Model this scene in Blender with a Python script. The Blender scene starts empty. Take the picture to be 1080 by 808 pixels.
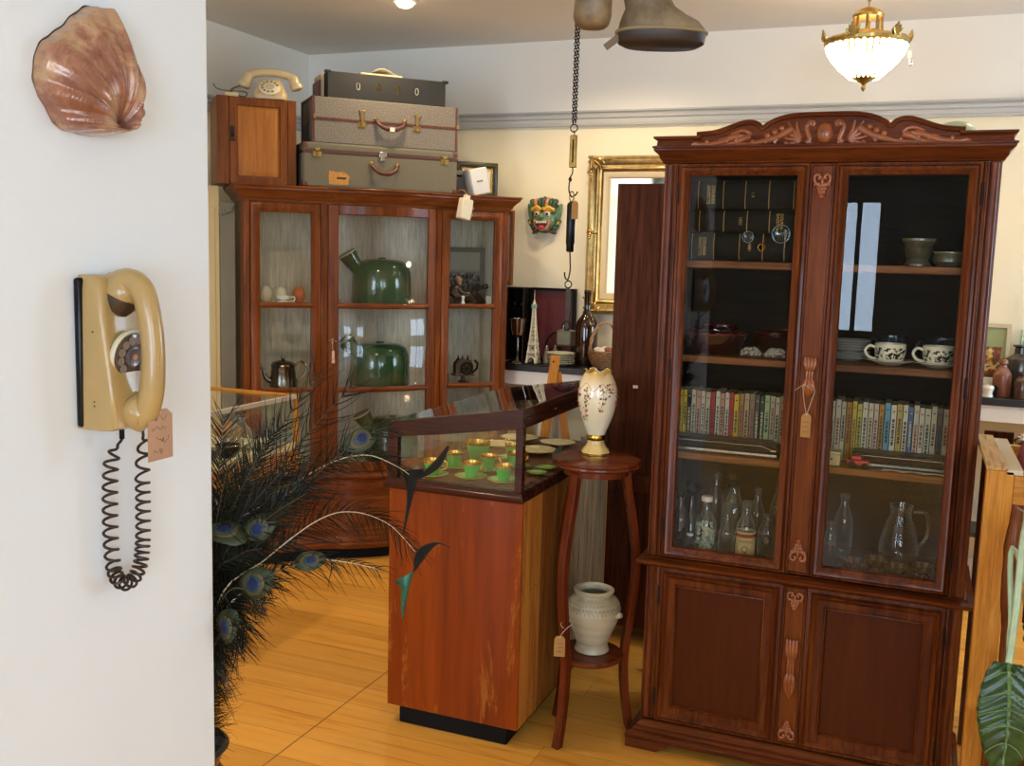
import bpy, bmesh, math, random
from mathutils import Vector, Matrix
random.seed(11)
SC = bpy.context.scene
COL = SC.collection
PI = math.pi
V = Vector

# ------------------------------------------------------------------ camera
F_PX = 1049.2
CAM = V((0.0, 0.0, 1.55))
YAW, PITCH, ROLL = math.radians(21.98), math.radians(7.282), math.radians(1.566)
_f = V((-math.sin(YAW) * math.cos(PITCH), math.cos(YAW) * math.cos(PITCH), -math.sin(PITCH)))
_r0 = V((math.cos(YAW), math.sin(YAW), 0))
_u0 = _r0.cross(_f)
_r = math.cos(ROLL) * _r0 + math.sin(ROLL) * _u0
_u = -math.sin(ROLL) * _r0 + math.cos(ROLL) * _u0
cam_d = bpy.data.cameras.new('camera')
cam_d.sensor_width = 36
cam_d.lens = F_PX / 1080 * 36
cam_d.clip_start = 0.02
cam = bpy.data.objects.new('camera', cam_d)
cam.matrix_world = Matrix(((_r.x, _u.x, -_f.x, CAM.x), (_r.y, _u.y, -_f.y, CAM.y), (_r.z, _u.z, -_f.z, CAM.z), (0, 0, 0, 1)))
COL.objects.link(cam)
SC.camera = cam


def ray(px, py):
    return _r * ((px - 540) / F_PX) - _u * ((py - 404) / F_PX) + _f


def at(px, py, x=None, y=None, z=None, t=None):
    """point of the room seen at a pixel, on a plane of the room"""
    d = ray(px, py)
    if t is None:
        t = (x - CAM.x) / d.x if x is not None else (y - CAM.y) / d.y if y is not None else (z - CAM.z) / d.z
    return CAM + d * t


# ------------------------------------------------------------------ mesh builder
class MB:
    def __init__(s):
        s.v, s.f, s.mi, s.cur = [], [], [], 0

    def add(s, vs, fs, m=None):
        b = len(s.v)
        s.v += [tuple(p) for p in vs]
        s.f += [tuple(i + b for i in f) for f in fs]
        s.mi += [s.cur if m is None else m] * len(fs)
        return s

    def box(s, x0, x1, y0, y1, z0, z1, M=None, m=None):
        vs = [V((x, y, z)) for x in (x0, x1) for y in (y0, y1) for z in (z0, z1)]
        if M is not None:
            vs = [M @ p for p in vs]
        return s.add(vs, [(0, 1, 3, 2), (4, 6, 7, 5), (0, 4, 5, 1), (2, 3, 7, 6), (0, 2, 6, 4), (1, 5, 7, 3)], m)

    def loft(s, rings, closed=True, cap0=True, cap1=True, m=None, loop=False):
        n = len(rings[0])
        vs = [p for r in rings for p in r]
        fs = []
        R = len(rings)
        for i in range(R if loop else R - 1):
            a, b = i * n, ((i + 1) % R) * n
            for j in range(n if closed else n - 1):
                k = (j + 1) % n
                fs.append((a + j, a + k, b + k, b + j))
        if not loop:
            if cap0:
                fs.append(tuple(range(n))[::-1])
            if cap1:
                fs.append(tuple(range((R - 1) * n, R * n)))
        return s.add(vs, fs, m)

    def lathe(s, prof, n=28, c=(0, 0, 0), M=None, m=None, cap=True, wob=None):
        rings = []
        for r, z in prof:
            ring = []
            for j in range(n):
                a = 2 * PI * j / n
                rr = max(r, 1e-5) * (wob(a, z) if wob else 1)
                p = V((rr * math.cos(a), rr * math.sin(a), z))
                ring.append((M @ p if M is not None else p) + V(c))
            rings.append(ring)
        return s.loft(rings, True, cap, cap, m)

    def tube(s, pts, r, n=8, closed=False, flat=1.0, m=None, up=None):
        pts = [V(p) for p in pts]
        N = len(pts)
        rs = r if isinstance(r, (list, tuple)) else [r] * N
        tans = []
        for i in range(N):
            a = pts[(i - 1) % N] if closed or i > 0 else pts[i]
            b = pts[(i + 1) % N] if closed or i < N - 1 else pts[i]
            t = b - a
            tans.append(t.normalized() if t.length > 1e-9 else V((0, 0, 1)))
        u = V(up) if up is not None else (V((0, 0, 1)) if abs(tans[0].z) < .9 else V((1, 0, 0)))
        rings = []
        for i in range(N):
            t = tans[i]
            if up is not None:
                u = V(up)
            u = u - t * u.dot(t)
            if u.length < 1e-6:
                u = t.orthogonal()
            u.normalize()
            w = t.cross(u)
            rings.append([pts[i] + (u * math.cos(2 * PI * j / n) * flat + w * math.sin(2 * PI * j / n)) * rs[i] for j in range(n)])
        return s.loft(rings, True, True, True, m, loop=closed)

    def sphere(s, c, r, n=14, m=None, M=None):
        rx, ry, rz = r if isinstance(r, (list, tuple)) else (r, r, r)
        rings = []
        k = max(6, n // 2 + 1)
        for i in range(k + 1):
            a = -PI / 2 + PI * i / k
            ca = max(math.cos(a), 1e-4)
            ring = []
            for j in range(n):
                p = V((rx * ca * math.cos(2 * PI * j / n), ry * ca * math.sin(2 * PI * j / n), rz * math.sin(a)))
                ring.append((M @ p if M is not None else p) + V(c))
            rings.append(ring)
        return s.loft(rings, True, True, True, m)

    def prism(s, poly, a, b, plane='xz', M=None, m=None):
        """polygon extruded along the third axis from a to b"""
        def P(p, d):
            q = {'xz': V((p[0], d, p[1])), 'xy': V((p[0], p[1], d)), 'yz': V((d, p[0], p[1]))}[plane]
            return M @ q if M is not None else q
        return s.loft([[P(p, a) for p in poly], [P(p, b) for p in poly]], m=m)

    def frame(s, x0, x1, z0, z1, prof, M=None, m=None, close=True):
        """moulded rectangle in the xz plane; profile of (inset, y)"""
        rings = []
        for d, y in prof:
            ring = [V((x0 + d, y, z0 + d)), V((x1 - d, y, z0 + d)), V((x1 - d, y, z1 - d)), V((x0 + d, y, z1 - d))]
            rings.append([M @ p for p in ring] if M is not None else ring)
        return s.loft(rings, True, False, False, m, loop=close)

    def sweep(s, path, prof, closed=False, m=None):
        """profile of (out, z) swept with mitres along an xy path; out is to the right of the way"""
        P = [V((p[0], p[1], 0)) for p in path]
        N = len(P)
        rings = []
        for i in range(N):
            d0 = (P[i] - P[i - 1]).normalized() if (i > 0 or closed) else None
            d1 = (P[(i + 1) % N] - P[i]).normalized() if (i < N - 1 or closed) else None
            d0 = d0 or d1
            d1 = d1 or d0
            n0, n1 = V((d0.y, -d0.x, 0)), V((d1.y, -d1.x, 0))
            b = (n0 + n1)
            b = b / max(b.length_squared / 2, .2)
            rings.append([P[i] + b * o + V((0, 0, z)) for o, z in prof])
        return s.loft(rings, True, True, True, m, loop=closed)

    def surf(s, fn, nu, nv, m=None, thick=None):
        vs = [fn(i / nu, j / nv) for i in range(nu + 1) for j in range(nv + 1)]
        fs = [(i * (nv + 1) + j, (i + 1) * (nv + 1) + j, (i + 1) * (nv + 1) + j + 1, i * (nv + 1) + j + 1) for i in range(nu) for j in range(nv)]
        return s.add(vs, fs, m)

    def obj(s, name, mats, parent=None, smooth=True, ang=38, bevel=0, seg=2, loc=None, solid=0, sub=0):
        me = bpy.data.meshes.new(name)
        me.from_pydata(s.v, [], s.f)
        mats = mats if isinstance(mats, (list, tuple)) else [mats]
        for q in mats:
            me.materials.append(q)
        bm = bmesh.new()
        bm.from_mesh(me)
        for f, k in zip(bm.faces, s.mi):
            f.material_index = k
            f.smooth = smooth
        bmesh.ops.recalc_face_normals(bm, faces=bm.faces)
        bm.to_mesh(me)
        bm.free()
        if smooth:
            me.set_sharp_from_angle(angle=math.radians(ang))
        o = bpy.data.objects.new(name, me)
        COL.objects.link(o)
        if parent is not None:
            o.parent = parent
        if loc is not None:
            o.location = loc
        if solid:
            md = o.modifiers.new('solid', 'SOLIDIFY')
            md.thickness = solid
            md.offset = 0
        if bevel:
            md = o.modifiers.new('bevel', 'BEVEL')
            md.width = bevel
            md.segments = seg
            md.limit_method = 'ANGLE'
            md.angle_limit = math.radians(40)
        if sub:
            md = o.modifiers.new('sub', 'SUBSURF')
            md.levels = md.render_levels = sub
        return o


def tag(o, label=None, cat=None, group=None, kind=None):
    for k, v in (('label', label), ('category', cat), ('group', group), ('kind', kind)):
        if v:
            o[k] = v
    return o


def T(name, label, cat, loc=(0, 0, 0), rz=0, group=None):
    o = bpy.data.objects.new(name, None)
    o.empty_display_size = .05
    COL.objects.link(o)
    o.location = loc
    o.rotation_euler = (0, 0, rz)
    return tag(o, label, cat, group)


KIDS = {}


def dup(root, loc=None, rz=None, label=None, group=None):
    """copy of a thing with its parts and sub-parts"""
    def cp(o, par):
        c = o.copy()
        COL.objects.link(c)
        if par is not None:
            c.parent = par
        for ch in [q for q in list(COL.objects) if q.parent == o]:
            cp(ch, c)
        return c
    r = cp(root, None)
    if loc is not None:
        r.location = loc
    if rz is not None:
        r.rotation_euler = (0, 0, rz)
    if label:
        r['label'] = label
    if group:
        r['group'] = group
    return r


def bez(p0, p1, p2, p3, n=12):
    p0, p1, p2, p3 = V(p0), V(p1), V(p2), V(p3)
    return [p0 * (1 - t) ** 3 + p1 * 3 * t * (1 - t) ** 2 + p2 * 3 * t * t * (1 - t) + p3 * t ** 3 for t in [i / n for i in range(n + 1)]]


def spline(pts, n=6):
    """Catmull-Rom through points"""
    P = [V(p) for p in pts]
    out = []
    for i in range(len(P) - 1):
        a, b, c, d = P[max(i - 1, 0)], P[i], P[i + 1], P[min(i + 2, len(P) - 1)]
        for k in range(n):
            t = k / n
            out.append(.5 * ((2 * b) + (c - a) * t + (2 * a - 5 * b + 4 * c - d) * t * t + (3 * b - a - 3 * c + d) * t ** 3))
    out.append(P[-1])
    return out


def text(name, body, size, mat, parent, M, ext=.0004):
    cu = bpy.data.curves.new(name, 'FONT')
    cu.body = body
    cu.size = size
    cu.extrude = ext
    cu.align_x = 'CENTER'
    cu.align_y = 'CENTER'
    cu.resolution_u = 3
    tmp = bpy.data.objects.new(name + '_curve', cu)
    COL.objects.link(tmp)
    dg = bpy.context.evaluated_depsgraph_get()
    me = bpy.data.meshes.new_from_object(tmp.evaluated_get(dg))
    bpy.data.objects.remove(tmp)
    me.materials.clear()
    me.materials.append(mat)
    o = bpy.data.objects.new(name, me)
    COL.objects.link(o)
    o.parent = parent
    o.matrix_local = M
    return o


def RX(a):
    return Matrix.Rotation(a, 4, 'X')


def RY(a):
    return Matrix.Rotation(a, 4, 'Y')


def RZ(a):
    return Matrix.Rotation(a, 4, 'Z')


def TR(*p):
    return Matrix.Translation(V(p if len(p) == 3 else p[0]))
# ------------------------------------------------------------------ materials
def lin(h):
    if isinstance(h, str):
        h = h.lstrip('#')
        c = [int(h[i:i + 2], 16) / 255 for i in (0, 2, 4)]
    else:
        c = [q / 255 for q in h]
    return [q / 12.92 if q <= .04045 else ((q + .055) / 1.055) ** 2.4 for q in c] + [1]


class N:
    def __init__(s, name):
        s.m = bpy.data.materials.new(name)
        s.m.use_nodes = True
        s.t = s.m.node_tree
        s.b = s.t.nodes['Principled BSDF']
        s.out = s.t.nodes['Material Output']

    def n(s, kind, **k):
        q = s.t.nodes.new('ShaderNode' + kind)
        for a, v in k.items():
            if a in q.inputs.keys():
                q.inputs[a].default_value = v
            else:
                setattr(q, a, v)
        return q

    def l(s, a, b):
        s.t.links.new(a, b)

    def coords(s, scale=(1, 1, 1), rot=(0, 0, 0), kind='Object'):
        tc = s.n('TexCoord')
        mp = s.n('Mapping')
        mp.inputs['Scale'].default_value = scale
        mp.inputs['Rotation'].default_value = rot
        s.l(tc.outputs[kind], mp.inputs['Vector'])
        return mp.outputs['Vector']

    def noise(s, vec, scale, detail=4, rough=.55, dist=0):
        q = s.n('TexNoise')
        q.inputs['Scale'].default_value = scale
        q.inputs['Detail'].default_value = detail
        q.inputs['Roughness'].default_value = rough
        q.inputs['Distortion'].default_value = dist
        s.l(vec, q.inputs['Vector'])
        return q.outputs['Fac']

    def ramp(s, fac, stops, mode='LINEAR'):
        q = s.n('ValToRGB')
        cr = q.color_ramp
        cr.interpolation = mode
        while len(cr.elements) < len(stops):
            cr.elements.new(.5)
        for e, (p, c) in zip(cr.elements, stops):
            e.position = p
            e.color = c if len(c) == 4 else list(c) + [1]
        s.l(fac, q.inputs['Fac'])
        return q.outputs['Color']

    def mix(s, fac, a, b, mode='MIX'):
        q = s.n('Mix', data_type='RGBA', blend_type=mode)
        for sock, val in ((q.inputs[0], fac), (q.inputs[6], a), (q.inputs[7], b)):
            if hasattr(val, 'is_linked') or hasattr(val, 'links'):
                s.l(val, sock)
            else:
                sock.default_value = val
        return q.outputs[2]

    def bump(s, fac, strength=.2, dist=.002):
        q = s.n('Bump')
        q.inputs['Strength'].default_value = strength
        q.inputs['Distance'].default_value = dist
        s.l(fac, q.inputs['Height'])
        s.l(q.outputs['Normal'], s.b.inputs['Normal'])

    def set(s, **k):
        for a, v in k.items():
            s.b.inputs[a.replace('_', ' ')].default_value = v
        return s


def plain(name, col, rough=.5, metal=0, var=.0, vscale=20, bump=0, bscale=60, coat=0, **k):
    q = N(name)
    c = lin(col)
    q.b.inputs['Base Color'].default_value = c
    q.set(Roughness=rough, Metallic=metal)
    if coat:
        q.b.inputs['Coat Weight'].default_value = coat
        q.b.inputs['Coat Roughness'].default_value = .08
    v = q.coords()
    f = q.noise(v, vscale, 5)
    if var:
        d = [x * (1 - var) for x in c[:3]] + [1]
        e = [min(1, x * (1 + var)) for x in c[:3]] + [1]
        q.l(q.ramp(f, [(.3, d), (.7, e)]), q.b.inputs['Base Color'])
    if bump:
        q.bump(q.noise(v, bscale, 3), bump)
    for a, x in k.items():
        q.b.inputs[a.replace('_', ' ')].default_value = x
    return q.m


def wood(name, cols, grain='z', scale=1.0, rough=.3, coat=.4, bump=.12, wear=None, fine=.5, knots=False):
    """long-grained timber; cols dark..light"""
    q = N(name)
    a, b = 1.4 * scale, 22 * scale
    sc = {'x': (a, b, b), 'y': (b, a, b), 'z': (b, b, a)}[grain]
    v = q.coords(sc)
    f1 = q.noise(v, 1.0, 5, .6, 1.2)
    f2 = q.noise(q.coords(tuple(x * 4 for x in sc)), 1.0, 3, .7, .3)
    st = [(.25 + .5 * i / (len(cols) - 1), lin(c)) for i, c in enumerate(cols)]
    col = q.ramp(f1, st)
    pores = q.ramp(f2, [(.35, (1 - fine, 1 - fine, 1 - fine)), (.55, (1, 1, 1))])
    col = q.mix(1.0, col, pores, 'MULTIPLY')
    if knots:
        vo = q.n('TexVoronoi')
        vo.inputs['Scale'].default_value = 1
        q.l(q.coords(tuple({'x': (1.3, 5, 5), 'y': (5, 1.3, 5), 'z': (5, 5, 1.3)}[grain])), vo.inputs['Vector'])
        kf = q.ramp(vo.outputs['Distance'], [(.03, (1, 1, 1)), (.09, (0, 0, 0))])
        col = q.mix(kf, col, lin(knots))
    if wear:
        wcol, amt = wear
        wf = q.ramp(q.noise(q.coords((16, 16, 3.2)), 1.0, 9, .75, .5), [(1 - amt, (0, 0, 0)), (1 - amt + .06, (1, 1, 1))])
        col = q.mix(wf, col, lin(wcol))
    q.l(col, q.b.inputs['Base Color'])
    rr = q.ramp(f2, [(.3, (rough * 1.25,) * 3), (.7, (rough * .85,) * 3)])
    q.l(rr, q.b.inputs['Roughness'])
    q.b.inputs['Specular IOR Level'].default_value = .14
    if coat:
        q.b.inputs['Coat Weight'].default_value = coat * .32
        q.b.inputs['Coat Roughness'].default_value = .1
    q.bump(f2, bump, .001)
    return q.m


def glass(name, tint=(1, 1, 1), base=.04, rough=0.0, dens=1.0, edge=0.0, edgecol=(.8, .8, .8)):
    """thin clear glass: what lies behind shows through, more mirror-like at a slant"""
    q = N(name)
    q.t.nodes.remove(q.b)
    lw = q.n('LayerWeight')
    lw.inputs['Blend'].default_value = .5
    p5 = q.n('Math', operation='POWER')
    q.l(lw.outputs['Facing'], p5.inputs[0])
    p5.inputs[1].default_value = 5
    ma = q.n('Math', operation='MULTIPLY_ADD')
    q.l(p5.outputs[0], ma.inputs[0])
    ma.inputs[1].default_value = 1 - base
    ma.inputs[2].default_value = base
    tr = q.n('BsdfTransparent')
    tr.inputs['Color'].default_value = list(tint) + [1]
    gl = q.n('BsdfGlossy')
    gl.inputs['Roughness'].default_value = rough
    gl.inputs['Color'].default_value = (1, 1, 1, 1)
    if edge:
        df = q.n('BsdfDiffuse')
        df.inputs['Color'].default_value = list(edgecol) + [1]
        p2 = q.n('Math', operation='POWER')
        q.l(lw.outputs['Facing'], p2.inputs[0])
        p2.inputs[1].default_value = 2.2
        e2 = q.n('Math', operation='MULTIPLY')
        q.l(p2.outputs[0], e2.inputs[0])
        e2.inputs[1].default_value = edge
        m0 = q.n('MixShader')
        q.l(e2.outputs[0], m0.inputs[0])
        q.l(tr.outputs[0], m0.inputs[1])
        q.l(df.outputs[0], m0.inputs[2])
        src = m0.outputs[0]
    else:
        src = tr.outputs[0]
    mx = q.n('MixShader')
    q.l(ma.outputs[0], mx.inputs[0])
    q.l(src, mx.inputs[1])
    q.l(gl.outputs[0], mx.inputs[2])
    q.l(mx.outputs[0], q.out.inputs['Surface'])
    return q.m


def glow(name, col, strength):
    q = N(name)
    q.b.inputs['Base Color'].default_value = lin(col)
    q.b.inputs['Emission Color'].default_value = lin(col)
    q.b.inputs['Emission Strength'].default_value = strength
    return q.m


MAHOG = wood('dark_mahogany', ['#3a1606', '#5f2b0f', '#7d431a'], 'z', 1.2, .3, .35, fine=.4)
MAHOG_X = wood('dark_mahogany_across', ['#3a1606', '#5f2b0f', '#7d431a'], 'x', 1.2, .3, .35, fine=.4)
MAHOG_PANEL = wood('mahogany_panel', ['#431a01', '#4c1f01', '#532302'], 'z', .8, .5, 0, .04, fine=.12)
MAHOG_PIL = wood('mahogany_pilaster', ['#5a270a', '#753a10', '#864616'], 'z', 1.0, .36, .3, fine=.3)
CARVED = plain('carved_mahogany', '#8a4a22', .3, 0, .3, 30, .2, 90, coat=.3)
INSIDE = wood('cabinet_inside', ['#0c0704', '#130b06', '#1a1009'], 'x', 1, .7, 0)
SHELFW = wood('shelf_timber', ['#5c3517', '#7a4a22', '#8f5c2d'], 'x', 1, .4, .1)
REDWOOD = wood('red_cabinet_timber', ['#4e240d', '#743c18', '#8c4f26'], 'z', 1.2, .28, .4, fine=.3)
REDWOOD_X = wood('red_cabinet_timber_across', ['#4e240d', '#743c18', '#8c4f26'], 'x', 1.2, .28, .4, fine=.3)
CASE_DARK = wood('display_case_timber', ['#260e07', '#3a190d', '#4a2114'], 'x', 1, .26, .35, fine=.25)
CASE_DARK_Y = wood('display_case_timber_side', ['#260e07', '#3a190d', '#4a2114'], 'y', 1, .26, .35, fine=.25)
CASE_FRONT = wood('worn_red_varnish', ['#6c2705', '#7e3307', '#90400c'], 'z', .35, .33, .25, .08, wear=('#96551a', .42), fine=.2)
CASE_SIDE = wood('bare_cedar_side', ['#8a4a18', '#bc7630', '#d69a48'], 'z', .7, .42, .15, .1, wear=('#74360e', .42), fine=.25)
STANDW = wood('plant_stand_timber', ['#481a09', '#652a11', '#76371a'], 'z', 1, .25, .45, fine=.3)
STANDTOP = wood('plant_stand_top_timber', ['#4a1c0c', '#682d14', '#7a3d1e'], 'x', 1, .2, .5, fine=.3)
BOXW = wood('oak_box_timber', ['#55290f', '#75401b', '#885024'], 'z', 1, .35, .25, fine=.3)
BOXPANEL = wood('oak_box_panel', ['#8e4f20', '#a96a30', '#b97c40'], 'z', .8, .35, .25, fine=.2)
PINE = wood('pine', ['#b06a20', '#c98531', '#d59643'], 'z', 1.5, .35, .25, fine=.3)
PINE_X = wood('pine_across', ['#b06a20', '#c98531', '#d59643'], 'x', 1.5, .35, .25, fine=.3)
PINE_Y = wood('pine_along', ['#a8793f', '#c79a5c', '#d6ae74'], 'y', .7, .4, .15)
DARKPLANK = wood('dark_plank', ['#3a1a08', '#52270d', '#623214'], 'z', .7, .6, .0)
CASE_SIDE_SHADED = wood('shaded_stained_cedar', ['#6b3614', '#8e5524', '#a56c36'], 'z', .7, .42, .15, .1, wear=('#5e2a0b', .42), fine=.25)  # darker copy of the stained side, shade put into its colour
SIDE_DAYLIT = wood('daylit_grey_side', ['#6b5a42', '#857053', '#9b8766'], 'z', .8, .6, 0)  # greyer copy of the same side, cool daylight put into its colour
CHAIRW = wood('chair_timber', ['#4a230d', '#6e3a18', '#82491f'], 'z', 1, .3, .3)
BLACKTOP = plain('black_shelf', '#15120f', .35)
BLACK = plain('black_paint', '#0a0908', .6, Specular_IOR_Level=.15)
BLACKGLOSS = plain('black_gloss', '#08080a', .3, coat=.1, Specular_IOR_Level=.2)
IRON = plain('dark_iron', '#2a241f', .5, .8, .3)
STEEL = plain('steel', '#b9b6ae', .25, 1)
SILVER = plain('tarnished_silver', '#8d877b', .22, 1, .25, 12)
BRASS = plain('brass', '#ab9258', .32, 1, .2, 30)
OLDBRASS = plain('old_brass', '#8f7340', .38, 1, .3, 40)
GOLD = plain('gilt', '#c99a3d', .25, 1)
GILT = plain('gilt_frame', '#bb9c60', .28, .9, .3, 25, .2, 80)
PALEGILT = plain('pale_gilt_slip', '#d3b98a', .4, .4)
WALLP = plain('white_wall_paint', '#e0e7ea', .85, 0, .02, 3, .06, 220)
CREAMP = N('two_tone_wall_paint')
_tc = CREAMP.n('TexCoord')
_sp = CREAMP.n('SeparateXYZ')
CREAMP.l(_tc.outputs['Object'], _sp.inputs[0])
_mr = CREAMP.n('MapRange')
_mr.inputs['From Min'].default_value = 2.30
_mr.inputs['From Max'].default_value = 2.305
CREAMP.l(_sp.outputs[2], _mr.inputs['Value'])
CREAMP.l(CREAMP.ramp(_mr.outputs[0], [(0, lin('#efe3c2')), (1, lin('#ece7da'))]), CREAMP.b.inputs['Base Color'])
CREAMP.set(Roughness=.85)
CREAMP = CREAMP.m
CEILP = plain('ceiling_paint', '#e6e1d8', .9, 0, .02, 2)
RAILP = plain('grey_rail_paint', '#bcbbb5', .6)
GREYWALL = plain('grey_wall_paint', '#6e6e6a', .85)
WHITEP = plain('white_paint', '#e9e7e0', .5)
CERAM = plain('white_ceramic', '#ebe6d8', .15, coat=.5)
TAN = plain('tan_telephone_plastic', '#ad905a', .28, 0, .06, 15, coat=.3)
CREAMTEL = plain('cream_telephone_plastic', '#c9b183', .25, coat=.3)
DARKPL = plain('dark_brown_plastic', '#3a2a1f', .35)
CORDM = plain('brown_cord', '#2b1a14', .4)
CARD = plain('brown_card_tag', '#a5793f', .8, 0, .08, 40)
CARDPINK = plain('pinkish_card_tag', '#a68163', .8, 0, .08, 40)
PAPER = plain('paper', '#e6dfc8', .8)
INK = plain('dark_ink', '#3b2a1d', .8)
STRING = plain('string', '#cdbf9f', .8)
LEATHER = plain('brown_leather', '#5a2b1c', .4, 0, .2, 60, .2, 150)
GLASS = glass('window_glass', (.97, .985, .975))
CABGLASS = glass('cabinet_glass', (.96, .97, .95), base=.02)
CURVEGLASS = glass('curved_glass', (.97, .98, .97), base=.035)
BOTTLEG = glass('bottle_glass', (.88, .92, .88), .06, 0, 1, .8, (.55, .6, .56))
GREENB = glass('greenish_bottle_glass', (.62, .74, .62), .06, 0, 1, .8, (.34, .43, .34))
BROWNB = plain('brown_bottle_glass', '#1c0f06', .08, coat=.6)
REDGLASS = plain('ruby_glass', '#2a0504', .08, coat=.7)
CRYSTAL = glass('crystal', (.85, .85, .83), .2, .03, 1, .6, (.8, .8, .76))
GREENC = plain('green_cup_glaze', '#35a63c', .12, coat=.5)
GREENS = plain('green_saucer_glaze', '#5da83a', .15, coat=.5)
JUGG = plain('dark_green_enamel', '#264a2b', .12, 0, .15, 5, coat=.6)
SHELLM = None
SKY = 9.5
WARM = (1.0, .78, .50)
LAMPS = [(-2.33, 4.284, 32), (-1.45, 4.6, 30), (-2.0, 2.4, 45), (.55, 3.95, 20), (1.3, 4.6, 8)]  # third entry is an added unseen lamp brightening the left floor
CHX, CHY, CHW = -.264, 4.35, 12
EXPO = 0.22
# ------------------------------------------------------------------ the room
XL, XR, YB, YF, ZC = -3.525, 2.5, 5.3, -3.2, 2.724


def struct(o):
    o['kind'] = 'structure'
    return o


def floor_mat():
    q = N('pine_boards')
    v = q.coords((1, 1, 1))
    br = q.n('TexBrick')
    br.offset = .37
    for k, x in (('Scale', 1.0), ('Mortar Size', .0009), ('Mortar Smooth', .3), ('Brick Width', 2.7), ('Row Height', .135), ('Bias', 0.0)):
        br.inputs[k].default_value = x
    br.inputs['Color1'].default_value = (.0, .0, .0, 1)
    br.inputs['Color2'].default_value = (1, 1, 1, 1)
    br.inputs['Mortar'].default_value = (.5, .5, .5, 1)
    q.l(v, br.inputs['Vector'])
    # shift the grain board by board
    sep = q.n('SeparateColor')
    q.l(br.outputs['Color'], sep.inputs[0])
    add = q.n('VectorMath', operation='MULTIPLY_ADD')
    q.l(br.outputs['Color'], add.inputs[0])
    add.inputs[1].default_value = (7, 3, 5)
    q.l(q.coords((1.0, 16, 16)), add.inputs[2])
    g = q.noise(add.outputs[0], 1.0, 6, .62, 1.6)
    col = q.ramp(g, [(.25, lin('#c98222')), (.45, lin('#eba944')), (.6, lin('#eeb04e')), (.8, lin('#f5be66'))])
    tone = q.ramp(sep.outputs[0], [(0, (.84, .82, .8)), (1, (1.08, 1.06, 1.04))])
    col = q.mix(1.0, col, tone, 'MULTIPLY')
    vo = q.n('TexVoronoi')
    vo.inputs['Scale'].default_value = 1
    q.l(q.coords((1.6, 4.2, 1)), vo.inputs['Vector'])
    kf = q.ramp(vo.outputs['Distance'], [(.035, (1, 1, 1)), (.085, (0, 0, 0))])
    col = q.mix(kf, col, lin('#5a3413'))
    mo = q.ramp(br.outputs['Fac'], [(.2, (0, 0, 0)), (.9, (1, 1, 1))])
    col = q.mix(mo, col, lin('#7a4c1a'))
    sx = q.n('SeparateXYZ')
    q.l(v, sx.inputs[0])
    ax = q.n('Math', operation='ADD')
    q.l(sx.outputs[0], ax.inputs[0])
    ax.inputs[1].default_value = 1.73
    ab = q.n('Math', operation='ABSOLUTE')
    q.l(ax.outputs[0], ab.inputs[0])
    seam = q.ramp(ab.outputs[0], [(.0015, (1, 1, 1)), (.003, (0, 0, 0))])
    col = q.mix(seam, col, lin('#6a3f14'))
    q.l(col, q.b.inputs['Base Color'])
    q.set(Roughness=.38)
    q.b.inputs['Coat Weight'].default_value = .25
    q.b.inputs['Coat Roughness'].default_value = .2
    q.bump(g, .08, .001)
    return q.m


struct(MB().box(XL - .1, XR + .1, YF - .1, YB + .1, -.1, 0).obj('floor', floor_mat(), smooth=False))
struct(MB().box(XL - .1, XR + .1, YF - .1, YB + .1, ZC, ZC + .1).obj('ceiling', CEILP, smooth=False))
struct(MB().box(XL - .1, XR + .1, YB, YB + .1, 0, ZC).obj('wall_back', CREAMP, smooth=False))
struct(MB().box(XL - .1, XL, YF, YB, 0, ZC).obj('wall_left', CREAMP, smooth=False))
struct(MB().box(-1.14, -1.04, .60, 1.2875, 0, ZC).obj('wall_divider', WALLP, bevel=.004))


def wall_with_holes(name, axis, c0, c1, a0, a1, holes, mat):
    m = MB()

    def bx(u0, u1, z0, z1):
        if u1 - u0 < 1e-4 or z1 - z0 < 1e-4:
            return
        if axis == 'y':
            m.box(u0, u1, c0, c1, z0, z1)
        else:
            m.box(c0, c1, u0, u1, z0, z1)
    u = a0
    for h0, h1, z0, z1 in sorted(holes):
        bx(u, h0, 0, ZC)
        bx(h0, h1, 0, z0)
        bx(h0, h1, z1, ZC)
        u = h1
    bx(u, a1, 0, ZC)
    return struct(m.obj(name, mat, smooth=False))


FH = [(-3.4, -1.8, .3, 2.6), (-.72, -.32, .95, 2.12), (.45, 2.3, .5, 2.45)]  # first opening is an added unseen window, brightening the left of the room
RH = [(-2.3, -1.1, 1.0, 2.3), (3.75, 4.95, 1.05, 2.35)]
wall_with_holes('wall_front', 'y', YF - .1, YF, XL - .1, XR + .1, FH, GREYWALL)
wall_with_holes('wall_right', 'x', XR, XR + .1, YF, YB, RH, CREAMP)
k = 0
for h0, h1, z0, z1 in FH:
    k += 1
    m = MB().frame(h0, h1, z0, z1, [(-.05, YF + .002), (-.05, YF + .03), (.03, YF + .03), (.03, YF - .05), (.0, YF - .05), (0, YF + .002)])
    m.box((h0 + h1) / 2 - .02, (h0 + h1) / 2 + .02, YF - .06, YF - .03, z0, z1)
    struct(m.obj('window_%d' % k, GREYWALL))
for h0, h1, z0, z1 in RH:
    k += 1
    M = TR(XR, 0, 0) @ RZ(PI / 2)
    m = MB().frame(h0, h1, z0, z1, [(-.05, .002), (-.05, .03), (.03, .03), (.03, -.05), (.0, -.05), (0, .002)], M)
    m.box((h0 + h1) / 2 - .02, (h0 + h1) / 2 + .02, -.05, -.02, z0, z1, M)
    struct(m.obj('window_%d' % k, WHITEP))

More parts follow.
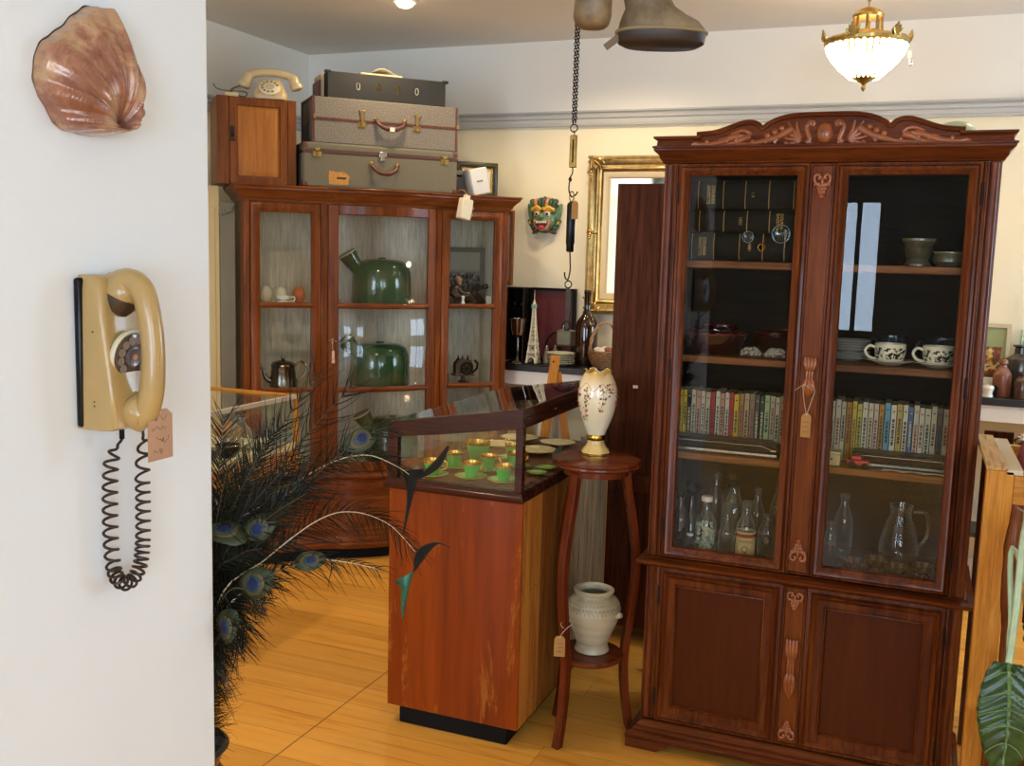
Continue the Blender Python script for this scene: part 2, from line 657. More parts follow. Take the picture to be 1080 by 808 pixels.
# picture rail round the far walls
rp = [(0, 2.262), (.022, 2.262), (.026, 2.272), (.018, 2.28), (.018, 2.298), (.028, 2.304), (.03, 2.318), (.02, 2.326), (.034, 2.334), (.034, 2.342), (0, 2.342)]
struct(MB().sweep([(XL, -1.0), (XL, YB), (XR, YB)], rp).obj('trim_picture_rail', RAILP))
struct(MB().sweep([(XL, -1.0), (XL, YB), (XR, YB)], [(0, 0), (.02, 0), (.02, .11), (.012, .13), (0, .13)]).obj('baseboard_back', WHITEP))
# ------------------------------------------------------------------ the big glazed bookcase
CX, CY = -.275, 3.0          # centre of its front
CD = .40                     # depth
cab = T('display_cabinet', 'tall dark carved mahogany cabinet with two glass doors above two panelled doors', 'cabinet', (CX, CY, 0))
W2 = .459
LO, LI = .414, .036          # outer and inner edge of each door leaf

m = MB()
m.box(-W2, -W2 + .02, .03, CD, .08, 1.84)
m.box(W2 - .02, W2, .03, CD, .08, 1.84)
m.box(-W2 + .02, W2 - .02, CD - .012, CD, .08, 1.84)
m.box(-W2 + .02, W2 - .02, .03, CD - .012, .60, .625)
m.box(-W2 + .02, W2 - .02, .03, CD - .012, 1.815, 1.84)
m.box(-W2 + .02, W2 - .02, .03, CD - .012, .08, .10)
m.obj('carcass', INSIDE, cab, bevel=.001)

for sx in (-1, 1):
    m = MB()
    for z0, z1 in ((.622, 1.838), (.084, .596)):
        a, b = sorted((sx * W2, sx * (LO + .001)))
        m.box(a, b, .004, .03, z0, z1)
        m.tube([(sx * (W2 - .018), .006, z0 + .004), (sx * (W2 - .018), .006, z1 - .004)], .013, 12)
        m.tube([(sx * (W2 - .038), .004, z0 + .004), (sx * (W2 - .038), .004, z1 - .004)], .005, 8)
    m.obj('corner_stile', MAHOG, cab, bevel=.0015)

bpro = [(0, .03), (.05, .03), (.052, .036), (.052, .046), (.044, .053), (.034, .056), (.03, .063), (.022, .067), (.016, .078), (.006, .084), (0, .084)]
m = MB().sweep([(-W2 + .018, CD), (-W2 + .018, 0), (W2 - .018, 0), (W2 - .018, CD)], bpro)
for sx in (-1, 1):
    e = sx * (W2 + .032)
    poly = [(e, 0), (e - sx * .10, 0), (e - sx * .125, .012), (e - sx * .135, .03), (e, .03)]
    m.prism(poly, -.05, -.02)
    m.prism([(-.049, 0), (.06, 0), (.075, .015), (.08, .03), (-.049, .03)], min(e, e - sx * .03), max(e, e - sx * .03), 'yz')
    m.box(min(e, e - sx * .04), max(e, e - sx * .04), CD - .1, CD, 0, .03)
m.obj('plinth', MAHOG_X, cab, bevel=.0012)
mm = [(0, .592), (.008, .592), (.014, .596), (.024, .6), (.028, .606), (.028, .611), (.018, .616), (.01, .619), (.006, .624), (0, .624)]
MB().sweep([(-W2, CD), (-W2, 0), (W2, 0), (W2, CD)], mm).obj('waist_moulding', MAHOG_X, cab)

# cornice and crest
CO = .032
cp = [(-.02, 1.838), (.004, 1.838), (.008, 1.846), (.012, 1.85), (.016, 1.862), (.026, 1.871), (.029, 1.874), (.029, 1.879), (.033, 1.882), (.033, 1.886), (.022, 1.889), (.020, 1.905), (-.02, 1.905)]
m = MB().sweep([(-W2, CD), (-W2, 0), (W2, 0), (W2, CD)], cp)
m.box(-W2 + .01, W2 - .01, .015, CD, 1.838, 1.905)
m.obj('cornice', MAHOG_X, cab)
crest_px = [(735, 142), (753, 140.3), (765, 137.2), (777, 133), (787, 129.8), (795, 128.8), (802, 129.8), (807, 132), (811.5, 135.8), (818, 131.5), (828, 126.8), (840, 123.3), (855, 121.2), (884, 120.3)]
half = [(at(px, py, y=CY - .025).x - CX, at(px, py, y=CY - .025).z) for px, py in crest_px]
k = -half[-1][0]
half = [(x * (1 - (1 - i / (len(half) - 1)) * 0) + k * (i / (len(half) - 1)), z) for i, (x, z) in enumerate(half)]
half[-1] = (0, half[-1][1])
out = half + [(-x, z) for x, z in half[-2::-1]]
out = [(p[0], max(p[1], 1.908)) for p in [(v.x, v.y) for v in spline([(x, z, 0) for x, z in out], 3)]]
# keep the two notches sharp
m = MB()
m.prism([(out[0][0], 1.9)] + out + [(out[-1][0], 1.9)], -.02, .012)
m.obj('crest_board', MAHOG_X, cab, bevel=.002)
m = MB().tube([(x, -.022, z + .001) for x, z in out], .0075, 8)
m.obj('crest_edge', MAHOG_X, cab)
lip = [(-.02, 1.903), (.022, 1.903), (.028, 1.907), (.031, 1.910), (.031, 1.915), (-.02, 1.915)]
for s in (-1, 1):
    pth = [(-W2, CD), (-W2, 0), (out[1][0], 0)] if s < 0 else [(-out[1][0], 0), (W2, 0), (W2, CD)]
    MB().sweep(pth, lip).obj('cornice_lip', MAHOG_X, cab)
# carved scrolls and leaves of the crest
m = MB()
YS = -.022


def scroll(pts, r0, r1, fl=.6, n=10):
    P = spline([(x, YS, z) for x, z in pts], 5)
    L = len(P)
    m.tube(P, [1.35 * (r0 + (r1 - r0) * i / (L - 1)) for i in range(L)], n, flat=fl, up=(0, 1, 0))


for s in (-1, 1):
    # long vine from the egg to the tail curl
    scroll([(s * .375, 1.888), (s * .365, 1.892), (s * .35, 1.889), (s * .325, 1.889), (s * .29, 1.896), (s * .255, 1.909), (s * .235, 1.911)], .004, .008)
    scroll([(s * .30, 1.889), (s * .275, 1.888), (s * .25, 1.893), (s * .225, 1.905), (s * .205, 1.91)], .003, .008)
    scroll([(s * .245, 1.889), (s * .215, 1.888), (s * .185, 1.893), (s * .15, 1.901), (s * .118, 1.913), (s * .09, 1.93)], .004, .0085)
    scroll([(s * .26, 1.917), (s * .235, 1.927), (s * .213, 1.924), (s * .205, 1.912)], .003, .006)
    for q, (a, b, l) in enumerate(((.30, 1.892, .03), (.275, 1.897, .032), (.25, 1.9, .03), (.165, 1.894, .022), (.14, 1.893, .026))):
        scroll([(s * a, b), (s * (a - l * .5), b + .012), (s * (a - l), b + .014)], .007, .002)
    # acanthus next to the egg
    for ang in (-62, -35, -8, 18, 44, 68):
        a = math.radians(ang)
        L = .055 if abs(ang) < 50 else .045
        cx, cz = s * .062, 1.915
        scroll([(cx + s * .004, cz - .014), (cx + s * (.004 + L * .5 * math.cos(a)), cz - .01 + L * .5 * math.sin(a)), (cx + s * (L * math.cos(a)), cz + L * .85 * math.sin(a))], .0065, .002)
    scroll([(s * .05, 1.89), (s * .04, 1.9), (s * .047, 1.92), (s * .05, 1.935), (s * .042, 1.947), (s * .03, 1.944), (s * .034, 1.936)], .006, .005)
    for x, z, r in ((.157, 1.912, .008), (.137, 1.921, .008), (.118, 1.932, .007), (.33, 1.897, .006), (.2, 1.896, .006), (.04, 1.942, .008), (.105, 1.889, .006), (.085, 1.889, .006), (.04, 1.889, .006)):
        m.sphere((s * x, YS, z), (r * 1.25, r * .8, r * 1.25), 10)
m.sphere((0, YS + .002, 1.916), (.0235, .015, .030), 20)
m.obj('crest_carving', CARVED, cab, ang=60)

# doors
up_prof = [(0, .018), (0, -.002), (.007, -.004), (.010, -.015), (.014, -.018), (.019, -.016), (.026, -.006), (.031, -.004), (.034, .002), (.034, .018)]
lo_prof = [(0, .02), (0, -.002), (.010, -.004), (.013, -.014), (.018, -.018), (.024, -.013), (.030, -.004), (.049, -.003), (.051, -.008), (.054, -.009), (.057, -.004), (.058, .004), (.058, .02)]
for s in (-1, 1):
    x0, x1 = sorted((s * LO, s * LI))
    d = MB().frame(x0, x1, .627, 1.836, up_prof).obj('glass_door', MAHOG, cab, ang=50)
    MB().box(x0 + .03, x1 - .03, .0095, .0125, .657, 1.806).obj('glass_pane', CABGLASS, d, smooth=False)
    for z in (.72, 1.22, 1.75):
        MB().tube([(s * (LO + .001), -.004, z - .03), (s * (LO + .001), -.004, z + .03)], .0035, 8).obj('hinge', IRON, d)
    d = MB().frame(x0, x1, .087, .590, lo_prof).obj('panelled_door', MAHOG, cab, ang=50)
    MB().box(x0 + .05, x1 - .05, .003, .012, .137, .540).obj('door_panel', MAHOG_PANEL, d)
    for z in (.16, .50):
        MB().tube([(s * (LO + .001), -.004, z - .03), (s * (LO + .001), -.004, z + .03)], .0035, 8).obj('hinge', IRON, d)

# centre stile with carved drops and the two tulip pulls
pil = [(0, .02), (0, -.002), (.003, -.005), (.007, -.005), (.009, .0), (.009, .02)]
for z0, z1 in ((.627, 1.836), (.087, .590)):
    c = MB().frame(-LI + .001, LI - .001, z0, z1, pil).obj('centre_stile', MAHOG, cab)
    MB().box(-LI + .008, LI - .008, .0, .016, z0 + .006, z1 - .006).obj('stile_panel', MAHOG_PIL, c)


def carved_drop(zt, zb, flip=False):
    """palmette with two volutes; volutes at zt side"""
    q = MB()
    d = 1 if zt > zb else -1
    L = abs(zt - zb)
    for s in (-1, 1):
        P = spline([(s * .003, -.003, zt - d * .5 * L), (s * .019, -.005, zt - d * .36 * L), (s * .021, -.005, zt - d * .12 * L), (s * .011, -.005, zt - d * .04 * L), (s * .006, -.005, zt - d * .17 * L), (s * .012, -.005, zt - d * .22 * L)], 5)
        q.tube(P, [.0052] * len(P), 8)
        q.sphere((s * .018, -.004, zt - d * .42 * L), (.007, .005, .007), 8)
    for i in range(4):
        f = .45 + .14 * i
        w = .019 * (1 - .2 * i)
        for s in (-1, 0, 1):
            q.sphere((s * w * .55, -.003, zt - d * f * L), (w * .5, .007, .13 * L), 8)
    q.sphere((0, -.003, zb + d * .08 * L), (.006, .006, .09 * L), 8)
    q.sphere((0, -.005, zt - d * .3 * L), (.005, .005, .2 * L), 8)
    q.obj('carved_drop', CARVED, cab, ang=60)


def tulip_pull(zt, zb):
    q = MB()
    L = zt - zb
    for s in (-1, -.35, .35, 1):
        q.tube(spline([(s * .005, -.008, zt - .36 * L), (s * .012, -.011, zt - .24 * L), (s * .014, -.011, zt - .1 * L), (s * .011 + s * .003, -.010, zt)], 4), [.004, .005, .006, .0065, .007, .007, .0068, .0065, .006, .0055, .005, .004, .0022], 8)
    for s in (-1, 0, 1):
        q.tube([(s * .0075, -.009, zt - .34 * L), (s * .0075, -.011, zt - .45 * L), (s * .0075, -.009, zt - .58 * L)], .0042, 8)
    for s in (-1, 0, 1):
        q.tube(spline([(s * .006, -.009, zt - .56 * L), (s * .011, -.011, zt - .68 * L), (s * .009, -.010, zt - .85 * L), (s * .001, -.006, zb)], 4), [.004, .006, .007, .0075, .0075, .0075, .007, .0065, .006, .005, .004, .003, .0015], 8)
    for s in (-1, 0, 1):
        q.sphere((s * .0085, -.013, zt - .59 * L), (.005, .004, .006), 8)
    q.obj('carved_pull', CARVED, cab, ang=60)


carved_drop(1.806, 1.735)
carved_drop(.668, .735)
carved_drop(.573, .515)
carved_drop(.108, .166)
tulip_pull(1.282, 1.165)
tulip_pull(.428, .238)

SHZ = (1.552, 1.261, .955)
for z in SHZ:
    for s in (-1, 1):
        a, b = sorted((s * (W2 - .02), s * .012))
        MB().box(a, b, .05, CD - .012, z - .022, z).obj('shelf', SHELFW, cab, bevel=.003)
m = MB().box(-.012, .012, .03, CD - .012, .625, 1.815)
m.obj('divider', INSIDE, cab)

# brown price tag on the upper pull
pt = T('price_tag', 'brown card price tag on white string hanging from the middle of the glass doors', 'price tag', (CX, CY - .022, 1.12))
m = MB()
m.prism([(-.014, -.072), (.014, -.072), (.014, -.012), (.008, -.002), (-.008, -.002), (-.014, -.012)], -.0006, .0006)
m.obj('card', CARD, pt)
m = MB()
m.tube(spline([(0, -.001, -.008), (-.008, -.003, .03), (-.014, -.001, .07), (-.013, 0, .082), (0, -.004, .077), (.012, -.004, .068)], 5), .0008, 6)
m.tube(spline([(0, -.001, -.008), (.010, -.003, .03), (.018, -.002, .06), (.016, -.003, .078), (.006, -.004, .082)], 5), .0008, 6)
m.tube(spline([(-.013, 0, .082), (-.024, -.002, .074), (-.037, -.002, .064)], 4), .0008, 6)
m.obj('string', STRING, pt)
m = MB()
for i in range(3):
    z = -.028 - i * .014
    m.tube([(-.009 + .0022 * j, -.0009, z + (.003 if j % 2 else -.001)) for j in range(8)], .0004, 4)
m.obj('handwriting', INK, pt)

# pale green bowl resting upside down on top
gb = MB().lathe([(.062, 1.914), (.060, 1.925), (.05, 1.945), (.03, 1.958), (.012, 1.962)], 28, (at(1008, 136, y=CY + .15).x, CY + .15, 0))
tag(gb.obj('bowl', plain('pale_green_glaze', '#b9c79a', .3)), 'pale green bowl upside down on top of the tall cabinet', 'bowl')
# ------------------------------------------------------------------ what stands in the bookcase
rnd = random.Random(5)
TOME = plain('black_book_leather', '#15110c', .6, 0, .3, 40, .15, 120, Specular_IOR_Level=.1)
TOMEG = plain('gilt_lettering', '#b8923e', .4, .3)
PAGES = plain('aged_page_edges', '#bfae88', .85, 0, .15, 90)


def tome(z, h, x0, x1, y, label, words, bands, seal=False):
    t = T('tome', label, 'book', ((x0 + x1) / 2, y, z + .0007), 0, 'large black tomes lying in the cabinet')
    w = (x1 - x0) / 2
    d = .24
    m = MB()
    prof = []
    for i in range(9):
        a = -PI / 2 + PI * i / 8
        prof.append((.006 - .012 * math.cos(a), h / 2 + h / 2 * math.sin(a)))
    poly = prof + [(d, h), (d, h - .004), (.02, h - .004), (.02, .004), (d, .004), (d, 0)]
    m.prism(poly, -w, w, 'yz')
    m.obj('cover', TOME, t)
    MB().box(-w + .006, w - .006, .02, d - .006, .004, h - .004).obj('page_block', PAGES, t)
    m = MB()
    for bx in bands:
        P = [(bx * w, p[0] - .0006, p[1]) for p in prof[1:-1]]
        m.tube(P, .0011, 5)
    m.obj('gilt_band', TOMEG, t)
    for bx, body, size in words:
        text('lettering', body, size, TOMEG, t, TR(bx * w, -.0068, h / 2) @ RY(PI / 2) @ RX(PI / 2))
    if seal:
        m = MB().lathe([(.009, 0), (.011, .0012), (.012, 0)], 18, M=TR(.28 * w, -.0062, h / 2) @ RX(PI / 2))
        m.obj('gilt_seal', GOLD, t)


bx0, bx1 = CX - W2 + .03, CX - .02
tome(1.552, .086, bx0, bx1 - .01, 3.10, 'bottom black tome of three, gilt seal on its spine, top shelf of the cabinet', [(-.62, 'COURIER\nGAZETTE', .0135), (.1, '1881', .013)], (-.78, -.44, -.05, .3, .62, .94), True)
tome(1.638, .069, bx0 + .006, bx1, 3.105, 'middle black tome of three, thinnest, lying on the cabinet top shelf', [(-.1, '1931', .013), (.48, 'COURIER\nGAZETTE', .0115)], (-.72, -.35, .0, .33, .7))
tome(1.707, .09, bx0 + .002, bx1 - .004, 3.11, 'topmost black tome of three, dim gilt lettering, top shelf of the cabinet', [(-.55, 'COURIER\nGAZETTE', .0135), (.08, '1 9', .012)], (-.74, -.36, -.03, .32, .68))
DISC = glass('pale_disc', (.70, .76, .80), .05, .05, 1, 0)
for i, (px, py, r, wd) in enumerate(((789, 250, .0165, 'small round clear disc stuck on the glass before the middle black tome'), (833, 247, .027, 'larger round clear disc stuck on the glass near the left door edge'))):
    p = at(px, py, y=3.016)
    t = T('glass_disc', wd, 'glass disc', (min(p.x, -.352 - .031 + .0), 3.0128, p.z) if i else (p.x, 3.0128, p.z), 0, None)
    MB().lathe([(r * .96, 0), (r, -.0015), (r * .98, -.0035), (r * .8, -.003), (r * .45, -.0035), (r * .2, -.006), (0, -.006)], 32, M=RX(PI / 2), cap=False).obj('disc', DISC, t)
    MB().tube([(r * .97 * math.cos(a), .002, r * .97 * math.sin(a)) for a in [2 * PI * j / 32 for j in range(32)]], .0009, 6, closed=True).obj('disc_rim', plain('disc_rim_%d' % i, '#7f8d98', .3), t)

# ruby bowls and cut crystal on the second shelf
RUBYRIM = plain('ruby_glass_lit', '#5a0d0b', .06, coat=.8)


def ruby_bowl(x, y, z, r, h, label):
    t = T('ruby_glass_bowl', label, 'bowl', (x, y, z + .0006), rnd.random(), 'ruby glass bowls')
    w = lambda a, zz: 1 + .035 * math.cos(8 * a) * (zz / h)
    m = MB().lathe([(.0, 0), (r * .6, 0), (r * .66, .004), (r * .9, h * .6), (r, h * .93), (r * .985, h), (r * .95, h * .95), (r * .85, h * .6), (r * .6, .008), (0, .008)], 48, wob=w, cap=False)
    m.obj('bowl_body', REDGLASS, t)
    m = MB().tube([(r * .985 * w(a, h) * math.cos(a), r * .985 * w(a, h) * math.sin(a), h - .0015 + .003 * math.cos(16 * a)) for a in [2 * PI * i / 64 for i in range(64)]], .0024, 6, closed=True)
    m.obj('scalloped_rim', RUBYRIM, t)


ruby_bowl(-.58, 3.15, 1.261, .096, .068, 'front left dark ruby glass bowl on the second shelf behind the left door')
ruby_bowl(-.40, 3.275, 1.261, .09, .072, 'dark ruby glass bowl behind the cut crystal lump on the second shelf')
ruby_bowl(-.60, 3.31, 1.261, .062, .085, 'dark ruby glass bowl at the back left of the second shelf')
for i, (px, py, r, lb) in enumerate(((792, 377, .026, 'cut crystal stopper heap beside the front ruby bowl'), (818, 379, .027, 'brightest cut crystal lump at the right edge of the second shelf behind the left door'))):
    p = at(px, py, z=1.261)
    m = MB()
    for q in range(60):
        a, e = rnd.random() * 6.28, rnd.random() * 1.2
        m.sphere((r * math.cos(a) * math.cos(e) * 1.15, r * math.sin(a) * math.cos(e) * .8, .008 + r * math.sin(e) * .8), .006, 6)
    m.sphere((0, 0, r * .45), (r * .8, r * .8, r * .45), 9)
    o = m.obj('crystal_lump', CRYSTAL, smooth=False, loc=(p.x, max(p.y, 3.085), 1.2615))
    tag(o, lb, 'crystal')

# paperbacks, one by one
SPINES_L = ['cfc3a6:tan', 'e2c21c:yellow', 'e0c428:yellow', '15130f:black', 'ded8c6:cream', 'd8a5a0:pink', 'e2ddcc:cream', 'dcd6c4:cream', 'b3201c:red', 'e6e3da:white', 'cc9a86:salmon', 'dfd9c8:cream', 'b8261f:red', 'e0bd1e:yellow', 'b08a58:brown', 'c8a884:tan', '8e7d66:drab', '4d4a3d:dark green', '2e3a35:dark green', 'b9cc9c:pale green', 'cfc9b8:cream', 'e6e1d2:white', 'c2b69c:beige', 'ddd6c0:cream', 'd4ccb5:cream', 'd9d1bb:cream', 'cfc7b0:cream']
SPINES_R = ['b9ad92:beige', '7fa3b3:pale blue', 'd8d0bb:cream', 'e0dbcb:cream', 'd9d3c0:cream', 'b98b2e:ochre', 'd8bd3a:yellow', 'cfc557:yellow', 'e1dccd:cream', 'dcd8c0:cream', 'd9c4be:pinkish', 'c4901e:ochre', '67aacb:sky blue', 'e3dfd4:white', 'cdb054:yellow', 'e0dccf:white', '4a6aa0:blue', 'd3cdb9:cream', 'e1ddd0:white', 'cfd6c0:pale green', 'd8d2be:cream', '6f675a:grey', 'cbc2aa:beige', 'ded8c6:cream', 'd9c75a:yellow', 'dad4c2:cream']
ORD = 'first second third fourth fifth sixth seventh eighth ninth tenth eleventh twelfth thirteenth fourteenth fifteenth sixteenth seventeenth eighteenth nineteenth twentieth twenty-first twenty-second twenty-third twenty-fourth twenty-fifth twenty-sixth twenty-seventh'.split()
TITLES = ['5e1b16', '23201c', '7c2a20', '35302a', '1f2b4a', '8d2e22']
bookm = {}


def book_mat(h):
    if h not in bookm:
        c_ = [int(h[i:i + 2], 16) for i in (0, 2, 4)]
        bookm[h] = plain('book_spine_' + h, (c_[0] * .84, c_[1] * .80, c_[2] * .72), .6, 0, .06, 60)
    return bookm[h]


def paperbacks(spines, x0, x1, y, z, side):
    ws = [rnd.uniform(.9, 1.15) for _ in spines]
    k = (x1 - x0) / sum(ws)
    x = x0
    for i, (s, w) in enumerate(zip(spines, ws)):
        h, cn = s.split(':')
        w *= k
        hh = rnd.uniform(.178, .184) if side == 'left' else rnd.uniform(.176, .187)
        dy = rnd.uniform(0, .004)
        t = T('paperback', '%s-spined paperback, %s from the left in the book row behind the %s glass door' % (cn, ORD[i], side), 'book', (x + w / 2, y + dy, z + .0006), 0, 'paperbacks behind the %s glass door' % side)
        m = MB()
        a = w / 2 - .0006
        m.box(-a, a, 0, .0008, 0, hh)
        m.box(-a, -a + .0006, 0, .11, 0, hh)
        m.box(a - .0006, a, 0, .11, 0, hh)
        m.obj('cover', book_mat(h), t, smooth=False)
        MB().box(-a + .0006, a - .0006, .0008, .108, .001, hh - .002).obj('page_block', PAGES, t, smooth=False)
        dark = int(h[:2], 16) < 90
        m = MB()
        tz = hh * rnd.uniform(.68, .8)
        lo = hh * rnd.uniform(.12, .4)
        zz = lo
        while zz < tz:
            l = rnd.uniform(.004, .012)
            m.box(-a * .42, a * .42, -.0004, 0, zz, min(zz + l, tz))
            zz += l + rnd.uniform(.0015, .004)
        m.box(-a * .45, a * .45, -.0004, 0, hh * .88, hh * .9)
        m.obj('title_lettering', book_mat('d9cfae' if dark else rnd.choice(TITLES)), t, smooth=False)
        x += w


paperbacks(SPINES_L, CX - W2 + .024, CX - .022, 3.165, .955, 'left')
paperbacks(SPINES_R, CX + .022, CX + W2 - .024, 3.165, .955, 'right')


# flat black boxes with bright trim before the books
def flat_deck(x0, x1, y0, z, h, label, tip):
    t = T('record_deck', label, 'record player', ((x0 + x1) / 2, y0, z + .0006))
    w = (x1 - x0) / 2
    MB().box(-w, w, .012, .075, 0, h * .8).obj('case', BLACK, t, bevel=.004)
    m = MB().prism([(-w, h * .8), (w - .03, h * .8), (w - .012, h * .62), (w, h * .5), (w, h * .72), (w - .03, h), (-w, h)], .008, .076)
    m.obj('lid', BLACKGLOSS, t, bevel=.001)
    m = MB()
    m.tube([(-w + .004, .0065, h * .78), (w - .05, .0065, h * .78), (w - .012, .0065, h * .5)], .0014, 6)
    m.box(-w + .03, w - .004, .006, .012, h * .1, h * .26)
    m.obj('silver_trim', STEEL, t)
    if tip:
        m = MB().box(w - .022, w - .006, .004, .0085, h * .48, h * .56, TR(0, 0, 0))
        m.obj('yellow_tip', plain('yellow_marker', '#d8b53a', .5), t)


flat_deck(-.705, -.36, 3.068, .955, .046, 'long flat black deck with silver trim before the left paperback row', True)
flat_deck(-.345, -.298, 3.07, .955, .044, 'short dark flat box at the right end of the left book shelf', False)
flat_deck(-.145, .15, 3.088, .955, .044, 'long flat black deck with silver trim before the right-hand paperbacks', False)
p = T('cassette_box', 'small beige box at the left end of the right door book shelf', 'box', (-.215, 3.062, .9556))
MB().box(-.037, .037, 0, .05, 0, .036).obj('box_body', plain('beige_box', '#b09a6a', .5), p, bevel=.003)
MB().box(-.037, .037, -.001, .05, .0365, .042).obj('lid', plain('beige_lid', '#cbbb93', .5), p, bevel=.001)
MB().lathe([(.003, 0), (.003, .003)], 10, M=TR(.012, -.0005, .02) @ RX(PI / 2)).obj('stud', IRON, p)
RED = plain('toy_red', '#a8201c', .35)
t = T('toy_tractor', 'small red toy vehicle on the shelf below the right paperback row', 'toy', (-.125, 3.058, .9556))
m = MB().box(-.034, .026, .0, .024, .01, .024).box(-.022, .006, .002, .022, .024, .036).box(.012, .03, .004, .02, .012, .02)
m.obj('body', RED, t, bevel=.002)
for wx, wr in ((-.02, .011), (.016, .009)):
    for wy in (-.002, .026):
        MB().lathe([(wr * .4, -.003), (wr, -.002), (wr, .002), (wr * .4, .003)], 14, M=TR(wx, wy, wr) @ RX(PI / 2)).obj('wheel', BLACK, t)
DOILY = plain('cream_cloth', '#cbb9a0', .9, 0, .2, 60)
dm = MB().surf(lambda u, v: V((-.06 + .2 * u, 3.052 + .03 * v, .9565 + .004 * abs(math.sin(11 * u)) * (1 - v) + .001)), 40, 6)
tag(dm.obj('doily', DOILY, solid=.0012), 'folded cream patterned cloth on the front edge of the right book shelf', 'cloth')

# cups, saucers, plates, pottery behind the right door
CUPW = plain('cream_china', '#d9cfb4', .18, coat=.5)
q = N('blue_black_transfer')
q.l(q.ramp(q.noise(q.coords((1, 1, 1)), 95, 4, .7), [(.40, lin('#16191d')), (.47, lin('#16191d')), (.52, lin('#d9cfb4'))]), q.b.inputs['Base Color'])
q.set(Roughness=.2)
CUPPRINT = q.m
CUPDARK = plain('dark_blue_china', '#20232a', .2, coat=.4)


def cup(x, y, z, r, h, rz, label, group, saucer, mats, band=True, flare=.86):
    t = T('cup', label, 'cup', (x, y, z), rz, group)
    mb, mp = mats
    m = MB().lathe([(r * .55, 0), (r * .6, .002), (r * flare, h * .16), (r * .97, h * .5), (r, h), (r * .95, h), (r * .9, h * .4), (r * .5, .006), (0, .006)], 32, cap=False)
    m.obj('body', mb, t)
    P = spline([(-r * .95, 0, h * .78), (-r * 1.35, 0, h * .86), (-r * 1.6, 0, h * .6), (-r * 1.35, 0, h * .3), (-r * .9, 0, h * .2)], 5)
    MB().tube(P, .0042, 8).obj('handle', mb, t)
    if band:
        MB().lathe([(r * flare * 1.012, h * .2), (r * .985, h * .5), (r * 1.006, h * .82)], 32, cap=False).obj('printed_band', mp, t)
    return t


def saucer(x, y, z, r, label, group, mat, rim=None, cat='saucer'):
    t = T(cat, label, cat, (x, y, z), 0, group)
    MB().lathe([(0, .001), (r * .45, 0), (r * .5, .001), (r * .96, r * .2), (r, r * .21), (r * .985, r * .23), (r * .5, .0045), (0, .004)], 36, cap=False).obj('dish', mat, t)
    if rim is not None:
        MB().tube([(r * .99 * math.cos(a), r * .99 * math.sin(a), r * .22) for a in [2 * PI * i / 40 for i in range(40)]], .0012, 6, closed=True).obj('rim', rim, t)
    return t


for i, (px, py, nm) in enumerate(((938, 381, 'middle'), (989, 384, 'right end'))):
    c = at(px, py, z=1.262 + .015)
    y = 3.125
    c = at(px, py, y=y)
    saucer(c.x, y, 1.2615, .066, 'cream saucer under the printed cup at the %s of the cup shelf' % nm, 'cream saucers', CUPW)
    cup(c.x, y, 1.2665, .044, .058, .25, 'cream cup with dark printed landscape at the %s of the cup shelf' % nm, 'printed cups', None, (CUPW, CUPPRINT))
    c2 = at(px + 3, py - 14, y=3.27)
    cup(c2.x, 3.27, 1.2615, .046, .075, .3, 'dark china cup standing behind the printed cup at the %s of the shelf' % nm, 'dark cups behind', None, (CUPDARK, CUPDARK), False)
PLW = plain('plate_china', '#c6c4bb', .25, coat=.4)
c = at(897, 378, y=3.13)
z = 1.2615
for i in range(7):
    r = .068 if i < 3 else .07
    saucer(c.x - .008, 3.19, z, r * .88, '%s plate of the white stack behind the right door, counted from the shelf' % ORD[i], 'plate stack', PLW, None, 'plate')
    z += .0075 if i != 2 else .012
POT = plain('brown_green_pottery', '#4a4430', .3, 0, .35, 14, coat=.4)
POTR = plain('pottery_rim', '#6b6446', .3, 0, .3, 20, coat=.4)
c = at(969, 279, y=3.14)
t = T('pottery_bowl', 'tall footed brown-green pottery bowl on the top right shelf', 'bowl', (c.x - .004, 3.15, 1.5525), 0, 'pottery bowls')
MB().lathe([(0, 0), (.036, 0), (.036, .006), (.03, .012), (.028, .02), (.034, .03), (.039, .05), (.036, .056), (.041, .066), (.043, .076), (.039, .076), (.033, .05), (.024, .03), (0, .03)], 32, cap=False).obj('body', POT, t)
MB().lathe([(.041, .068), (.046, .073), (.046, .079), (.039, .079)], 32, cap=False).obj('rim', POTR, t)
c = at(998, 279, y=3.12)
t = T('pottery_bowl', 'low wide brown-green pottery bowl on the top right shelf', 'bowl', (c.x + .008, 3.115, 1.5525), 0, 'pottery bowls')
MB().lathe([(0, 0), (.03, 0), (.034, .004), (.044, .014), (.045, .026), (.041, .036), (.037, .036), (.04, .024), (.03, .01), (0, .01)], 32, cap=False).obj('body', POT, t)
MB().lathe([(.041, .036), (.045, .038), (.045, .042), (.037, .042)], 32, cap=False).obj('rim', POTR, t)

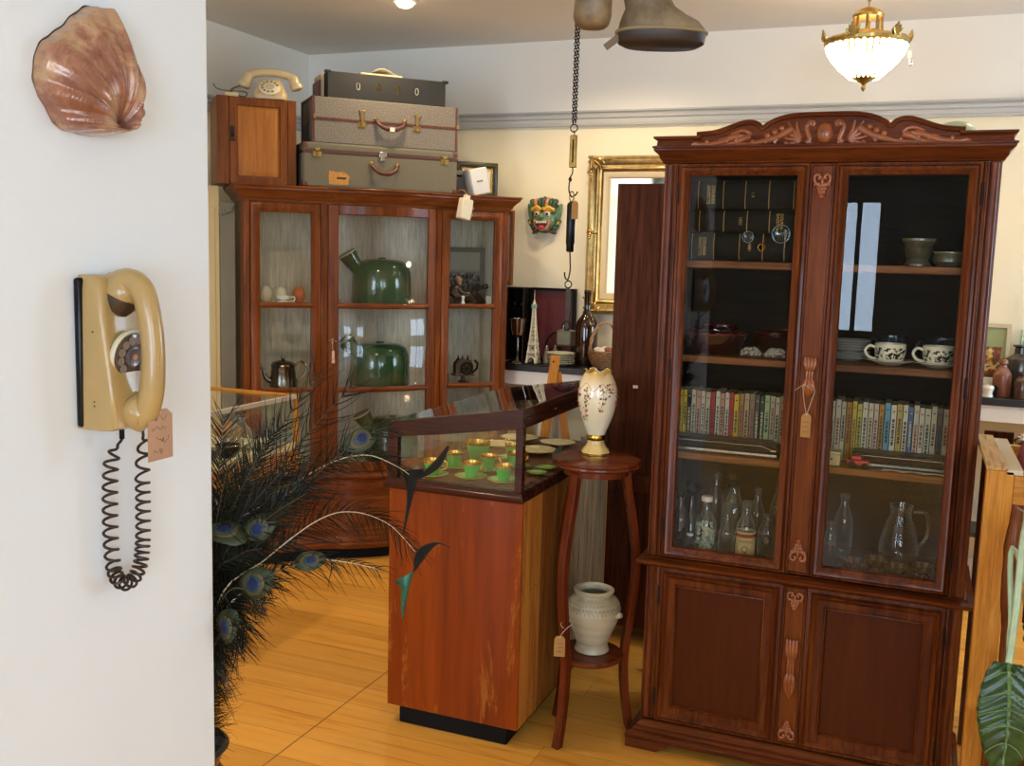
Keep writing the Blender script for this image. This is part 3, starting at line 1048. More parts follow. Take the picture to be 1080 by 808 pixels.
# bottles at the bottom
def bottle(px, py, y, r, h, neck, label, mat, cap=None, labelm=None, sh=.55, fill=None):
    p = at(px, py, y=y)
    t = T('bottle', label, 'bottle', (p.x, y, .6265), 0, 'old bottles in the bottom of the cabinet')
    prof = [(0, 0), (r * .92, 0), (r, .006), (r, h * sh), (r * .93, h * (sh + .07)), (neck * 1.5, h * (sh + .2)), (neck, h * (sh + .28)), (neck * .95, h * .93), (neck * 1.25, h * .94), (neck * 1.25, h * .985), (neck, h)]
    MB().lathe(prof, 28).obj('glass_body', mat, t)
    if cap is not None:
        MB().lathe([(neck * 1.5, h * .93), (neck * 1.5, h * 1.01), (neck * 1.3, h * 1.02), (0, h * 1.02)], 20).obj('cap', cap, t)
    if labelm is not None:
        MB().lathe([(r * 1.012, h * .06), (r * 1.012, h * sh * .92)], 28, cap=False).obj('paper_label', labelm[0], t)
        MB().lathe([(r * 1.02, h * sh * .74), (r * 1.02, h * sh * .86)], 28, cap=False).obj('label_heading', labelm[1], t)
        text('label_emblem', 'Q', r * .95, labelm[1], t, TR(.1 * r, -r * 1.03, h * .18) @ RX(PI / 2))
        text('label_word', 'SQUASH', r * .34, labelm[1], t, TR(.15 * r, -r * 1.03, h * sh * .62) @ RX(PI / 2))
    if fill is not None:
        m = MB()
        for i in range(90):
            a = rnd.random() * 6.28
            q = r * .8 * math.sqrt(rnd.random())
            m.sphere((q * math.cos(a), q * math.sin(a), .008 + h * sh * .95 * rnd.random()), rnd.uniform(.004, .008), 6)
        m.cur = 0
        m.obj('white_filling', fill, t)


WCAP = plain('white_cap', '#cfcabc', .5)
SHELLF = plain('white_shells', '#b5b59c', .5, 0, .35, 90)
bottle(716, 570, 3.125, .034, .17, .012, 'dark brown bottle in the left bottom corner behind the left door', BROWNB)
bottle(743, 582, 3.115, .034, .178, .012, 'clear bottle with white cap filled with white shells', BOTTLEG, WCAP, None, .5, SHELLF)
bottle(727, 582, 3.075, .018, .062, .007, 'tiny clear bottle with stopper in front of the brown one', BOTTLEG, WCAP)
bottle(765, 585, 3.10, .025, .175, .009, 'pale green slender bottle next to the shell-filled bottle', GREENB, None, None, .4)
bottle(771, 582, 3.19, .036, .22, .016, 'large clear bottle behind the slender pale green one', BOTTLEG, BLACK)
bottle(785, 588, 3.105, .03, .183, .011, 'clear bottle with worn cream and red label', BOTTLEG, None, (plain('aged_label', '#b79a66', .8, 0, .15, 50), plain('red_label', '#7e2c17', .8)), .52)
bottle(808, 588, 3.12, .031, .145, .013, 'squat greenish bottle by the right edge of the left door', GREENB, None, None, .6)
bottle(796, 580, 3.23, .028, .2, .01, 'clear bottle behind the labelled bottle', BOTTLEG)
bottle(752, 575, 3.27, .03, .23, .011, 'tall clear bottle at the back behind the shell-filled bottle', BOTTLEG)
bottle(819, 580, 3.24, .03, .235, .012, 'tall clear bottle at the back right behind the left door', BOTTLEG)
bottle(768, 565, 3.33, .03, .215, .012, 'greenish bottle at the back left behind the left door', GREENB)
t = T('decanter_stopper', 'round dark glass ball stopper on a decanter at the bottom left shelf', 'decanter', (at(729, 535, y=3.225).x, 3.225, .6265))
MB().lathe([(0, 0), (.04, 0), (.042, .01), (.04, .07), (.02, .1), (.012, .12), (.012, .15), (.014, .152)], 28).obj('decanter_body', BROWNB, t)
MB().sphere((0, 0, .176), .025, 18).obj('stopper', BLACKGLOSS, t)
bottle(874, 590, 3.10, .019, .15, .009, 'clear bottle at the left edge of the right door bottom shelf', BOTTLEG, None, None, .6)
bottle(888, 575, 3.28, .03, .2, .012, 'clear bottle at the back left behind the right door', BOTTLEG)
AMB = plain('amber_glass', '#4b3a22', .12, 0, .3, 30, coat=.5)
for i, (px, y, lb) in enumerate(((899, 3.10, 'leftmost amber pressed-glass dish on the bottom shelf behind the right door'), (923, 3.15, 'second amber pressed-glass dish from the left on the bottom right shelf'), (945, 3.10, 'third amber pressed-glass dish from the left on the bottom right shelf'), (972, 3.14, 'rightmost amber pressed-glass dish on the bottom right shelf'))):
    p = at(px, 605, y=y)
    w = lambda a, zz: 1 + .06 * math.cos(12 * a)
    t = T('pressed_glass_dish', lb, 'dish', (p.x, y, .6265), 0, 'amber glass dishes')
    MB().lathe([(0, 0), (.02, 0), (.022, .006), (.014, .012), (.03, .024), (.038, .04), (.035, .04), (.026, .026), (0, .018)], 48, wob=w, cap=False).obj('dish', AMB, t)
t = T('glass_jug', 'large clear glass jug at the back behind the amber dishes', 'jug', (at(948, 570, y=3.26).x, 3.26, .6265))
MB().lathe([(0, 0), (.05, 0), (.055, .01), (.06, .06), (.045, .12), (.03, .16), (.036, .19), (.034, .19), (.027, .16)], 32, cap=False).obj('body', BOTTLEG, t)
MB().tube(spline([(.035, 0, .17), (.075, 0, .165), (.08, 0, .1), (.056, 0, .06)], 6), .006, 8).obj('handle', BOTTLEG, t)
# ------------------------------------------------------------------ the green-cup display counter
KX0, KX1, KY0, KY1 = -1.538, -1.073, 2.76, 3.69
KX = (KX0 + KX1) / 2
case = T('display_counter', 'glass-topped dark display counter on a worn red varnished base, green cups inside', 'display counter', (KX, KY0, 0))
hw, dp = (KX1 - KX0) / 2, KY1 - KY0
MB().box(-hw + .04, hw - .04, .03, dp - .03, 0, .065).obj('plinth', BLACK, case, bevel=.002)


def rounded(x0, x1, y0, y1, r):
    p = []
    for cx, cy, a0 in ((x1 - r, y0 + r, -90), (x1 - r, y1 - .004, 0), (x0 + r, y1 - .004, 90), (x0 + r, y0 + r, 180)):
        rr = r if cy < y1 - .01 else .003
        for i in range(7):
            a = math.radians(a0 + 90 * i / 6)
            p.append((cx + (r - rr) * (1 if cx > 0 else -1) * 0 + rr * math.cos(a) + ((r - .003) if rr == .003 and cx > 0 else -(r - .003) if rr == .003 else 0), cy + rr * math.sin(a)))
    return p


MB().prism(rounded(-hw, hw, 0, .03, .02), .06, .80, 'xy').obj('front_panel', CASE_FRONT, case, bevel=.003)
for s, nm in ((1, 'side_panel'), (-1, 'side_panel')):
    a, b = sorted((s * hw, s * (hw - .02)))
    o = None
    for y0, y1, mt in ((.0305, .19, CASE_SIDE), (.1905, .42, CASE_SIDE_SHADED), (.4205, dp - .006, SIDE_DAYLIT)):
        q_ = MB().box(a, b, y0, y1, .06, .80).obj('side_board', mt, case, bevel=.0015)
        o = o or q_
    MB().box(a, b, dp - .0055, dp, .06, .80).obj('lit_edge', PINE, case, bevel=.001)  # pale strip paints the light caught on the rear edge
    m = MB()
    for yy in (.10, .15):
        for zz in (.12, .5):
            m.sphere((s * (hw + .0005), yy, zz), (.0012, .003, .003), 6)
    m.obj('nail_head', STEEL, o)
MB().box(-hw + .02, hw - .02, dp - .02, dp, .06, .80).obj('back_panel', CASE_FRONT, case)
sill = [(-.03, .80), (.004, .80), (.009, .805), (.010, .812), (.006, .818), (.002, .821), (.002, .829), (-.002, .834), (-.03, .834)]
m = MB().sweep([(-hw, 0), (hw, 0), (hw, dp), (-hw, dp)], sill, closed=True)
m.obj('sill_moulding', CASE_DARK, case)
MB().box(-hw + .03, hw - .03, .03, dp - .03, .805, .833).obj('tray_floor', wood('tray_floor_timber', ['#4f2f1b', '#603b24', '#70492f'], 'y', .6, .35, .2, fine=.15), case)


def zt(x):  # sloping top
    return 1.014 + (x + hw) / (2 * hw) * .078


def zl(x):  # underside of the top rails
    return .963 + (x + hw) / (2 * hw) * .068


pw = .036
for yy0, yy1 in ((0, .026), (dp - .026, dp)):
    MB().prism([(-hw, .834), (-hw + pw, .834), (-hw + pw, zl(-hw + pw)), (-hw, zl(-hw))], yy0, yy1).obj('corner_post', CASE_DARK, case, bevel=.0015)
    MB().prism([(hw - .024, .834), (hw, .834), (hw, zl(hw)), (hw - .024, zl(hw - .024))], yy0, yy1).obj('corner_post', CASE_DARK, case, bevel=.0015)
    MB().prism([(-hw, zl(-hw)), (hw, zl(hw)), (hw, zt(hw)), (-hw, zt(-hw))], yy0, yy1).obj('top_rail', CASE_DARK, case, bevel=.0015)
MB().prism([(-hw, zl(-hw)), (-hw + .026, zl(-hw + .026)), (-hw + .026, zt(-hw + .026)), (-hw, zt(-hw))], .026, dp - .026).obj('side_rail', CASE_DARK_Y, case, bevel=.0015)
o = MB().prism([(hw - .026, zl(hw - .026)), (hw, zl(hw)), (hw, zt(hw)), (hw - .026, zt(hw - .026))], .026, dp - .026).obj('side_rail', CASE_DARK_Y, case, bevel=.0015)
MB().box(hw, hw + .0012, .29, .33, 1.055, 1.0605).obj('hinge_plate', STEEL, o)
MB().box(hw, hw + .0015, .0265, dp - .03, 1.062, 1.0635).obj('lid_joint', BLACK, o)
MB().prism([(-hw + .004, zt(-hw) + .0005), (hw - .004, zt(hw - .004) + .0002), (hw - .004, zt(hw - .004) + .004), (-hw + .004, zt(-hw) + .0045)], .004, dp - .004).obj('glass_lid', GLASS, case, smooth=False)
MB().prism([(-hw + pw - .004, .832), (hw - .02, .832), (hw - .02, zl(hw) + .003), (-hw + pw - .004, zl(-hw + pw) + .003)], .012, .015).obj('front_glass', GLASS, case, smooth=False)
MB().box(hw - .015, hw - .012, .024, dp - .024, .832, 1.034).obj('side_glass', GLASS, case, smooth=False)
MB().box(-hw + .012, -hw + .015, .024, dp - .024, .832, .966).obj('side_glass', GLASS, case, smooth=False)
MB().prism([(-hw + pw - .004, .832), (hw - .02, .832), (hw - .02, zl(hw) + .003), (-hw + pw - .004, zl(-hw + pw) + .003)], dp - .015, dp - .012).obj('back_glass', GLASS, case, smooth=False)

# green and gold coffee cups
TZ = .8337
GCM = (GREENC, GREENC)
spots = [('A', 455.7, 501.5, 'leftmost green gilt coffee cup at the front of the counter', 20), ('B', 478.8, 493, 'green gilt cup behind the leftmost one', 200), ('C', 497, 504, 'middle green gilt cup of the front row', 60), ('D', 515, 496.5, 'green gilt cup between the middle and right front cups, set back', -10), ('E', 531, 507.7, 'rightmost green gilt cup of the front row by the corner post', 100), ('H', 543, 493, 'green gilt cup behind the rightmost front cup', 50), ('G', 541, 484, 'farthest small green gilt cup, near the plates', 0)]
for k_, px, py, lb, rz in spots:
    c = at(px, py, z=TZ + .004)
    sc_ = .052
    saucer(c.x, c.y, TZ, sc_, 'green gilt-edged saucer under the ' + lb.replace(' green gilt', '').replace('green gilt ', '').replace(' coffee', ''), 'green saucers', GREENS, GOLD)
    t = T('coffee_cup', lb, 'cup', (c.x, c.y, TZ + .0045), math.radians(rz), 'green and gold coffee cups')
    r, h = .0305, .053
    MB().lathe([(0, 0), (r * .5, 0), (r * .55, .002), (r * .72, h * .35), (r * .9, h * .75), (r * .97, h * .88), (r * .92, h * .88), (r * .5, .006), (0, .005)], 28, cap=False).obj('body', GREENC, t)
    MB().lathe([(r * .96, h * .84), (r, h), (r * .93, h), (r * .86, h * .8)], 28, cap=False).obj('gilt_rim', GOLD, t)
    MB().tube(spline([(r * .9, 0, h * .8), (r * 1.45, 0, h * .85), (r * 1.55, 0, h * .5), (r * .75, 0, h * .3)], 5), .0026, 8).obj('handle', GOLD, t)
c = at(504, 487, z=TZ)
t = T('sugar_bowl', 'larger green gilt-rimmed sugar bowl standing among the green cups', 'sugar bowl', (c.x, c.y, TZ), 0)
MB().lathe([(0, 0), (.028, 0), (.03, .003), (.038, .035), (.042, .062), (.04, .062), (.032, .01), (0, .008)], 32, cap=False).obj('body', GREENC, t)
MB().lathe([(.0412, .060), (.044, .073), (.041, .073), (.038, .058)], 32, cap=False).obj('gilt_rim', GOLD, t)
for x_, y_, lb in ((-1.127, 3.035, 'empty green saucer at the right side glass of the counter, nearer one'), (-1.13, 3.125, 'empty green saucer at the right side glass of the counter, farther one')):
    saucer(x_, y_, TZ, .036, lb, 'green saucers', GREENS, GOLD)
IVORY = plain('ivory_gilt_china', '#cdbf92', .2, 0, .18, 40, coat=.4)
for x, y, r, lb in ((-1.42, 3.40, .07, 'ivory gilt plate lying behind the sugar bowl'), (-1.25, 3.36, .075, 'ivory gilt plate in the middle of the counter behind the cups'), (-1.40, 3.56, .075, 'ivory gilt plate at the far left corner of the counter'), (-1.235, 3.545, .07, 'largest ivory gilt plate at the back of the counter')):
    saucer(x, y, TZ, r, lb, 'ivory gilt plates', IVORY, GOLD, 'plate')
t = T('glass_dish', 'cut glass dish at the far right corner of the display counter', 'dish', (-1.130, 3.612, TZ))
MB().lathe([(0, 0), (.025, 0), (.03, .004), (.034, .03), (.032, .03), (.026, .008), (0, .006)], 24, wob=lambda a, z: 1 + .05 * math.cos(12 * a), cap=False).obj('dish_body', CRYSTAL, t)
c = at(577, 499, z=TZ)
t = T('carved_leaf', 'small dark leaf-shaped ornament standing at the right side glass of the counter', 'ornament', (-1.115, 3.20, TZ))
MB().prism(spline([(-.016, .006, 0), (-.02, .03, 0), (-.008, .055, 0), (.012, .072, 0), (.02, .066, 0), (.014, .04, 0), (.004, .018, 0), (0, .006, 0)], 4) and [(p.x, p.y) for p in spline([(-.016, .006, 0), (-.02, .03, 0), (-.008, .055, 0), (.012, .072, 0), (.02, .066, 0), (.014, .04, 0), (.004, .018, 0), (0, .006, 0)], 4)], -.004, .004).obj('leaf', plain('dark_bronze_green', '#2a2c1c', .4), t, bevel=.0015)
MB().box(-.022, .012, -.012, .012, 0, .007).obj('foot', plain('dark_bronze', '#26211a', .4), t, bevel=.002)

# ------------------------------------------------------------------ plant stand, vase, jar
SX, SY = -.907, 2.985
st = T('plant_stand', 'red mahogany round plant stand with bowed legs and low shelf', 'plant stand', (SX, SY, 0))
MB().lathe([(0, .896), (.130, .896), (.139, .899), (.1425, .904), (.1415, .909), (.137, .911), (.139, .914), (.1375, .919), (.13, .921), (0, .921)], 48, cap=False).obj('top', STANDTOP, st)
MB().lathe([(.098, .872), (.104, .872), (.104, .896), (.098, .896)], 40, cap=False).obj('apron', STANDW, st)
MB().lathe([(0, .262), (.104, .262), (.110, .267), (.110, .275), (.106, .28), (0, .28)], 40, cap=False).obj('shelf', STANDTOP, st)
for a in (-111, 36, 150):
    R = RZ(math.radians(a))
    prof = [(.10, .885), (.112, .80), (.132, .70), (.146, .60), (.146, .50), (.134, .39), (.122, .29), (.120, .22), (.128, .12), (.143, .03), (.150, 0)]
    P = spline([(r, 0, z) for r, z in prof], 4)
    rings = []
    for i, p in enumerate(P):
        t_ = (P[min(i + 1, len(P) - 1)] - P[max(i - 1, 0)]).normalized()
        nrm = V((-t_.z, 0, t_.x))
        w_, d_ = .0135, .012
        if i == 0 or i == len(P) - 1:
            nrm = V((1, 0, 0))
        ring = [p + nrm * d_ + V((0, w_, 0)), p + nrm * d_ - V((0, w_, 0)), p - nrm * d_ - V((0, w_, 0)), p - nrm * d_ + V((0, w_, 0))]
        rings.append([R @ q for q in ring])
    MB().loft(rings).obj('leg', STANDW, st, ang=50, bevel=.002)
tg = T('price_tag', 'brown card price tag tied round the left leg of the plant stand', 'price tag', at(592, 668, y=2.826))
M = RZ(math.radians(18))
MB().prism([(-.018, -.075), (.016, -.075), (.016, -.018), (.008, -.008), (-.01, -.008), (-.018, -.018)], -.0006, .0006, M=TR(-.002, -.004, .0) @ M).obj('card', CARD, tg)
MB().tube(spline([(-.003, -.006, -.014), (.006, -.008, .004), (.022, -.004, .024), (.03, .01, .03), (.026, .03, .03), (.008, .034, .03), (-.004, .022, .03), (-.004, .004, .026), (.008, -.006, .02)], 5), .0009, 6).obj('string', STRING, tg)
m = MB()
for i in range(3):
    z = -.032 - i * .013
    m.tube([M @ V((-.011 + .0025 * j, -.0052, z + (.003 if j % 2 else -.001))) for j in range(8)], .0005, 4)
m.obj('handwriting', INK, tg)

q = N('flower_vase_china')
v_ = q.coords((1, 1, 1))
body = q.ramp(q.noise(v_, 9, 2), [(.35, lin('#e0d2ac')), (.6, lin('#ebe2c8'))])
# painted sprays of flowers and leaves
vo = q.n('TexVoronoi')
vo.inputs['Scale'].default_value = 34
q.l(v_, vo.inputs['Vector'])
dots = q.ramp(vo.outputs['Distance'], [(.26, (1, 1, 1)), (.32, (0, 0, 0))])
spray = q.ramp(q.noise(v_, 13, 2), [(.53, (0, 0, 0)), (.56, (1, 1, 1))])
both = q.mix(1.0, dots, spray, 'MULTIPLY')
fc = q.ramp(q.noise(v_, 40, 2), [(.4, lin('#8c2f3a')), (.5, lin('#a9853a')), (.58, lin('#4c4a3a')), (.66, lin('#b5474f'))], 'CONSTANT')
body = q.mix(0.0, body, fc)
sepz = q.n('SeparateXYZ')
tc = q.n('TexCoord')
q.l(tc.outputs['Object'], sepz.inputs[0])
topg = q.ramp(sepz.outputs[2], [(.215, (0, 0, 0)), (.27, (1, 1, 1))])
body = q.mix(topg, body, lin('#c9a04e'))
q.l(body, q.b.inputs['Base Color'])
q.set(Roughness=.18)
q.b.inputs['Coat Weight'].default_value = .5
VASEM = q.m
c = at(628, 478, z=.921)
vz = T('vase', 'ivory flower-painted china vase with gilt collar standing on the plant stand', 'vase', (c.x, min(c.y, SY + .085), .9212))
wv = lambda a, z: 1 + (.035 * math.cos(6 * a) if z > .255 else .012 * math.cos(6 * a))
rim = lambda a: .262 + .008 * math.cos(3 * a + .8)
m = MB()
prof = [(.029, .062), (.033, .075), (.046, .105), (.057, .14), (.063, .175), (.063, .205), (.057, .235), (.048, .252), (.040, .262), (.042, .27), (.038, .27), (.036, .258), (.05, .235), (.057, .2), (.055, .16), (.03, .085), (.0, .075)]
m.lathe(prof, 48, wob=lambda a, z: 1 + (.04 * math.cos(5 * a) if z > .25 else 0), cap=False)
m.v = [(x, y, z + (.007 * math.cos(5 * math.atan2(y, x) + 1) * min(1, (z - .235) / .03) if z > .235 else 0)) for x, y, z in m.v]
m.obj('body', VASEM, vz)
PR = [(z, r) for r, z in prof[:9]]


def vr(z):
    for (z0, r0), (z1, r1) in zip(PR, PR[1:]):
        if z0 <= z <= z1:
            return r0 + (r1 - r0) * (z - z0) / (z1 - z0)
    return .05


def vp(a, z, lift=.0):
    a = math.radians(-73 + a)
    r = vr(z) + lift
    return V((r * math.cos(a), r * math.sin(a), z))


FL = [plain('painted_rose', '#b0475a', .35), plain('painted_dark_leaf', '#4a4436', .35), plain('painted_gold_leaf', '#b08d3c', .35), plain('painted_plum', '#6d2636', .35)]
m = MB()
fr_ = random.Random(8)
for a0, zs in ((-38, (.215, .20, .185, .168, .15, .132, .115)), (12, (.222, .205, .188, .17, .15)), (38, (.225, .212, .20)), (-75, (.21, .19, .165, .14)), (70, (.21, .19, .17))):
    m.cur = 2
    m.tube([vp(a0 + 6 * math.sin(40 * z), z, .0002) for z in zs], .0009, 5)
    for z in zs:
        for q_ in range(5):
            m.cur = fr_.choice((0, 0, 1, 2, 2, 3))
            a_, zz_ = a0 + 6 * math.sin(40 * z) + fr_.uniform(-11, 11), z + fr_.uniform(-.008, .008)
            s_ = fr_.uniform(.0018, .0042)
            m.sphere(vp(a_, zz_), (s_, s_, s_ * .9), 6)
m.cur = 2
m.tube([vp(a, .222 + .012 * math.sin(a * .12), .0002) for a in range(-90, 95, 6)], .0011, 5)
m.obj('painted_sprays', FL, vz)
MB().lathe([(.029, .045), (.031, .049), (.0315, .058), (.029, .064)], 32, cap=False).obj('gilt_collar', GOLD, vz)
MB().lathe([(0, 0), (.045, 0), (.047, .004), (.042, .014), (.032, .026), (.027, .038), (.028, .047), (0, .047)], 40, wob=lambda a, z: 1 + .04 * math.cos(8 * a) * (1 if z < .02 else .2), cap=False).obj('foot', plain('vase_foot_china', '#d8b873', .25, 0, .12, 20, coat=.4), vz)
m = MB().tube([(.046 * (1 + .04 * math.cos(8 * a)) * math.cos(a), .046 * (1 + .04 * math.cos(8 * a)) * math.sin(a), .003) for a in [2 * PI * i / 64 for i in range(64)]], .0022, 6, closed=True)
m.obj('gilt_foot_edge', GOLD, vz)

q = N('grey_stoneware')
v_ = q.coords((1, 1, 14))
q.l(q.ramp(q.noise(v_, 3, 5), [(.3, lin('#918567')), (.55, lin('#b1a78a')), (.75, lin('#c5bb9d'))]), q.b.inputs['Base Color'])
q.set(Roughness=.35)
q.bump(q.noise(v_, 6, 3), .2, .003)
STONE = q.m
c = at(624, 683, z=.28)
jr = T('stoneware_jar', 'pale grey stoneware jar with small side lugs on the low shelf of the stand', 'jar', (SX + .004, SY + .012, .2806))
MB().lathe([(0, 0), (.046, 0), (.05, .004), (.047, .014), (.044, .024), (.05, .045), (.064, .085), (.075, .12), (.078, .142), (.073, .165), (.06, .182), (.05, .188), (.05, .192), (.057, .2), (.058, .206), (.052, .209), (.043, .205), (.042, .19), (.066, .16), (.068, .13), (.04, .03), (0, .02)], 48, M=Matrix.Diagonal((1.14, 1.14, 1)), cap=False).obj('body', STONE, jr)
m = MB()
for row in range(3):
    for i in range(40):
        a = 2 * PI * i / 40 + row * .07
        z0 = .172 - row * .011
        r = {0: .0695, 1: .0742, 2: .0768}[row] * 1.14
        m.tube([(r * math.cos(a), r * math.sin(a), z0), ((r + .0015) * math.cos(a + .02), (r + .0015) * math.sin(a + .02), z0 - .008)], .0013, 5)
m.obj('comb_marks', plain('stoneware_marks', '#7a6f55', .5), jr)
for a in (-12, 168):
    a = math.radians(a)
    MB().tube(spline([(.084 * math.cos(a), .084 * math.sin(a), .132), (.098 * math.cos(a), .098 * math.sin(a), .138), (.104 * math.cos(a), .104 * math.sin(a), .14)], 4), [.009] * 5 + [.008] * 3 + [.004], 10).obj('lug', STONE, jr)

# boards standing behind the stand
t = T('wardrobe', 'tall dark brown planked wardrobe back standing behind the plant stand', 'wardrobe', (-.80, 3.83, 0))
m = MB()
for a, b in ((-.32, -.13), (-.128, .06), (.062, .30)):
    MB().box(a, b, 0, .02, .05, 1.842).obj('plank', DARKPLANK, t, bevel=.002)
m.box(-.32, -.30, .02, .4, .05, 1.842).box(.28, .30, .02, .4, .05, 1.842).box(-.30, .28, .38, .4, .05, 1.842).box(-.30, .28, .02, .38, 1.82, 1.842)
m.obj('carcass', DARKPLANK, t)
MB().box(-.325, .30, -.012, .0, .62, .69).obj('cross_batten', DARKPLANK, t, bevel=.003)
for x in (-.30, .28):
    for y in (.02, .36):
        MB().box(x - .018, x + .018, y, y + .04, 0, .05).obj('foot', DARKPLANK, t)
MB().box(-.225, -.205, -.0015, 0, 1.04, 1.052).obj('paper_chip', PAPER, t)
# ------------------------------------------------------------------ the corner cabinet with the bowed door
_u45, _v45 = V((math.sqrt(.5), math.sqrt(.5), 0)), V((-math.sqrt(.5), math.sqrt(.5), 0))
_P = at(385, 592, z=0)
CO_ = _P + _v45 * .08 + _u45 * .097
CO_.z = 0


def cc(px, py, v):
    """(across, height) on a plane parallel to the corner cabinet's front, v behind it"""
    d = ray(px, py)
    t = ((CO_ - CAM).dot(_v45) + v) / d.dot(_v45)
    p = CAM + d * t
    return (p - CO_).dot(_u45), p.z


def cw(u, v, z):
    return CO_ + _u45 * u + _v45 * v + V((0, 0, z))


QR = math.radians(45)
ck = T('china_cabinet', 'red-brown corner china cabinet with a bowed glass door between two flat glass doors', 'cabinet', CO_, QR)
HW, BW, SAG = .675, .285, .055
TOPZ = 1.85


def bow(u, off=0):
    return -SAG * max(0, 1 - (u / BW) ** 2) + off


def bowbar(m, u0, u1, z0, z1, o0, o1, n=14):
    rings = []
    for i in range(n + 1):
        u = u0 + (u1 - u0) * i / n
        b = bow(u)
        rings.append([V((u, b + o0, z0)), V((u, b + o1, z0)), V((u, b + o1, z1)), V((u, b + o0, z1))])
    return m.loft(rings)


def front_path(x, back=.33, n=12):
    return [(-x, back), (-x, 0)] + [(-BW + 2 * BW * i / n, bow(-BW + 2 * BW * i / n)) for i in range(n + 1)] + [(x, 0), (x, back)]


FABRIC = N('grey_lined_back')
v_ = FABRIC.coords((60, 60, 5))
FABRIC.l(FABRIC.ramp(FABRIC.noise(v_, 1.6, 4, .7), [(.3, lin('#ada490')), (.55, lin('#cfc5b0')), (.75, lin('#e4dac4'))]), FABRIC.b.inputs['Base Color'])
FABRIC.set(Roughness=.85)
FABRIC = FABRIC.m
m = MB()
for s in (-1, 1):
    a, b = sorted((s * HW, s * (HW - .02)))
    m.box(a, b, .02, .345, .06, 1.80)
m.obj('side_panel', REDWOOD, ck)
MB().box(-HW + .02, HW - .02, .330, .345, .06, 1.80).box(-HW + .02, -HW + .024, .03, .33, .46, 1.79).box(HW - .024, HW - .02, .03, .33, .46, 1.79).box(-HW + .024, HW - .024, .03, .33, 1.784, 1.79).box(-HW + .024, HW - .024, .03, .33, .460, .4605).obj('lining', FABRIC, ck)
m = MB().prism(front_path(HW - .002, .345), 1.79, 1.80, 'xy').prism(front_path(HW - .002, .345), .44, .46, 'xy').prism(front_path(HW - .002, .345), .06, .08, 'xy')
m.obj('boards', REDWOOD_X, ck)
kick = [(-.03, 0), (-.03, .062), (-.06, .062), (-.06, 0)]
MB().sweep(front_path(HW, .34), kick).obj('toe_kick', BLACK, ck)
crn = [(-.02, 1.775), (.003, 1.775), (.005, 1.784), (.012, 1.789), (.016, 1.80), (.028, 1.815), (.040, 1.826), (.045, 1.830), (.045, 1.836), (.05, 1.84), (.052, 1.846), (.049, 1.85), (-.02, 1.85)]
m = MB().sweep(front_path(HW, .345), crn)
m.prism(front_path(HW - .01, .345), 1.80, 1.8495, 'xy')
m.obj('cornice', REDWOOD_X, ck)
bm_ = [(-.02, .062), (.012, .062), (.018, .07), (.018, .085), (.012, .092), (.014, .10), (.010, .112), (.004, .12), (-.02, .12)]
MB().sweep(front_path(HW, .345), bm_).obj('base_moulding', REDWOOD_X, ck)
wm = [(-.02, .415), (.004, .415), (.008, .42), (.016, .425), (.018, .433), (.012, .44), (.006, .446), (.004, .455), (-.02, .455)]
MB().sweep(front_path(HW, .345), wm).obj('waist_moulding', REDWOOD_X, ck)

# lower fronts
for s in (-1, 1):
    a, b = sorted((s * (HW - .02), s * BW))
    d = MB().box(a, b, .0, .02, .12, .415).obj('lower_panel', REDWOOD_X, ck)
    MB().frame(a + .04, b - .04, .16, .375, [(0, 0), (.004, -.006), (.012, -.006), (.016, 0)]).obj('bead', REDWOOD_X, d)
m = bowbar(MB(), -BW, BW, .12, .415, 0, .02)
d = m.obj('bow_drawer', REDWOOD_X, ck)
m = MB()
for (z0, z1) in ((.155, .163), (.352, .36)):
    bowbar(m, -BW + .05, BW - .05, z0, z1, -.006, 0)
for u in (-BW + .05, BW - .058):
    bowbar(m, u, u + .008, .155, .36, -.006, 0, 2)
m.obj('bead', REDWOOD_X, d)

# posts between the bays
for s in (-1, 1):
    a, b = sorted((s * (BW - .008), s * (BW + .022)))
    MB().box(a, b, -.004, .025, .455, 1.775).obj('post', REDWOOD, ck, bevel=.003)
    a, b = sorted((s * (HW - .03), s * HW))
    MB().box(a, b, -.002, .025, .455, 1.775).obj('post', REDWOOD, ck, bevel=.003)

BARS = (1.285, .872)
fp = [(0, .02), (0, -.004), (.004, -.008), (.030, -.008), (.034, -.004), (.042, -.002), (.046, .004), (.046, .02)]
for s in (-1, 1):
    a, b = sorted((s * (HW - .032), s * (BW + .024)))
    d = MB().frame(a, b, .458, 1.772, fp).obj('side_door', REDWOOD, ck, ang=50)
    MB().box(a + .04, b - .04, .008, .011, .50, 1.73).obj('glass_pane', CABGLASS, d, smooth=False)
    for z in BARS:
        MB().tube([(a + .042, -.001, z), (b - .042, -.001, z)], .013, 12, up=(0, 0, 1)).obj('glazing_bar', REDWOOD_X, d)
m = MB()
bowbar(m, -BW + .010, -BW + .058, .458, 1.772, -.010, .012, 3)
bowbar(m, BW - .058, BW - .010, .458, 1.772, -.010, .012, 3)
bowbar(m, -BW + .058, BW - .058, .458, .505, -.010, .012)
bowbar(m, -BW + .058, BW - .058, 1.725, 1.772, -.010, .012)
d = m.obj('bow_door', REDWOOD, ck, bevel=.004)
MB().surf(lambda i, j: V((-BW + .055 + (2 * BW - .11) * i, bow(-BW + .055 + (2 * BW - .11) * i) + .002, .5 + 1.23 * j)), 32, 1).obj('curved_glass', CURVEGLASS, d, solid=.003)
for z in BARS:
    P = [(u, bow(u) - .006, z) for u in [-BW + .055 + (2 * BW - .11) * i / 16 for i in range(17)]]
    MB().tube(P, .014, 12, up=(0, 0, 1)).obj('glazing_bar', REDWOOD_X, d)
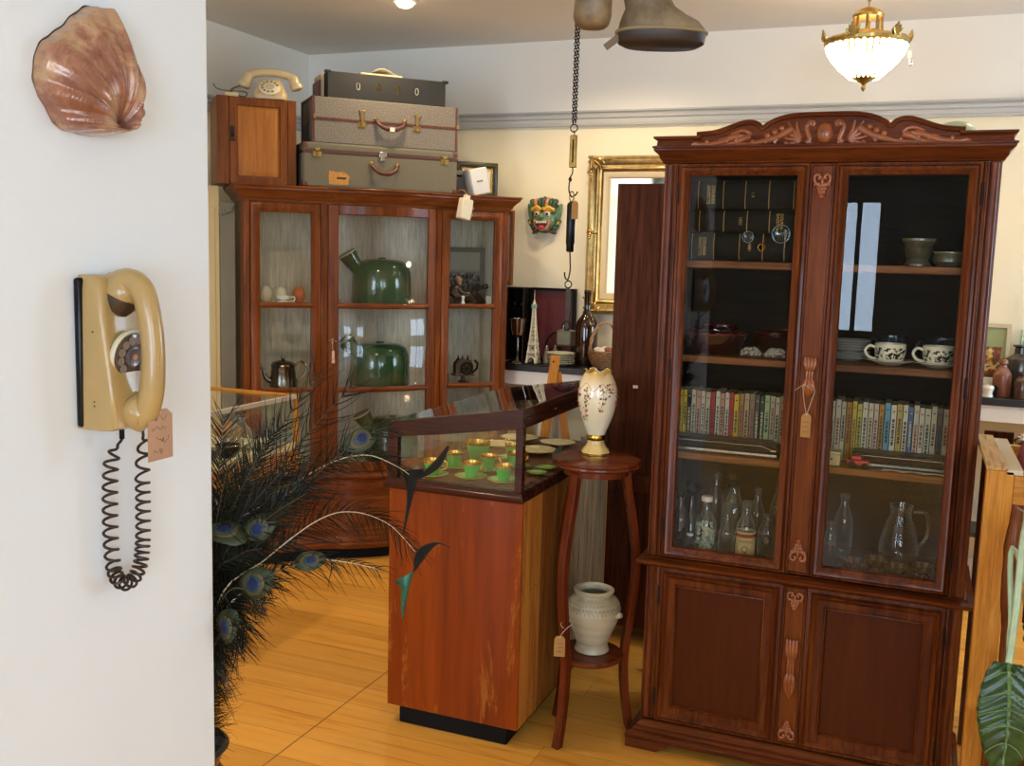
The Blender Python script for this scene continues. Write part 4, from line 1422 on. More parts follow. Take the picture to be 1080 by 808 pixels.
MB().tube([(-BW + .03, bow(-BW + .03) - .012, 1.1), (-BW + .03, bow(-BW + .03) - .012, 1.125)], .006, 10).obj('key_plate', BRASS, d)
for z in BARS:
    MB().prism(front_path(HW - .022, .325)[1:-1] + [(HW - .022, .30), (-HW + .022, .30)], z - .006, z, 'xy', M=TR(0, .014, 0)).obj('glass_shelf', GLASS, ck, smooth=False)
tg = T('price_tag', 'small narrow pinkish paper tag hanging at the left edge of the bowed door', 'price tag', cw(-BW + .03, bow(-BW + .03) - .03, 1.105), QR)
MB().prism([(-.008, -.10), (.008, -.10), (.006, -.04), (-.006, -.04)], -.0006, .0006).obj('card', plain('pink_tag', '#d9b79c', .8), tg)
MB().tube(spline([(0, 0, -.045), (-.003, .004, -.01), (0, .014, .012)], 4), .0012, 6).obj('string', STRING, tg)
MB().tube([(-.02, .008, .012), (.022, .008, .006)], .003, 8).obj('key', STEEL, tg)


# green enamel jugs
def jug(px0, px1, py_top, z, v, label, hgt, rz=0):
    u0, zz = cc(px0, py_top, v)
    u1, zt_ = cc(px1, py_top, v)
    r = (u1 - u0) / 2
    h = zt_ - z if hgt is None else hgt
    t = T('green_jug', label, 'jug', cw((u0 + u1) / 2, v, z), QR + rz, 'dark green enamel jugs')
    MB().lathe([(0, 0), (r * .98, 0), (r * 1.02, .01), (r, h * .5), (r * .97, h * .72), (r * .88, h * .88), (r * .68, h * .97), (r * .45, h), (0, h * 1.005)], 40, cap=False).obj('body', JUGG, t)
    P = spline([(-r * .62, -.015, h * .62), (-r * .92, -.03, h * .82), (-r * 1.12, -.035, h * .98), (-r * 1.24, -.035, h * 1.10)], 5)
    L = len(P)
    MB().tube(P, [.030 + .020 * i / (L - 1) for i in range(L)], 20).obj('spout', JUGG, t)
    e = P[-1] - P[-2]
    e.normalize()
    M = TR(P[-1]) @ V((0, 0, 1)).rotation_difference(e).to_matrix().to_4x4()
    MB().lathe([(.046, -.004), (.053, 0), (.053, .005), (.045, .005)], 24, M=M, cap=False).obj('spout_rim', plain('pale_enamel_rim', '#b9ad88', .3), t)
    MB().lathe([(r * .15, h * 1.0), (r * .13, h * 1.03), (0, h * 1.035)], 16).obj('knob', JUGG, t)
    return t


jug(372, 433, 274, BARS[0] + .0006, .13, 'dark green enamel jug on the upper shelf of the bowed door', None)
jug(370, 431, 361, BARS[1] + .0006, .13, 'dark green enamel jug on the middle shelf of the bowed door', None)
jug(386, 440, 455, .4612, .13, 'dark green enamel jug at the bottom of the bowed door behind the feathers', .24)

# silver teapot, cup behind the left flat door
u, z = cc(299, 400, .13)
t = T('teapot', 'tarnished silver teapot behind the left flat door', 'teapot', cw(u, .14, BARS[1] + .0006), QR)
MB().lathe([(0, 0), (.066, 0), (.069, .004), (.066, .012), (.058, .10), (.061, .106), (.058, .112), (0, .114)], 40, wob=lambda a, z: 1 + .012 * math.cos(16 * a)).obj('body', SILVER, t)
MB().lathe([(.058, .112), (.05, .121), (.03, .128), (.012, .132), (.007, .138), (.012, .144), (.008, .152), (0, .154)], 24).obj('lid', SILVER, t)
MB().tube(spline([(-.058, 0, .028), (-.085, 0, .045), (-.098, 0, .085), (-.118, 0, .115)], 5), [.017, .016, .015, .014, .013, .012, .011, .010, .009, .009, .008, .008, .008, .007, .007, .007], 10).obj('spout', SILVER, t)
MB().tube(spline([(.056, 0, .10), (.085, 0, .125), (.112, 0, .105), (.108, 0, .06), (.064, 0, .022)], 5), .006, 8).obj('handle', SILVER, t)
u, z = cc(299, 317, .06)
c_ = cw(u, .07, BARS[0] + .0006)
t = T('cup', 'small white china cup with dark print behind the left flat door', 'cup', c_, QR)
r, h = .036, .042
MB().lathe([(0, 0), (r * .5, 0), (r * .55, .004), (r * .85, h * .35), (r, h), (r * .95, h), (r * .8, h * .4), (0, .006)], 28, cap=False).obj('body', CERAM, t)
MB().tube(spline([(r * .9, 0, h * .8), (r * 1.5, 0, h * .85), (r * 1.45, 0, h * .4), (r * .75, 0, h * .3)], 5), .004, 8).obj('handle', CERAM, t)
MB().lathe([(r * .8, h * .3), (r * .93, h * .6)], 28, cap=False).obj('print_band', CUPPRINT, t)
EGG = plain('cream_egg', '#ddd3bb', .5)  # plain egg shapes stand in for doll feet
for i, (px, lb, cm) in enumerate(((282, 'white egg-shaped stand-in for a doll foot at the left edge of the top shelf behind the left flat door', EGG), (298, 'cream egg-shaped stand-in for a doll foot standing behind the small white cup', EGG), (317, 'orange egg-shaped stand-in for a doll foot to the right of the small white cup', plain('orange_egg', '#b8561d', .5)))):
    u, z = cc(px, 308, .12)
    t = MB().lathe([(.0, 0), (.012, .001), (.028, .018), (.034, .04), (.030, .062), (.018, .08), (.0, .086)], 24).obj('egg_stand_in', cm, loc=cw(u, .165, BARS[0] + .0006))
    tag(t, lb, 'egg', 'egg-shaped stand-ins')

# group photograph and figures behind the right flat door
def pcc(px, py, v):
    u, z = cc(px, py, v)
    return u, z


q = N('old_group_photo')
v_ = q.coords((1, 1, 1))
ph = q.ramp(q.noise(v_, 46, 4, .7), [(.42, lin('#26221c')), (.5, lin('#5a5347')), (.62, lin('#a19a8a'))])
sx_ = q.n('SeparateXYZ')
tc = q.n('TexCoord')
q.l(tc.outputs['Object'], sx_.inputs[0])
q.l(q.mix(q.ramp(sx_.outputs[2], [(.15, (0, 0, 0)), (.19, (1, 1, 1))]), ph, lin('#a7a193')), q.b.inputs['Base Color'])
q.set(Roughness=.4)
u0, z0 = cc(468, 318, .25)
u1, z1 = cc(517, 262, .25)
t = T('framed_photograph', 'old group photograph in a dark mount leaning behind the right flat door', 'photograph', cw((u0 + u1) / 2, .27, BARS[0] + .0006), QR)
MB().box(-.112, .112, 0, .008, 0, z1 - BARS[0]).obj('mount', plain('grey_mount', '#757063', .7), t)
MB().box(-.095, .08, -.0015, 0, .02, z1 - BARS[0] - .025).obj('print', q.m, t)
BRONZE = plain('painted_bronze', '#4a3a2a', .4, .3, .4, 60)
SKINP = plain('painted_flesh', '#a87a5c', .5)
u, z = cc(479, 318, .14)
t = T('reclining_figurine', 'figurine of an old man leaning back in a dark coat behind the right flat door', 'figurine', cw(u + .03, .14, BARS[0] + .0006), QR)
m = MB()
m.tube(spline([(-.045, 0, .045), (-.03, 0, .07), (-.012, 0, .095), (-.008, 0, .112)], 5), [.022, .026, .03, .032, .033, .034, .034, .033, .03, .028, .025, .022, .018, .015, .012, .011], 12)
m.tube(spline([(-.04, -.01, .045), (.02, -.015, .05), (.06, -.012, .04), (.085, -.01, .012)], 5), [.024, .024, .023, .022, .021, .02, .019, .018, .016, .015, .014, .013, .012, .012, .011, .011], 12)
m.tube(spline([(-.02, -.02, .09), (.005, -.035, .065), (.035, -.035, .062)], 5), [.012, .012, .011, .011, .01, .01, .009, .009, .008, .008, .008], 10)
m.tube(spline([(.03, .0, .04), (.07, .012, .05), (.11, .015, .012)], 5), [.018, .017, .016, .015, .014, .014, .013, .012, .012, .011, .011], 10)
m.sphere((.09, -.012, .012), (.02, .01, .012), 10)
m.sphere((.115, .015, .012), (.02, .01, .012), 10)
m.obj('dark_coat', BRONZE, t)
m = MB().sphere((-.006, -.004, .128), (.017, .018, .021), 14).sphere((.002, -.02, .126), (.004, .006, .005), 8).sphere((.034, -.036, .062), (.009, .008, .007), 8)
m.obj('head', SKINP, t)
MB().sphere((-.006, -.006, .114), (.012, .014, .012), 10).sphere((-.012, .002, .138), (.015, .016, .014), 10).obj('grey_hair', plain('grey_hair', '#9b958a', .7), t)
MB().box(-.075, -.02, -.02, .045, 0, .045).box(-.08, -.06, -.02, .045, .04, .10).obj('chair', BRONZE, t, bevel=.006)
u, z = cc(508, 318, .13)
t = T('reclining_figurine', 'dark crouching figurine beside a white card behind the right flat door', 'figurine', cw(u + .012, .20, BARS[0] + .0006), QR)
m = MB()
m.tube(spline([(.03, 0, .0135), (.0, 0, .03), (-.03, 0, .055), (-.02, 0, .08), (.02, 0, .09)], 5), [.012, .013, .014, .016, .018, .02, .022, .023, .024, .024, .023, .022, .021, .02, .018, .017, .016, .015, .013, .012, .010], 12)
m.tube(spline([(-.03, .01, .05), (-.06, .01, .024), (-.075, 0, .0135)], 4), .012, 10)
m.sphere((.035, 0, .096), (.015, .014, .016), 12)
m.sphere((.03, 0, .0105), (.03, .02, .0075), 10)
m.obj('body', BRONZE, t)
t = T('white_card', 'small white card standing at the right of the figurines behind the right flat door', 'card', cw(u + .028, .10, BARS[0] + .0006), QR)
MB().box(-.015, .015, 0, .001, 0, .048).obj('card', PAPER, t)
MB().prism([(0.001, 0), (.02, 0), (.001, .03)], -.004, .004, 'yz').obj('easel_back', PAPER, t)
u, z = cc(489, 319, .07)
t = T('chess_pawn', 'tiny ivory chess pawn in front of the figurines behind the right flat door', 'chess piece', cw(u, .08, BARS[0] + .0006), QR)
MB().lathe([(0, 0), (.016, 0), (.016, .006), (.010, .012), (.006, .026), (.009, .03), (.006, .034), (.009, .04), (.009, .046), (.005, .05), (0, .051)], 20).obj('pawn', CERAM, t)

u, z = cc(489, 400, .12)
t = T('mechanical_toy', 'brown metal mechanical toy with open wheel behind the right flat door', 'toy', cw(u, .13, BARS[1] + .0006), QR)
BR2 = plain('brown_tin', '#5c4738', .4, .4, .25, 40)
m = MB()
m.lathe([(.028, 0), (.03, .004), (.012, .012), (.010, .03), (.014, .036), (0, .04)], 20)
m.obj('foot', BR2, t)
MB().box(-.06, .055, -.03, .03, .036, .046).obj('deck', BR2, t, bevel=.003)
m = MB().prism([(-.05, .046), (.045, .046), (.05, .09), (.035, .12), (-.03, .125), (-.05, .10)], -.022, -.016).prism([(-.05, .046), (.045, .046), (.05, .09), (.035, .12), (-.03, .125), (-.05, .10)], .016, .022)
m.obj('side_plate', BR2, t)
m = MB().tube([(.012 + .03 * math.cos(a), -.026, .075 + .03 * math.sin(a)) for a in [2 * PI * i / 28 for i in range(28)]], .006, 8, closed=True)
for a in (0, 60, 120):
    a = math.radians(a)
    m.tube([(.012 - .03 * math.cos(a), -.026, .075 - .03 * math.sin(a)), (.012 + .03 * math.cos(a), -.026, .075 + .03 * math.sin(a))], .003, 6)
m.obj('wheel', IRON, t)
m = MB().tube([(.05 + .0, -.01, .05), (.075, -.01, .075), (.078, -.01, .10), (.06, -.01, .118)], .006, 8)
m.obj('crank', IRON, t)
for x in (-.03, -.005, .025):
    MB().lathe([(.007, .12), (.006, .128), (.003, .132), (.004, .14), (0, .146)], 12, (x, 0, 0)).obj('finial', IRON, t)
MB().box(-.1, -.085, -.01, .03, 0.0, .05).obj('side_block', plain('dark_red_block', '#4a2420', .5), t)

# ---------------- on top of the corner cabinet
TZC = TOPZ + .0006
# oak box
BV = .06
uL, zB = cc(229, 192, BV)
uR, zT = cc(312, 107, BV)
zt_ = cc(229, 100, BV)[1]
t = T('wooden_wall_cabinet', 'small oak wall cupboard with panelled door at the left of the china cabinet top', 'cupboard', cw((uL + uR) / 2, BV, TZC), QR)
w_ = (uR - uL) / 2
h_ = (zT + zt_) / 2 - TZC
m = MB()
m.box(-w_, -w_ + .018, .0, .26, 0, h_).box(w_ - .018, w_, .0, .26, 0, h_).box(-w_ + .018, w_ - .018, 0, .26, h_ - .018, h_).box(-w_ + .018, w_ - .018, 0, .26, 0, .018).box(-w_ + .018, w_ - .018, .245, .26, .018, h_ - .018)
m.obj('carcass', BOXW, t, bevel=.002)
MB().box(-w_, -w_ + .055, -.012, 0, 0, h_).obj('face_stile', BOXW, t, bevel=.002)
MB().box(w_ - .04, w_, -.012, 0, 0, h_).obj('face_stile', BOXW, t, bevel=.002)
d = MB().frame(-w_ + .057, w_ - .042, .004, h_ - .004, [(0, .0), (0, -.015), (.034, -.015), (.037, -.008), (.037, 0)]).obj('door', BOXW, t)
dx0, dx1 = -w_ + .057 + .036, w_ - .042 - .036
m = MB().frame(dx0, dx1, .04, h_ - .04, [(0, -.006), (.02, -.013), (.024, -.013)], close=False)
m.box(dx0 + .022, dx1 - .022, -.0135, -.006, .062, h_ - .062)
m.obj('raised_panel', BOXPANEL, d)
m = MB().box(-w_ + .060, -w_ + .078, -.018, -.0152, h_ * .52, h_ * .66).lathe([(.007, 0), (.008, .006), (.004, .012), (0, .013)], 12, M=TR(-w_ + .069, -.018, h_ * .56) @ RX(PI / 2))
m.obj('latch', IRON, d)
m = MB().box(-w_ + .056, -w_ + .082, -.019, -.0152, h_ * .49, h_ * .51)
m.obj('latch_bar', IRON, d)
OAKTOP = TZC + h_

# cream telephone on the box
u, z = cc(291, 101, .17)
tp = T('telephone', 'cream rotary desk telephone on top of the small oak cupboard', 'telephone', cw(u - .03, .14, OAKTOP + .0006), QR - math.radians(12))
m = MB()
rings = []
for z_, w2, d0, d1 in ((0, .078, -.09, .09), (.012, .082, -.095, .095), (.03, .08, -.088, .092), (.06, .066, -.058, .085), (.085, .055, -.035, .075), (.098, .048, -.028, .06), (.102, .03, -.015, .045)):
    ring = []
    for i in range(32):
        a = 2 * PI * i / 32
        ca, sa = math.cos(a), math.sin(a)
        ex = .45
        ring.append(V((w2 * math.copysign(abs(ca) ** ex, ca), (d0 + d1) / 2 + (d1 - d0) / 2 * math.copysign(abs(sa) ** ex, sa), z_)))
    rings.append(ring)
m.loft(rings)
m.obj('body', CREAMTEL, tp, ang=60)
M = TR(0, -.072, .052) @ RX(math.radians(48))
MB().lathe([(.05, 0), (.05, .006), (.046, .009), (0, .009)], 36, M=M).obj('dial_plate', plain('dial_ivory', '#e0d5b4', .4), tp)
m = MB()
for i in range(10):
    a = math.radians(20 + i * 30)
    m.lathe([(.0072, 0), (.0072, .0012), (0, .0012)], 14, M=M @ TR(.036 * math.cos(a), .036 * math.sin(a), .009))
m.obj('finger_hole', plain('dial_shadow', '#8a7a58', .5), tp)
MB().lathe([(.020, .009), (.020, .0115), (0, .0115)], 24, M=M).obj('dial_centre', plain('dial_label', '#b9b090', .5), tp)
m = MB()
P = spline([(-.115, 0, .085), (-.10, 0, .115), (-.06, 0, .13), (0, 0, .135), (.06, 0, .13), (.10, 0, .115), (.115, 0, .085)], 5)
m.tube(P, [.026, .026, .025, .025, .024, .023] + [.019] * (len(P) - 12) + [.023, .024, .025, .025, .026, .026], 16, up=(0, 1, 0))
m.obj('handset', CREAMTEL, tp, ang=60)
for s in (-1, 1):
    MB().lathe([(.027, 0), (.03, -.012), (.028, -.022), (.02, -.028), (0, -.028)], 20, (s * .117, 0, .085), M=RY(math.radians(-s * 18))).obj('handset_cup', CREAMTEL, tp)
P = []
for i in range(80):
    k_ = i / 79
    c0 = V((-.118 - .05 * math.sin(k_ * PI) - .03 * k_, -.01, .06 * (1 - k_) + .012))
    P.append(c0 + V((.006 * math.cos(i * 1.3), .006 * math.sin(i * 1.3), 0)))
MB().tube(P, .0025, 6).obj('cord', plain('grey_cord', '#6f624a', .5), tp)
u, z = cc(258, 99, .14)
t = T('telephone_receiver', 'loose cream plug and cable lying left of the desk telephone', 'cable', cw(u - .065, .10, OAKTOP + .0006), QR)
MB().box(-.035, .03, -.02, .02, 0, .022).obj('plug_block', CREAMTEL, t, bevel=.006)
MB().tube(spline([(.03, 0, .01), (.06, -.02, .005), (.07, .02, .03), (.03, .03, .035), (-.03, .01, .03), (-.07, -.01, .035), (-.085, -.02, .052)], 6), .003, 8).obj('cable', plain('grey_cable', '#5c5548', .5), t)
MB().tube(spline([(.03, .01, .008), (.075, .02, .004), (.09, .05, .004), (.05, .06, .004)], 6), .003, 8).obj('cable', plain('ivory_cable', '#c9bd98', .5), t)

TWEED = N('grey_tweed_canvas')
v_ = TWEED.coords((1, 1, 1))
TWEED.l(TWEED.ramp(TWEED.noise(v_, 160, 3, .7), [(.35, lin('#625a4f')), (.5, lin('#776e61')), (.66, lin('#8c8374'))]), TWEED.b.inputs['Base Color'])
TWEED.set(Roughness=.85)
TWEED.bump(TWEED.noise(v_, 300, 2), .3, .001)
TWEED = TWEED.m
CANVAS = plain('olive_canvas', '#6c644f', .8, 0, .12, 120, .2, 250)


def handle_clasp(par, x, z, mat_plate, big=False):
    """one lock plate with catch"""
    m = MB().box(x - .021, x + .021, -.004, 0, z - .02, z + .005)
    o = m.obj('lock_plate', BRASS, par, bevel=.001)
    MB().lathe([(.009, 0), (.009, .003), (.004, .004), (0, .004)], 16, M=TR(x - .004, -.004, z - .008) @ RX(PI / 2)).obj('lock_button', OLDBRASS, o)
    if big:
        MB().prism([(x - .006, z), (x + .010, z), (x + .010, z + .045), (x + .02, z + .062), (x - .016, z + .062), (x - .006, z + .045)], -.007, 0).obj('hasp', BRASS, o, bevel=.001)
    else:
        MB().prism([(x - .014, z + .022), (x + .014, z + .022), (x + .009, z + .008), (x - .009, z + .008)], -.008, 0).obj('hasp', BRASS, o, bevel=.001)


def carry_handle(par, x, z, w, y=0):
    P = spline([(x - w, y - .004, z), (x - w * .9, y - .018, z - .018), (x - w * .45, y - .026, z - .036), (x, y - .028, z - .04), (x + w * .45, y - .026, z - .036), (x + w * .9, y - .018, z - .018), (x + w, y - .004, z)], 4)
    L = len(P)
    hd = MB().tube(P, [.007 + .004 * math.sin(PI * i / (L - 1)) for i in range(L)], 12).obj('carry_handle', LEATHER, par)
    for s in (-1, 1):
        MB().lathe([(.011, 0), (.011, .006), (.006, .010), (0, .010)], 14, M=TR(x + s * (w + .004), y, z + .004) @ RX(PI / 2)).obj('handle_ring', OLDBRASS, hd)
    return hd


# lower suitcase
SV = .015
a0, _z = cc(319, 198, SV)
a1, zt1 = cc(483, 158, SV)
zt0 = cc(319, 151, SV)[1]
W_ = (a1 - a0) / 2
H_ = (zt0 + zt1) / 2 - TZC
D_ = .27
s1 = T('suitcase', 'larger olive canvas suitcase with a torn orange label, bottom of the pile on the cabinet', 'suitcase', cw((a0 + a1) / 2, SV, TZC), QR, 'suitcases on the china cabinet')
zs = H_ * .80
MB().box(-W_, W_, 0, D_, 0, zs - .002).obj('bottom_shell', CANVAS, s1, bevel=.012, seg=3)
MB().box(-W_, W_, 0, D_, zs + .003, H_).obj('lid', CANVAS, s1, bevel=.012, seg=3)
MB().box(-W_ - .001, W_ + .001, -.002, D_ + .001, zs - .005, zs + .006).obj('leather_band', LEATHER, s1, bevel=.001)
for sx in (-1, 1):
    for z_ in (.0, H_):
        sgn = 1 if z_ == 0 else -1
        za, zb = sorted((z_ + (0 if sgn > 0 else .0003), z_ + sgn * .034))
        xa, xb = sorted((sx * (W_ + .0018), sx * (W_ - .032)))
        MB().box(xa, xb, -.0018, .03, za, zb).obj('leather_corner', LEATHER, s1, bevel=.012, seg=4)
handle_clasp(s1, -W_ + .07, zs - .006, BRASS)
handle_clasp(s1, W_ - .07, zs - .006, BRASS)
m = MB().box(-.018, .018, -.007, 0, zs - .012, zs + .016).box(-.012, .012, -.010, 0, zs - .03, zs - .012)
m.obj('centre_catch', STEEL, s1, bevel=.002)
hd = carry_handle(s1, .01, zs - .05, .062)
q = N('torn_orange_label')
v_ = q.coords((1, 1, 1))
q.l(q.ramp(q.noise(v_, 70, 4, .7), [(.4, lin('#b5762a')), (.55, lin('#c98c3c')), (.62, lin('#8d8360'))]), q.b.inputs['Base Color'])
q.set(Roughness=.8)
lu = cc(358, 181, SV)
lu0 = lu[0] - (a0 + a1) / 2
m = MB().prism([(lu0 - .05, .02), (lu0 - .02, .018), (lu0 + .045, .02), (lu0 + .046, .045), (lu0 + .052, .06), (lu0 + .022, .082), (lu0 - .01, .078), (lu0 - .05, .084), (lu0 - .052, .055)], -.0008, .0)
m.obj('torn_label', q.m, s1)
MB().box(lu0 - .012, lu0 + .033, -.0016, -.0008, .046, .055).obj('label_band', INK, s1)

# upper suitcase
SV2 = .03
b0, _z = cc(331, 146, SV2)
b1, z1_ = cc(484, 112, SV2)
z0_ = cc(331, 103, SV2)[1]
W2_ = (b1 - b0) / 2
base2 = TZC + H_ + .0006
H2_ = (z0_ + z1_) / 2 - base2
s2 = T('suitcase', 'grey tweed suitcase with red-brown leather edges, lying on the olive suitcase', 'suitcase', cw((b0 + b1) / 2, SV2, base2), QR, 'suitcases on the china cabinet')
zs = H2_ * .52
MB().box(-W2_, W2_, 0, .27, 0, zs - .002).obj('bottom_shell', TWEED, s2, bevel=.005)
MB().box(-W2_, W2_, 0, .27, zs + .003, H2_).obj('lid', TWEED, s2, bevel=.005)
m = MB().box(-W2_ - .001, W2_ + .001, -.0025, .271, zs - .006, zs + .007)
m.obj('leather_band', LEATHER, s2, bevel=.001)
for sx in (-1, 1):
    a, b = sorted((sx * (W2_ + .001), sx * (W2_ - .009)))
    m = MB().frame(0, .27, 0.0, H2_, [(-.001, -.001), (-.001, .009), (.008, .009), (.008, -.001)], M=TR(sx * W2_, 0, 0) @ RZ(PI / 2) if sx < 0 else TR(sx * W2_ - .008, 0, 0) @ RZ(PI / 2))
    m.obj('leather_edge', LEATHER, s2)
    MB().box(min(a, b) - .001, max(a, b) + .004 * 0 + .001, -.004, .01, zs + .0, zs + .018).obj('brass_corner', BRASS, s2)
handle_clasp(s2, -W2_ * .36, zs - .008, BRASS, True)
handle_clasp(s2, W2_ * .40, zs - .008, BRASS, True)
hd = carry_handle(s2, .01, zs + .01, .07)
MB().box(-.002, .022, -.042, -.018, zs - .042, zs - .022).obj('handle_band', PAPER, hd)

# black slotted box on top
SV3 = .05
b0, _z = cc(346, 103, SV3)
b1, z1_ = cc(470, 86, SV3)
z0_ = cc(346, 75, SV3)[1]
W3_ = (b1 - b0) / 2
base3 = base2 + H2_ + .0006
H3_ = (z0_ + z1_) / 2 - base3
s3 = T('record_case', 'open black box with a row of oval holes, topmost on the suitcases', 'box', cw((b0 + b1) / 2, SV3, base3), QR)
GREYB = plain('black_card', '#1a1915', .6)
holes = [-.5, -.165, .165, .5]
zc = H3_ * .52
m = MB()
xs = [-W3_] + sum([[W3_ * h - .011, W3_ * h + .011] for h in holes], []) + [W3_]
for i in range(0, len(xs), 2):
    m.box(xs[i], xs[i + 1], 0, .004, 0, H3_)
for h in holes:
    x = W3_ * h
    m.box(x - .011, x + .011, 0, .004, 0, zc - .02).box(x - .011, x + .011, 0, .004, zc + .02, H3_)
    for sz in (-1, 1):
        pts = [(x + .011 * math.cos(a), zc + sz * (.009 + .011 * math.sin(a))) for a in [PI * i / 8 for i in range(9)]]
        m.prism([(x + .011, zc + sz * .02)] + pts + [(x - .011, zc + sz * .02)], 0, .004)
m.obj('front_panel', GREYB, s3)
m = MB().box(-W3_, -W3_ + .004, .004, .2, 0, H3_).box(W3_ - .004, W3_, .004, .2, 0, H3_).box(-W3_ + .004, W3_ - .004, .196, .2, 0, H3_).box(-W3_ + .004, W3_ - .004, .004, .196, 0, .004)
m.obj('box_walls', GREYB, s3)
for sx in (-1, 1):
    MB().box(sx * W3_ - .016, sx * W3_ + .016, -.002, .018, H3_ - .008, H3_ + .006).obj('corner_cap', GREYB, s3, bevel=.004)
RINGC = plain('white_ring', '#d8d2c0', .5)
for i, h in enumerate(holes):
    MB().tube([(W3_ * h + .008 * math.cos(a), .0045, zc + .016 * math.sin(a)) for a in [2 * PI * j / 20 for j in range(20)]], .0015, 6, closed=True).obj('eyelet', [RINGC, GOLD, GOLD, RINGC][i], s3)
t = T('paper_sheaf', 'loose sheaf of cream papers lying in the black slotted box', 'papers', cw((b0 + b1) / 2 - .02, SV3 + .1, base3 + .0046), QR)
MB().box(-.11, .10, -.07, .07, 0, H3_ + .008).obj('paper_block', PAGES, t)
MB().surf(lambda i, j: V((-.06 + .15 * i, -.06 + .1 * j, H3_ + .01 + .028 * math.sin(PI * min(1, i * 1.15)) * (1 - .3 * j))), 12, 4).obj('curled_sheet', PAPER, t, solid=.0008)
t = T('brown_book', 'thin brown book standing upright left of the black box on the suitcase', 'book', cw(b0 - (b0 + b1) * 0 - .018, SV3 + .06, base3), QR)
MB().box(-.012, -.003, 0, .16, 0, H3_ * .72).obj('cover', LEATHER, t, bevel=.001)
MB().box(-.003, .012, 0, .16, 0, H3_ * .95).obj('page_block', PAGES, t)

# white plastic boxes and picture at the right end
u, z = cc(503, 205, .06)
PLAS = plain('white_plastic', '#cfcdc2', .45)
t = T('white_plastic_box', 'white plastic box leaning on a grey one at the right end of the cabinet top', 'box', cw(u + .035, .06, TZC), QR + .12)
h_ = .148
M = TR(0, 0, .0) @ RY(math.radians(-13))
MB().box(-.052, .05, 0, .075, .012, h_, M=M).obj('box_body', PLAS, t, bevel=.006)
MB().box(-.02, .014, -.003, 0, h_ * .52, h_ * .58, M=M).obj('slot', plain('grey_slot', '#77746a', .5), t)
MB().box(.05, .054, .006, .07, .02, h_ - .01, M=M).obj('green_side', plain('pale_green_side', '#a8b290', .5), t)
t = T('grey_plastic_box', 'grey plastic box standing between the olive suitcase and the white box', 'box', cw(u - .045, .145, TZC), QR)
MB().prism([(-.05, 0), (.035, 0), (.0, .135), (-.05, .135)], 0, .08).obj('box_body', plain('grey_plastic', '#6f6c66', .5), t, bevel=.004)
MB().box(-.045, -.01, -.002, 0, .10, .112).obj('vent_slot', BLACK, t)
u0, z0 = cc(508, 205, .2)
u1, z1 = cc(528, 172, .2)
t = T('framed_picture', 'small picture in a dark gold-lined frame on the right end of the cabinet top', 'picture', cw(u1 - .12, .235, TZC), QR)
hh = z1 - TZC
MB().frame(-.12, .12, 0, hh, [(0, .02), (0, 0), (.006, -.004), (.018, -.004), (.022, .0), (.034, .003), (.034, .02)]).obj('frame', plain('dark_green_frame', '#34301c', .35, .2), t)
MB().frame(-.088, .088, .032, hh - .032, [(0, .004), (0, 0), (.006, 0), (.006, .004)]).obj('gilt_slip', GOLD, t)
MB().box(-.086, .086, .006, .012, .034, hh - .034).obj('mount', PAPER, t)
MB().box(-.05, .05, .0045, .006, .06, hh - .06).obj('print', plain('sepia_print', '#9c7540', .7, 0, .3, 40), t)

# hanging white carton and amber bits
pv = -.085
u, z = cc(488, 219, pv)
IVB = plain('ivory_plastic', '#ddd2b2', .4)
t = T('adapter_box', 'ivory plastic adapter hanging by its cable over the cabinet cornice', 'adapter', cw(u + .012, pv, z), QR + .35)
M = RY(math.radians(12))
MB().box(-.034, .034, -.02, .02, -.06, .045, M=M).obj('adapter_body', IVB, t, bevel=.006)
MB().box(-.014, .014, -.012, .012, .045, .064, M=M).obj('cable_neck', IVB, t, bevel=.003)
m = MB().box(.0345, .040, -.015, .015, -.045, .02, M=M)
for k_ in range(2):
    m.box(.040, .056, -.004 + .0 * k_, .004, -.03 + .035 * k_, -.022 + .035 * k_, M=M)
m.obj('plug_pins', plain('grey_plug', '#8a857a', .5), t)
MB().tube(spline([M @ V((0, 0, .06)), (.012, .02, .085), (.014, .06, .088), (.016, .10, .075), (.014, .12, .08), (.012, .12, .12)], 5), .0035, 8).obj('cable', plain('amber_cable', '#9a6a24', .4), t)
MB().lathe([(.009, 0), (.011, .01), (.009, .03), (.005, .034), (0, .034)], 14, (.012, .12, .105)).obj('plug_cap', CERAM, t)

# olive-grey screen and cream cupboard beyond the left end
GREYS = plain('olive_grey_paint', '#77715f', .7, 0, .05, 6)
CREAMC = plain('cream_cupboard_paint', '#cdb784', .7, 0, .05, 4)
t = T('folding_screen', 'tall narrow olive-grey painted screen leaf with a carved shell corner, beside the china cabinet', 'screen', cw(-.732, .10, 0), QR)
MB().box(-.034, .034, 0, .03, 0, 1.768).obj('leaf', GREYS, t, bevel=.003)
m = MB()
for i in range(6):
    a = math.radians(10 + i * 16)
    m.tube([(-.03, -.002, 1.765), (-.03 + .058 * math.cos(a), -.006, 1.765 - .058 * math.sin(a))], [.004, .011], 8)
m.obj('carved_shell', GREYS, t)
t = T('cream_cupboard', 'tall cream painted cupboard side between the white wall and the olive-grey screen', 'cupboard', cw(-.768 - .125, .125, 0), QR)
MB().box(-.14, .125, 0, .18, .06, 1.843).obj('body', CREAMC, t, bevel=.003)
MB().box(-.12, .105, -.004, 0, .12, 1.74).obj('door', CREAMC, t, bevel=.002)
MB().box(-.13, .115, .02, .17, 0, .06).obj('plinth', BLACK, t)
# ------------------------------------------------------------------ on the white dividing wall: shell and telephone
WX = -1.04
QW = PI / 2


def wl(px, py, d=0.0):
    """along the wall, height"""
    p = at(px, py, x=WX + d)
    return p.y, p.z


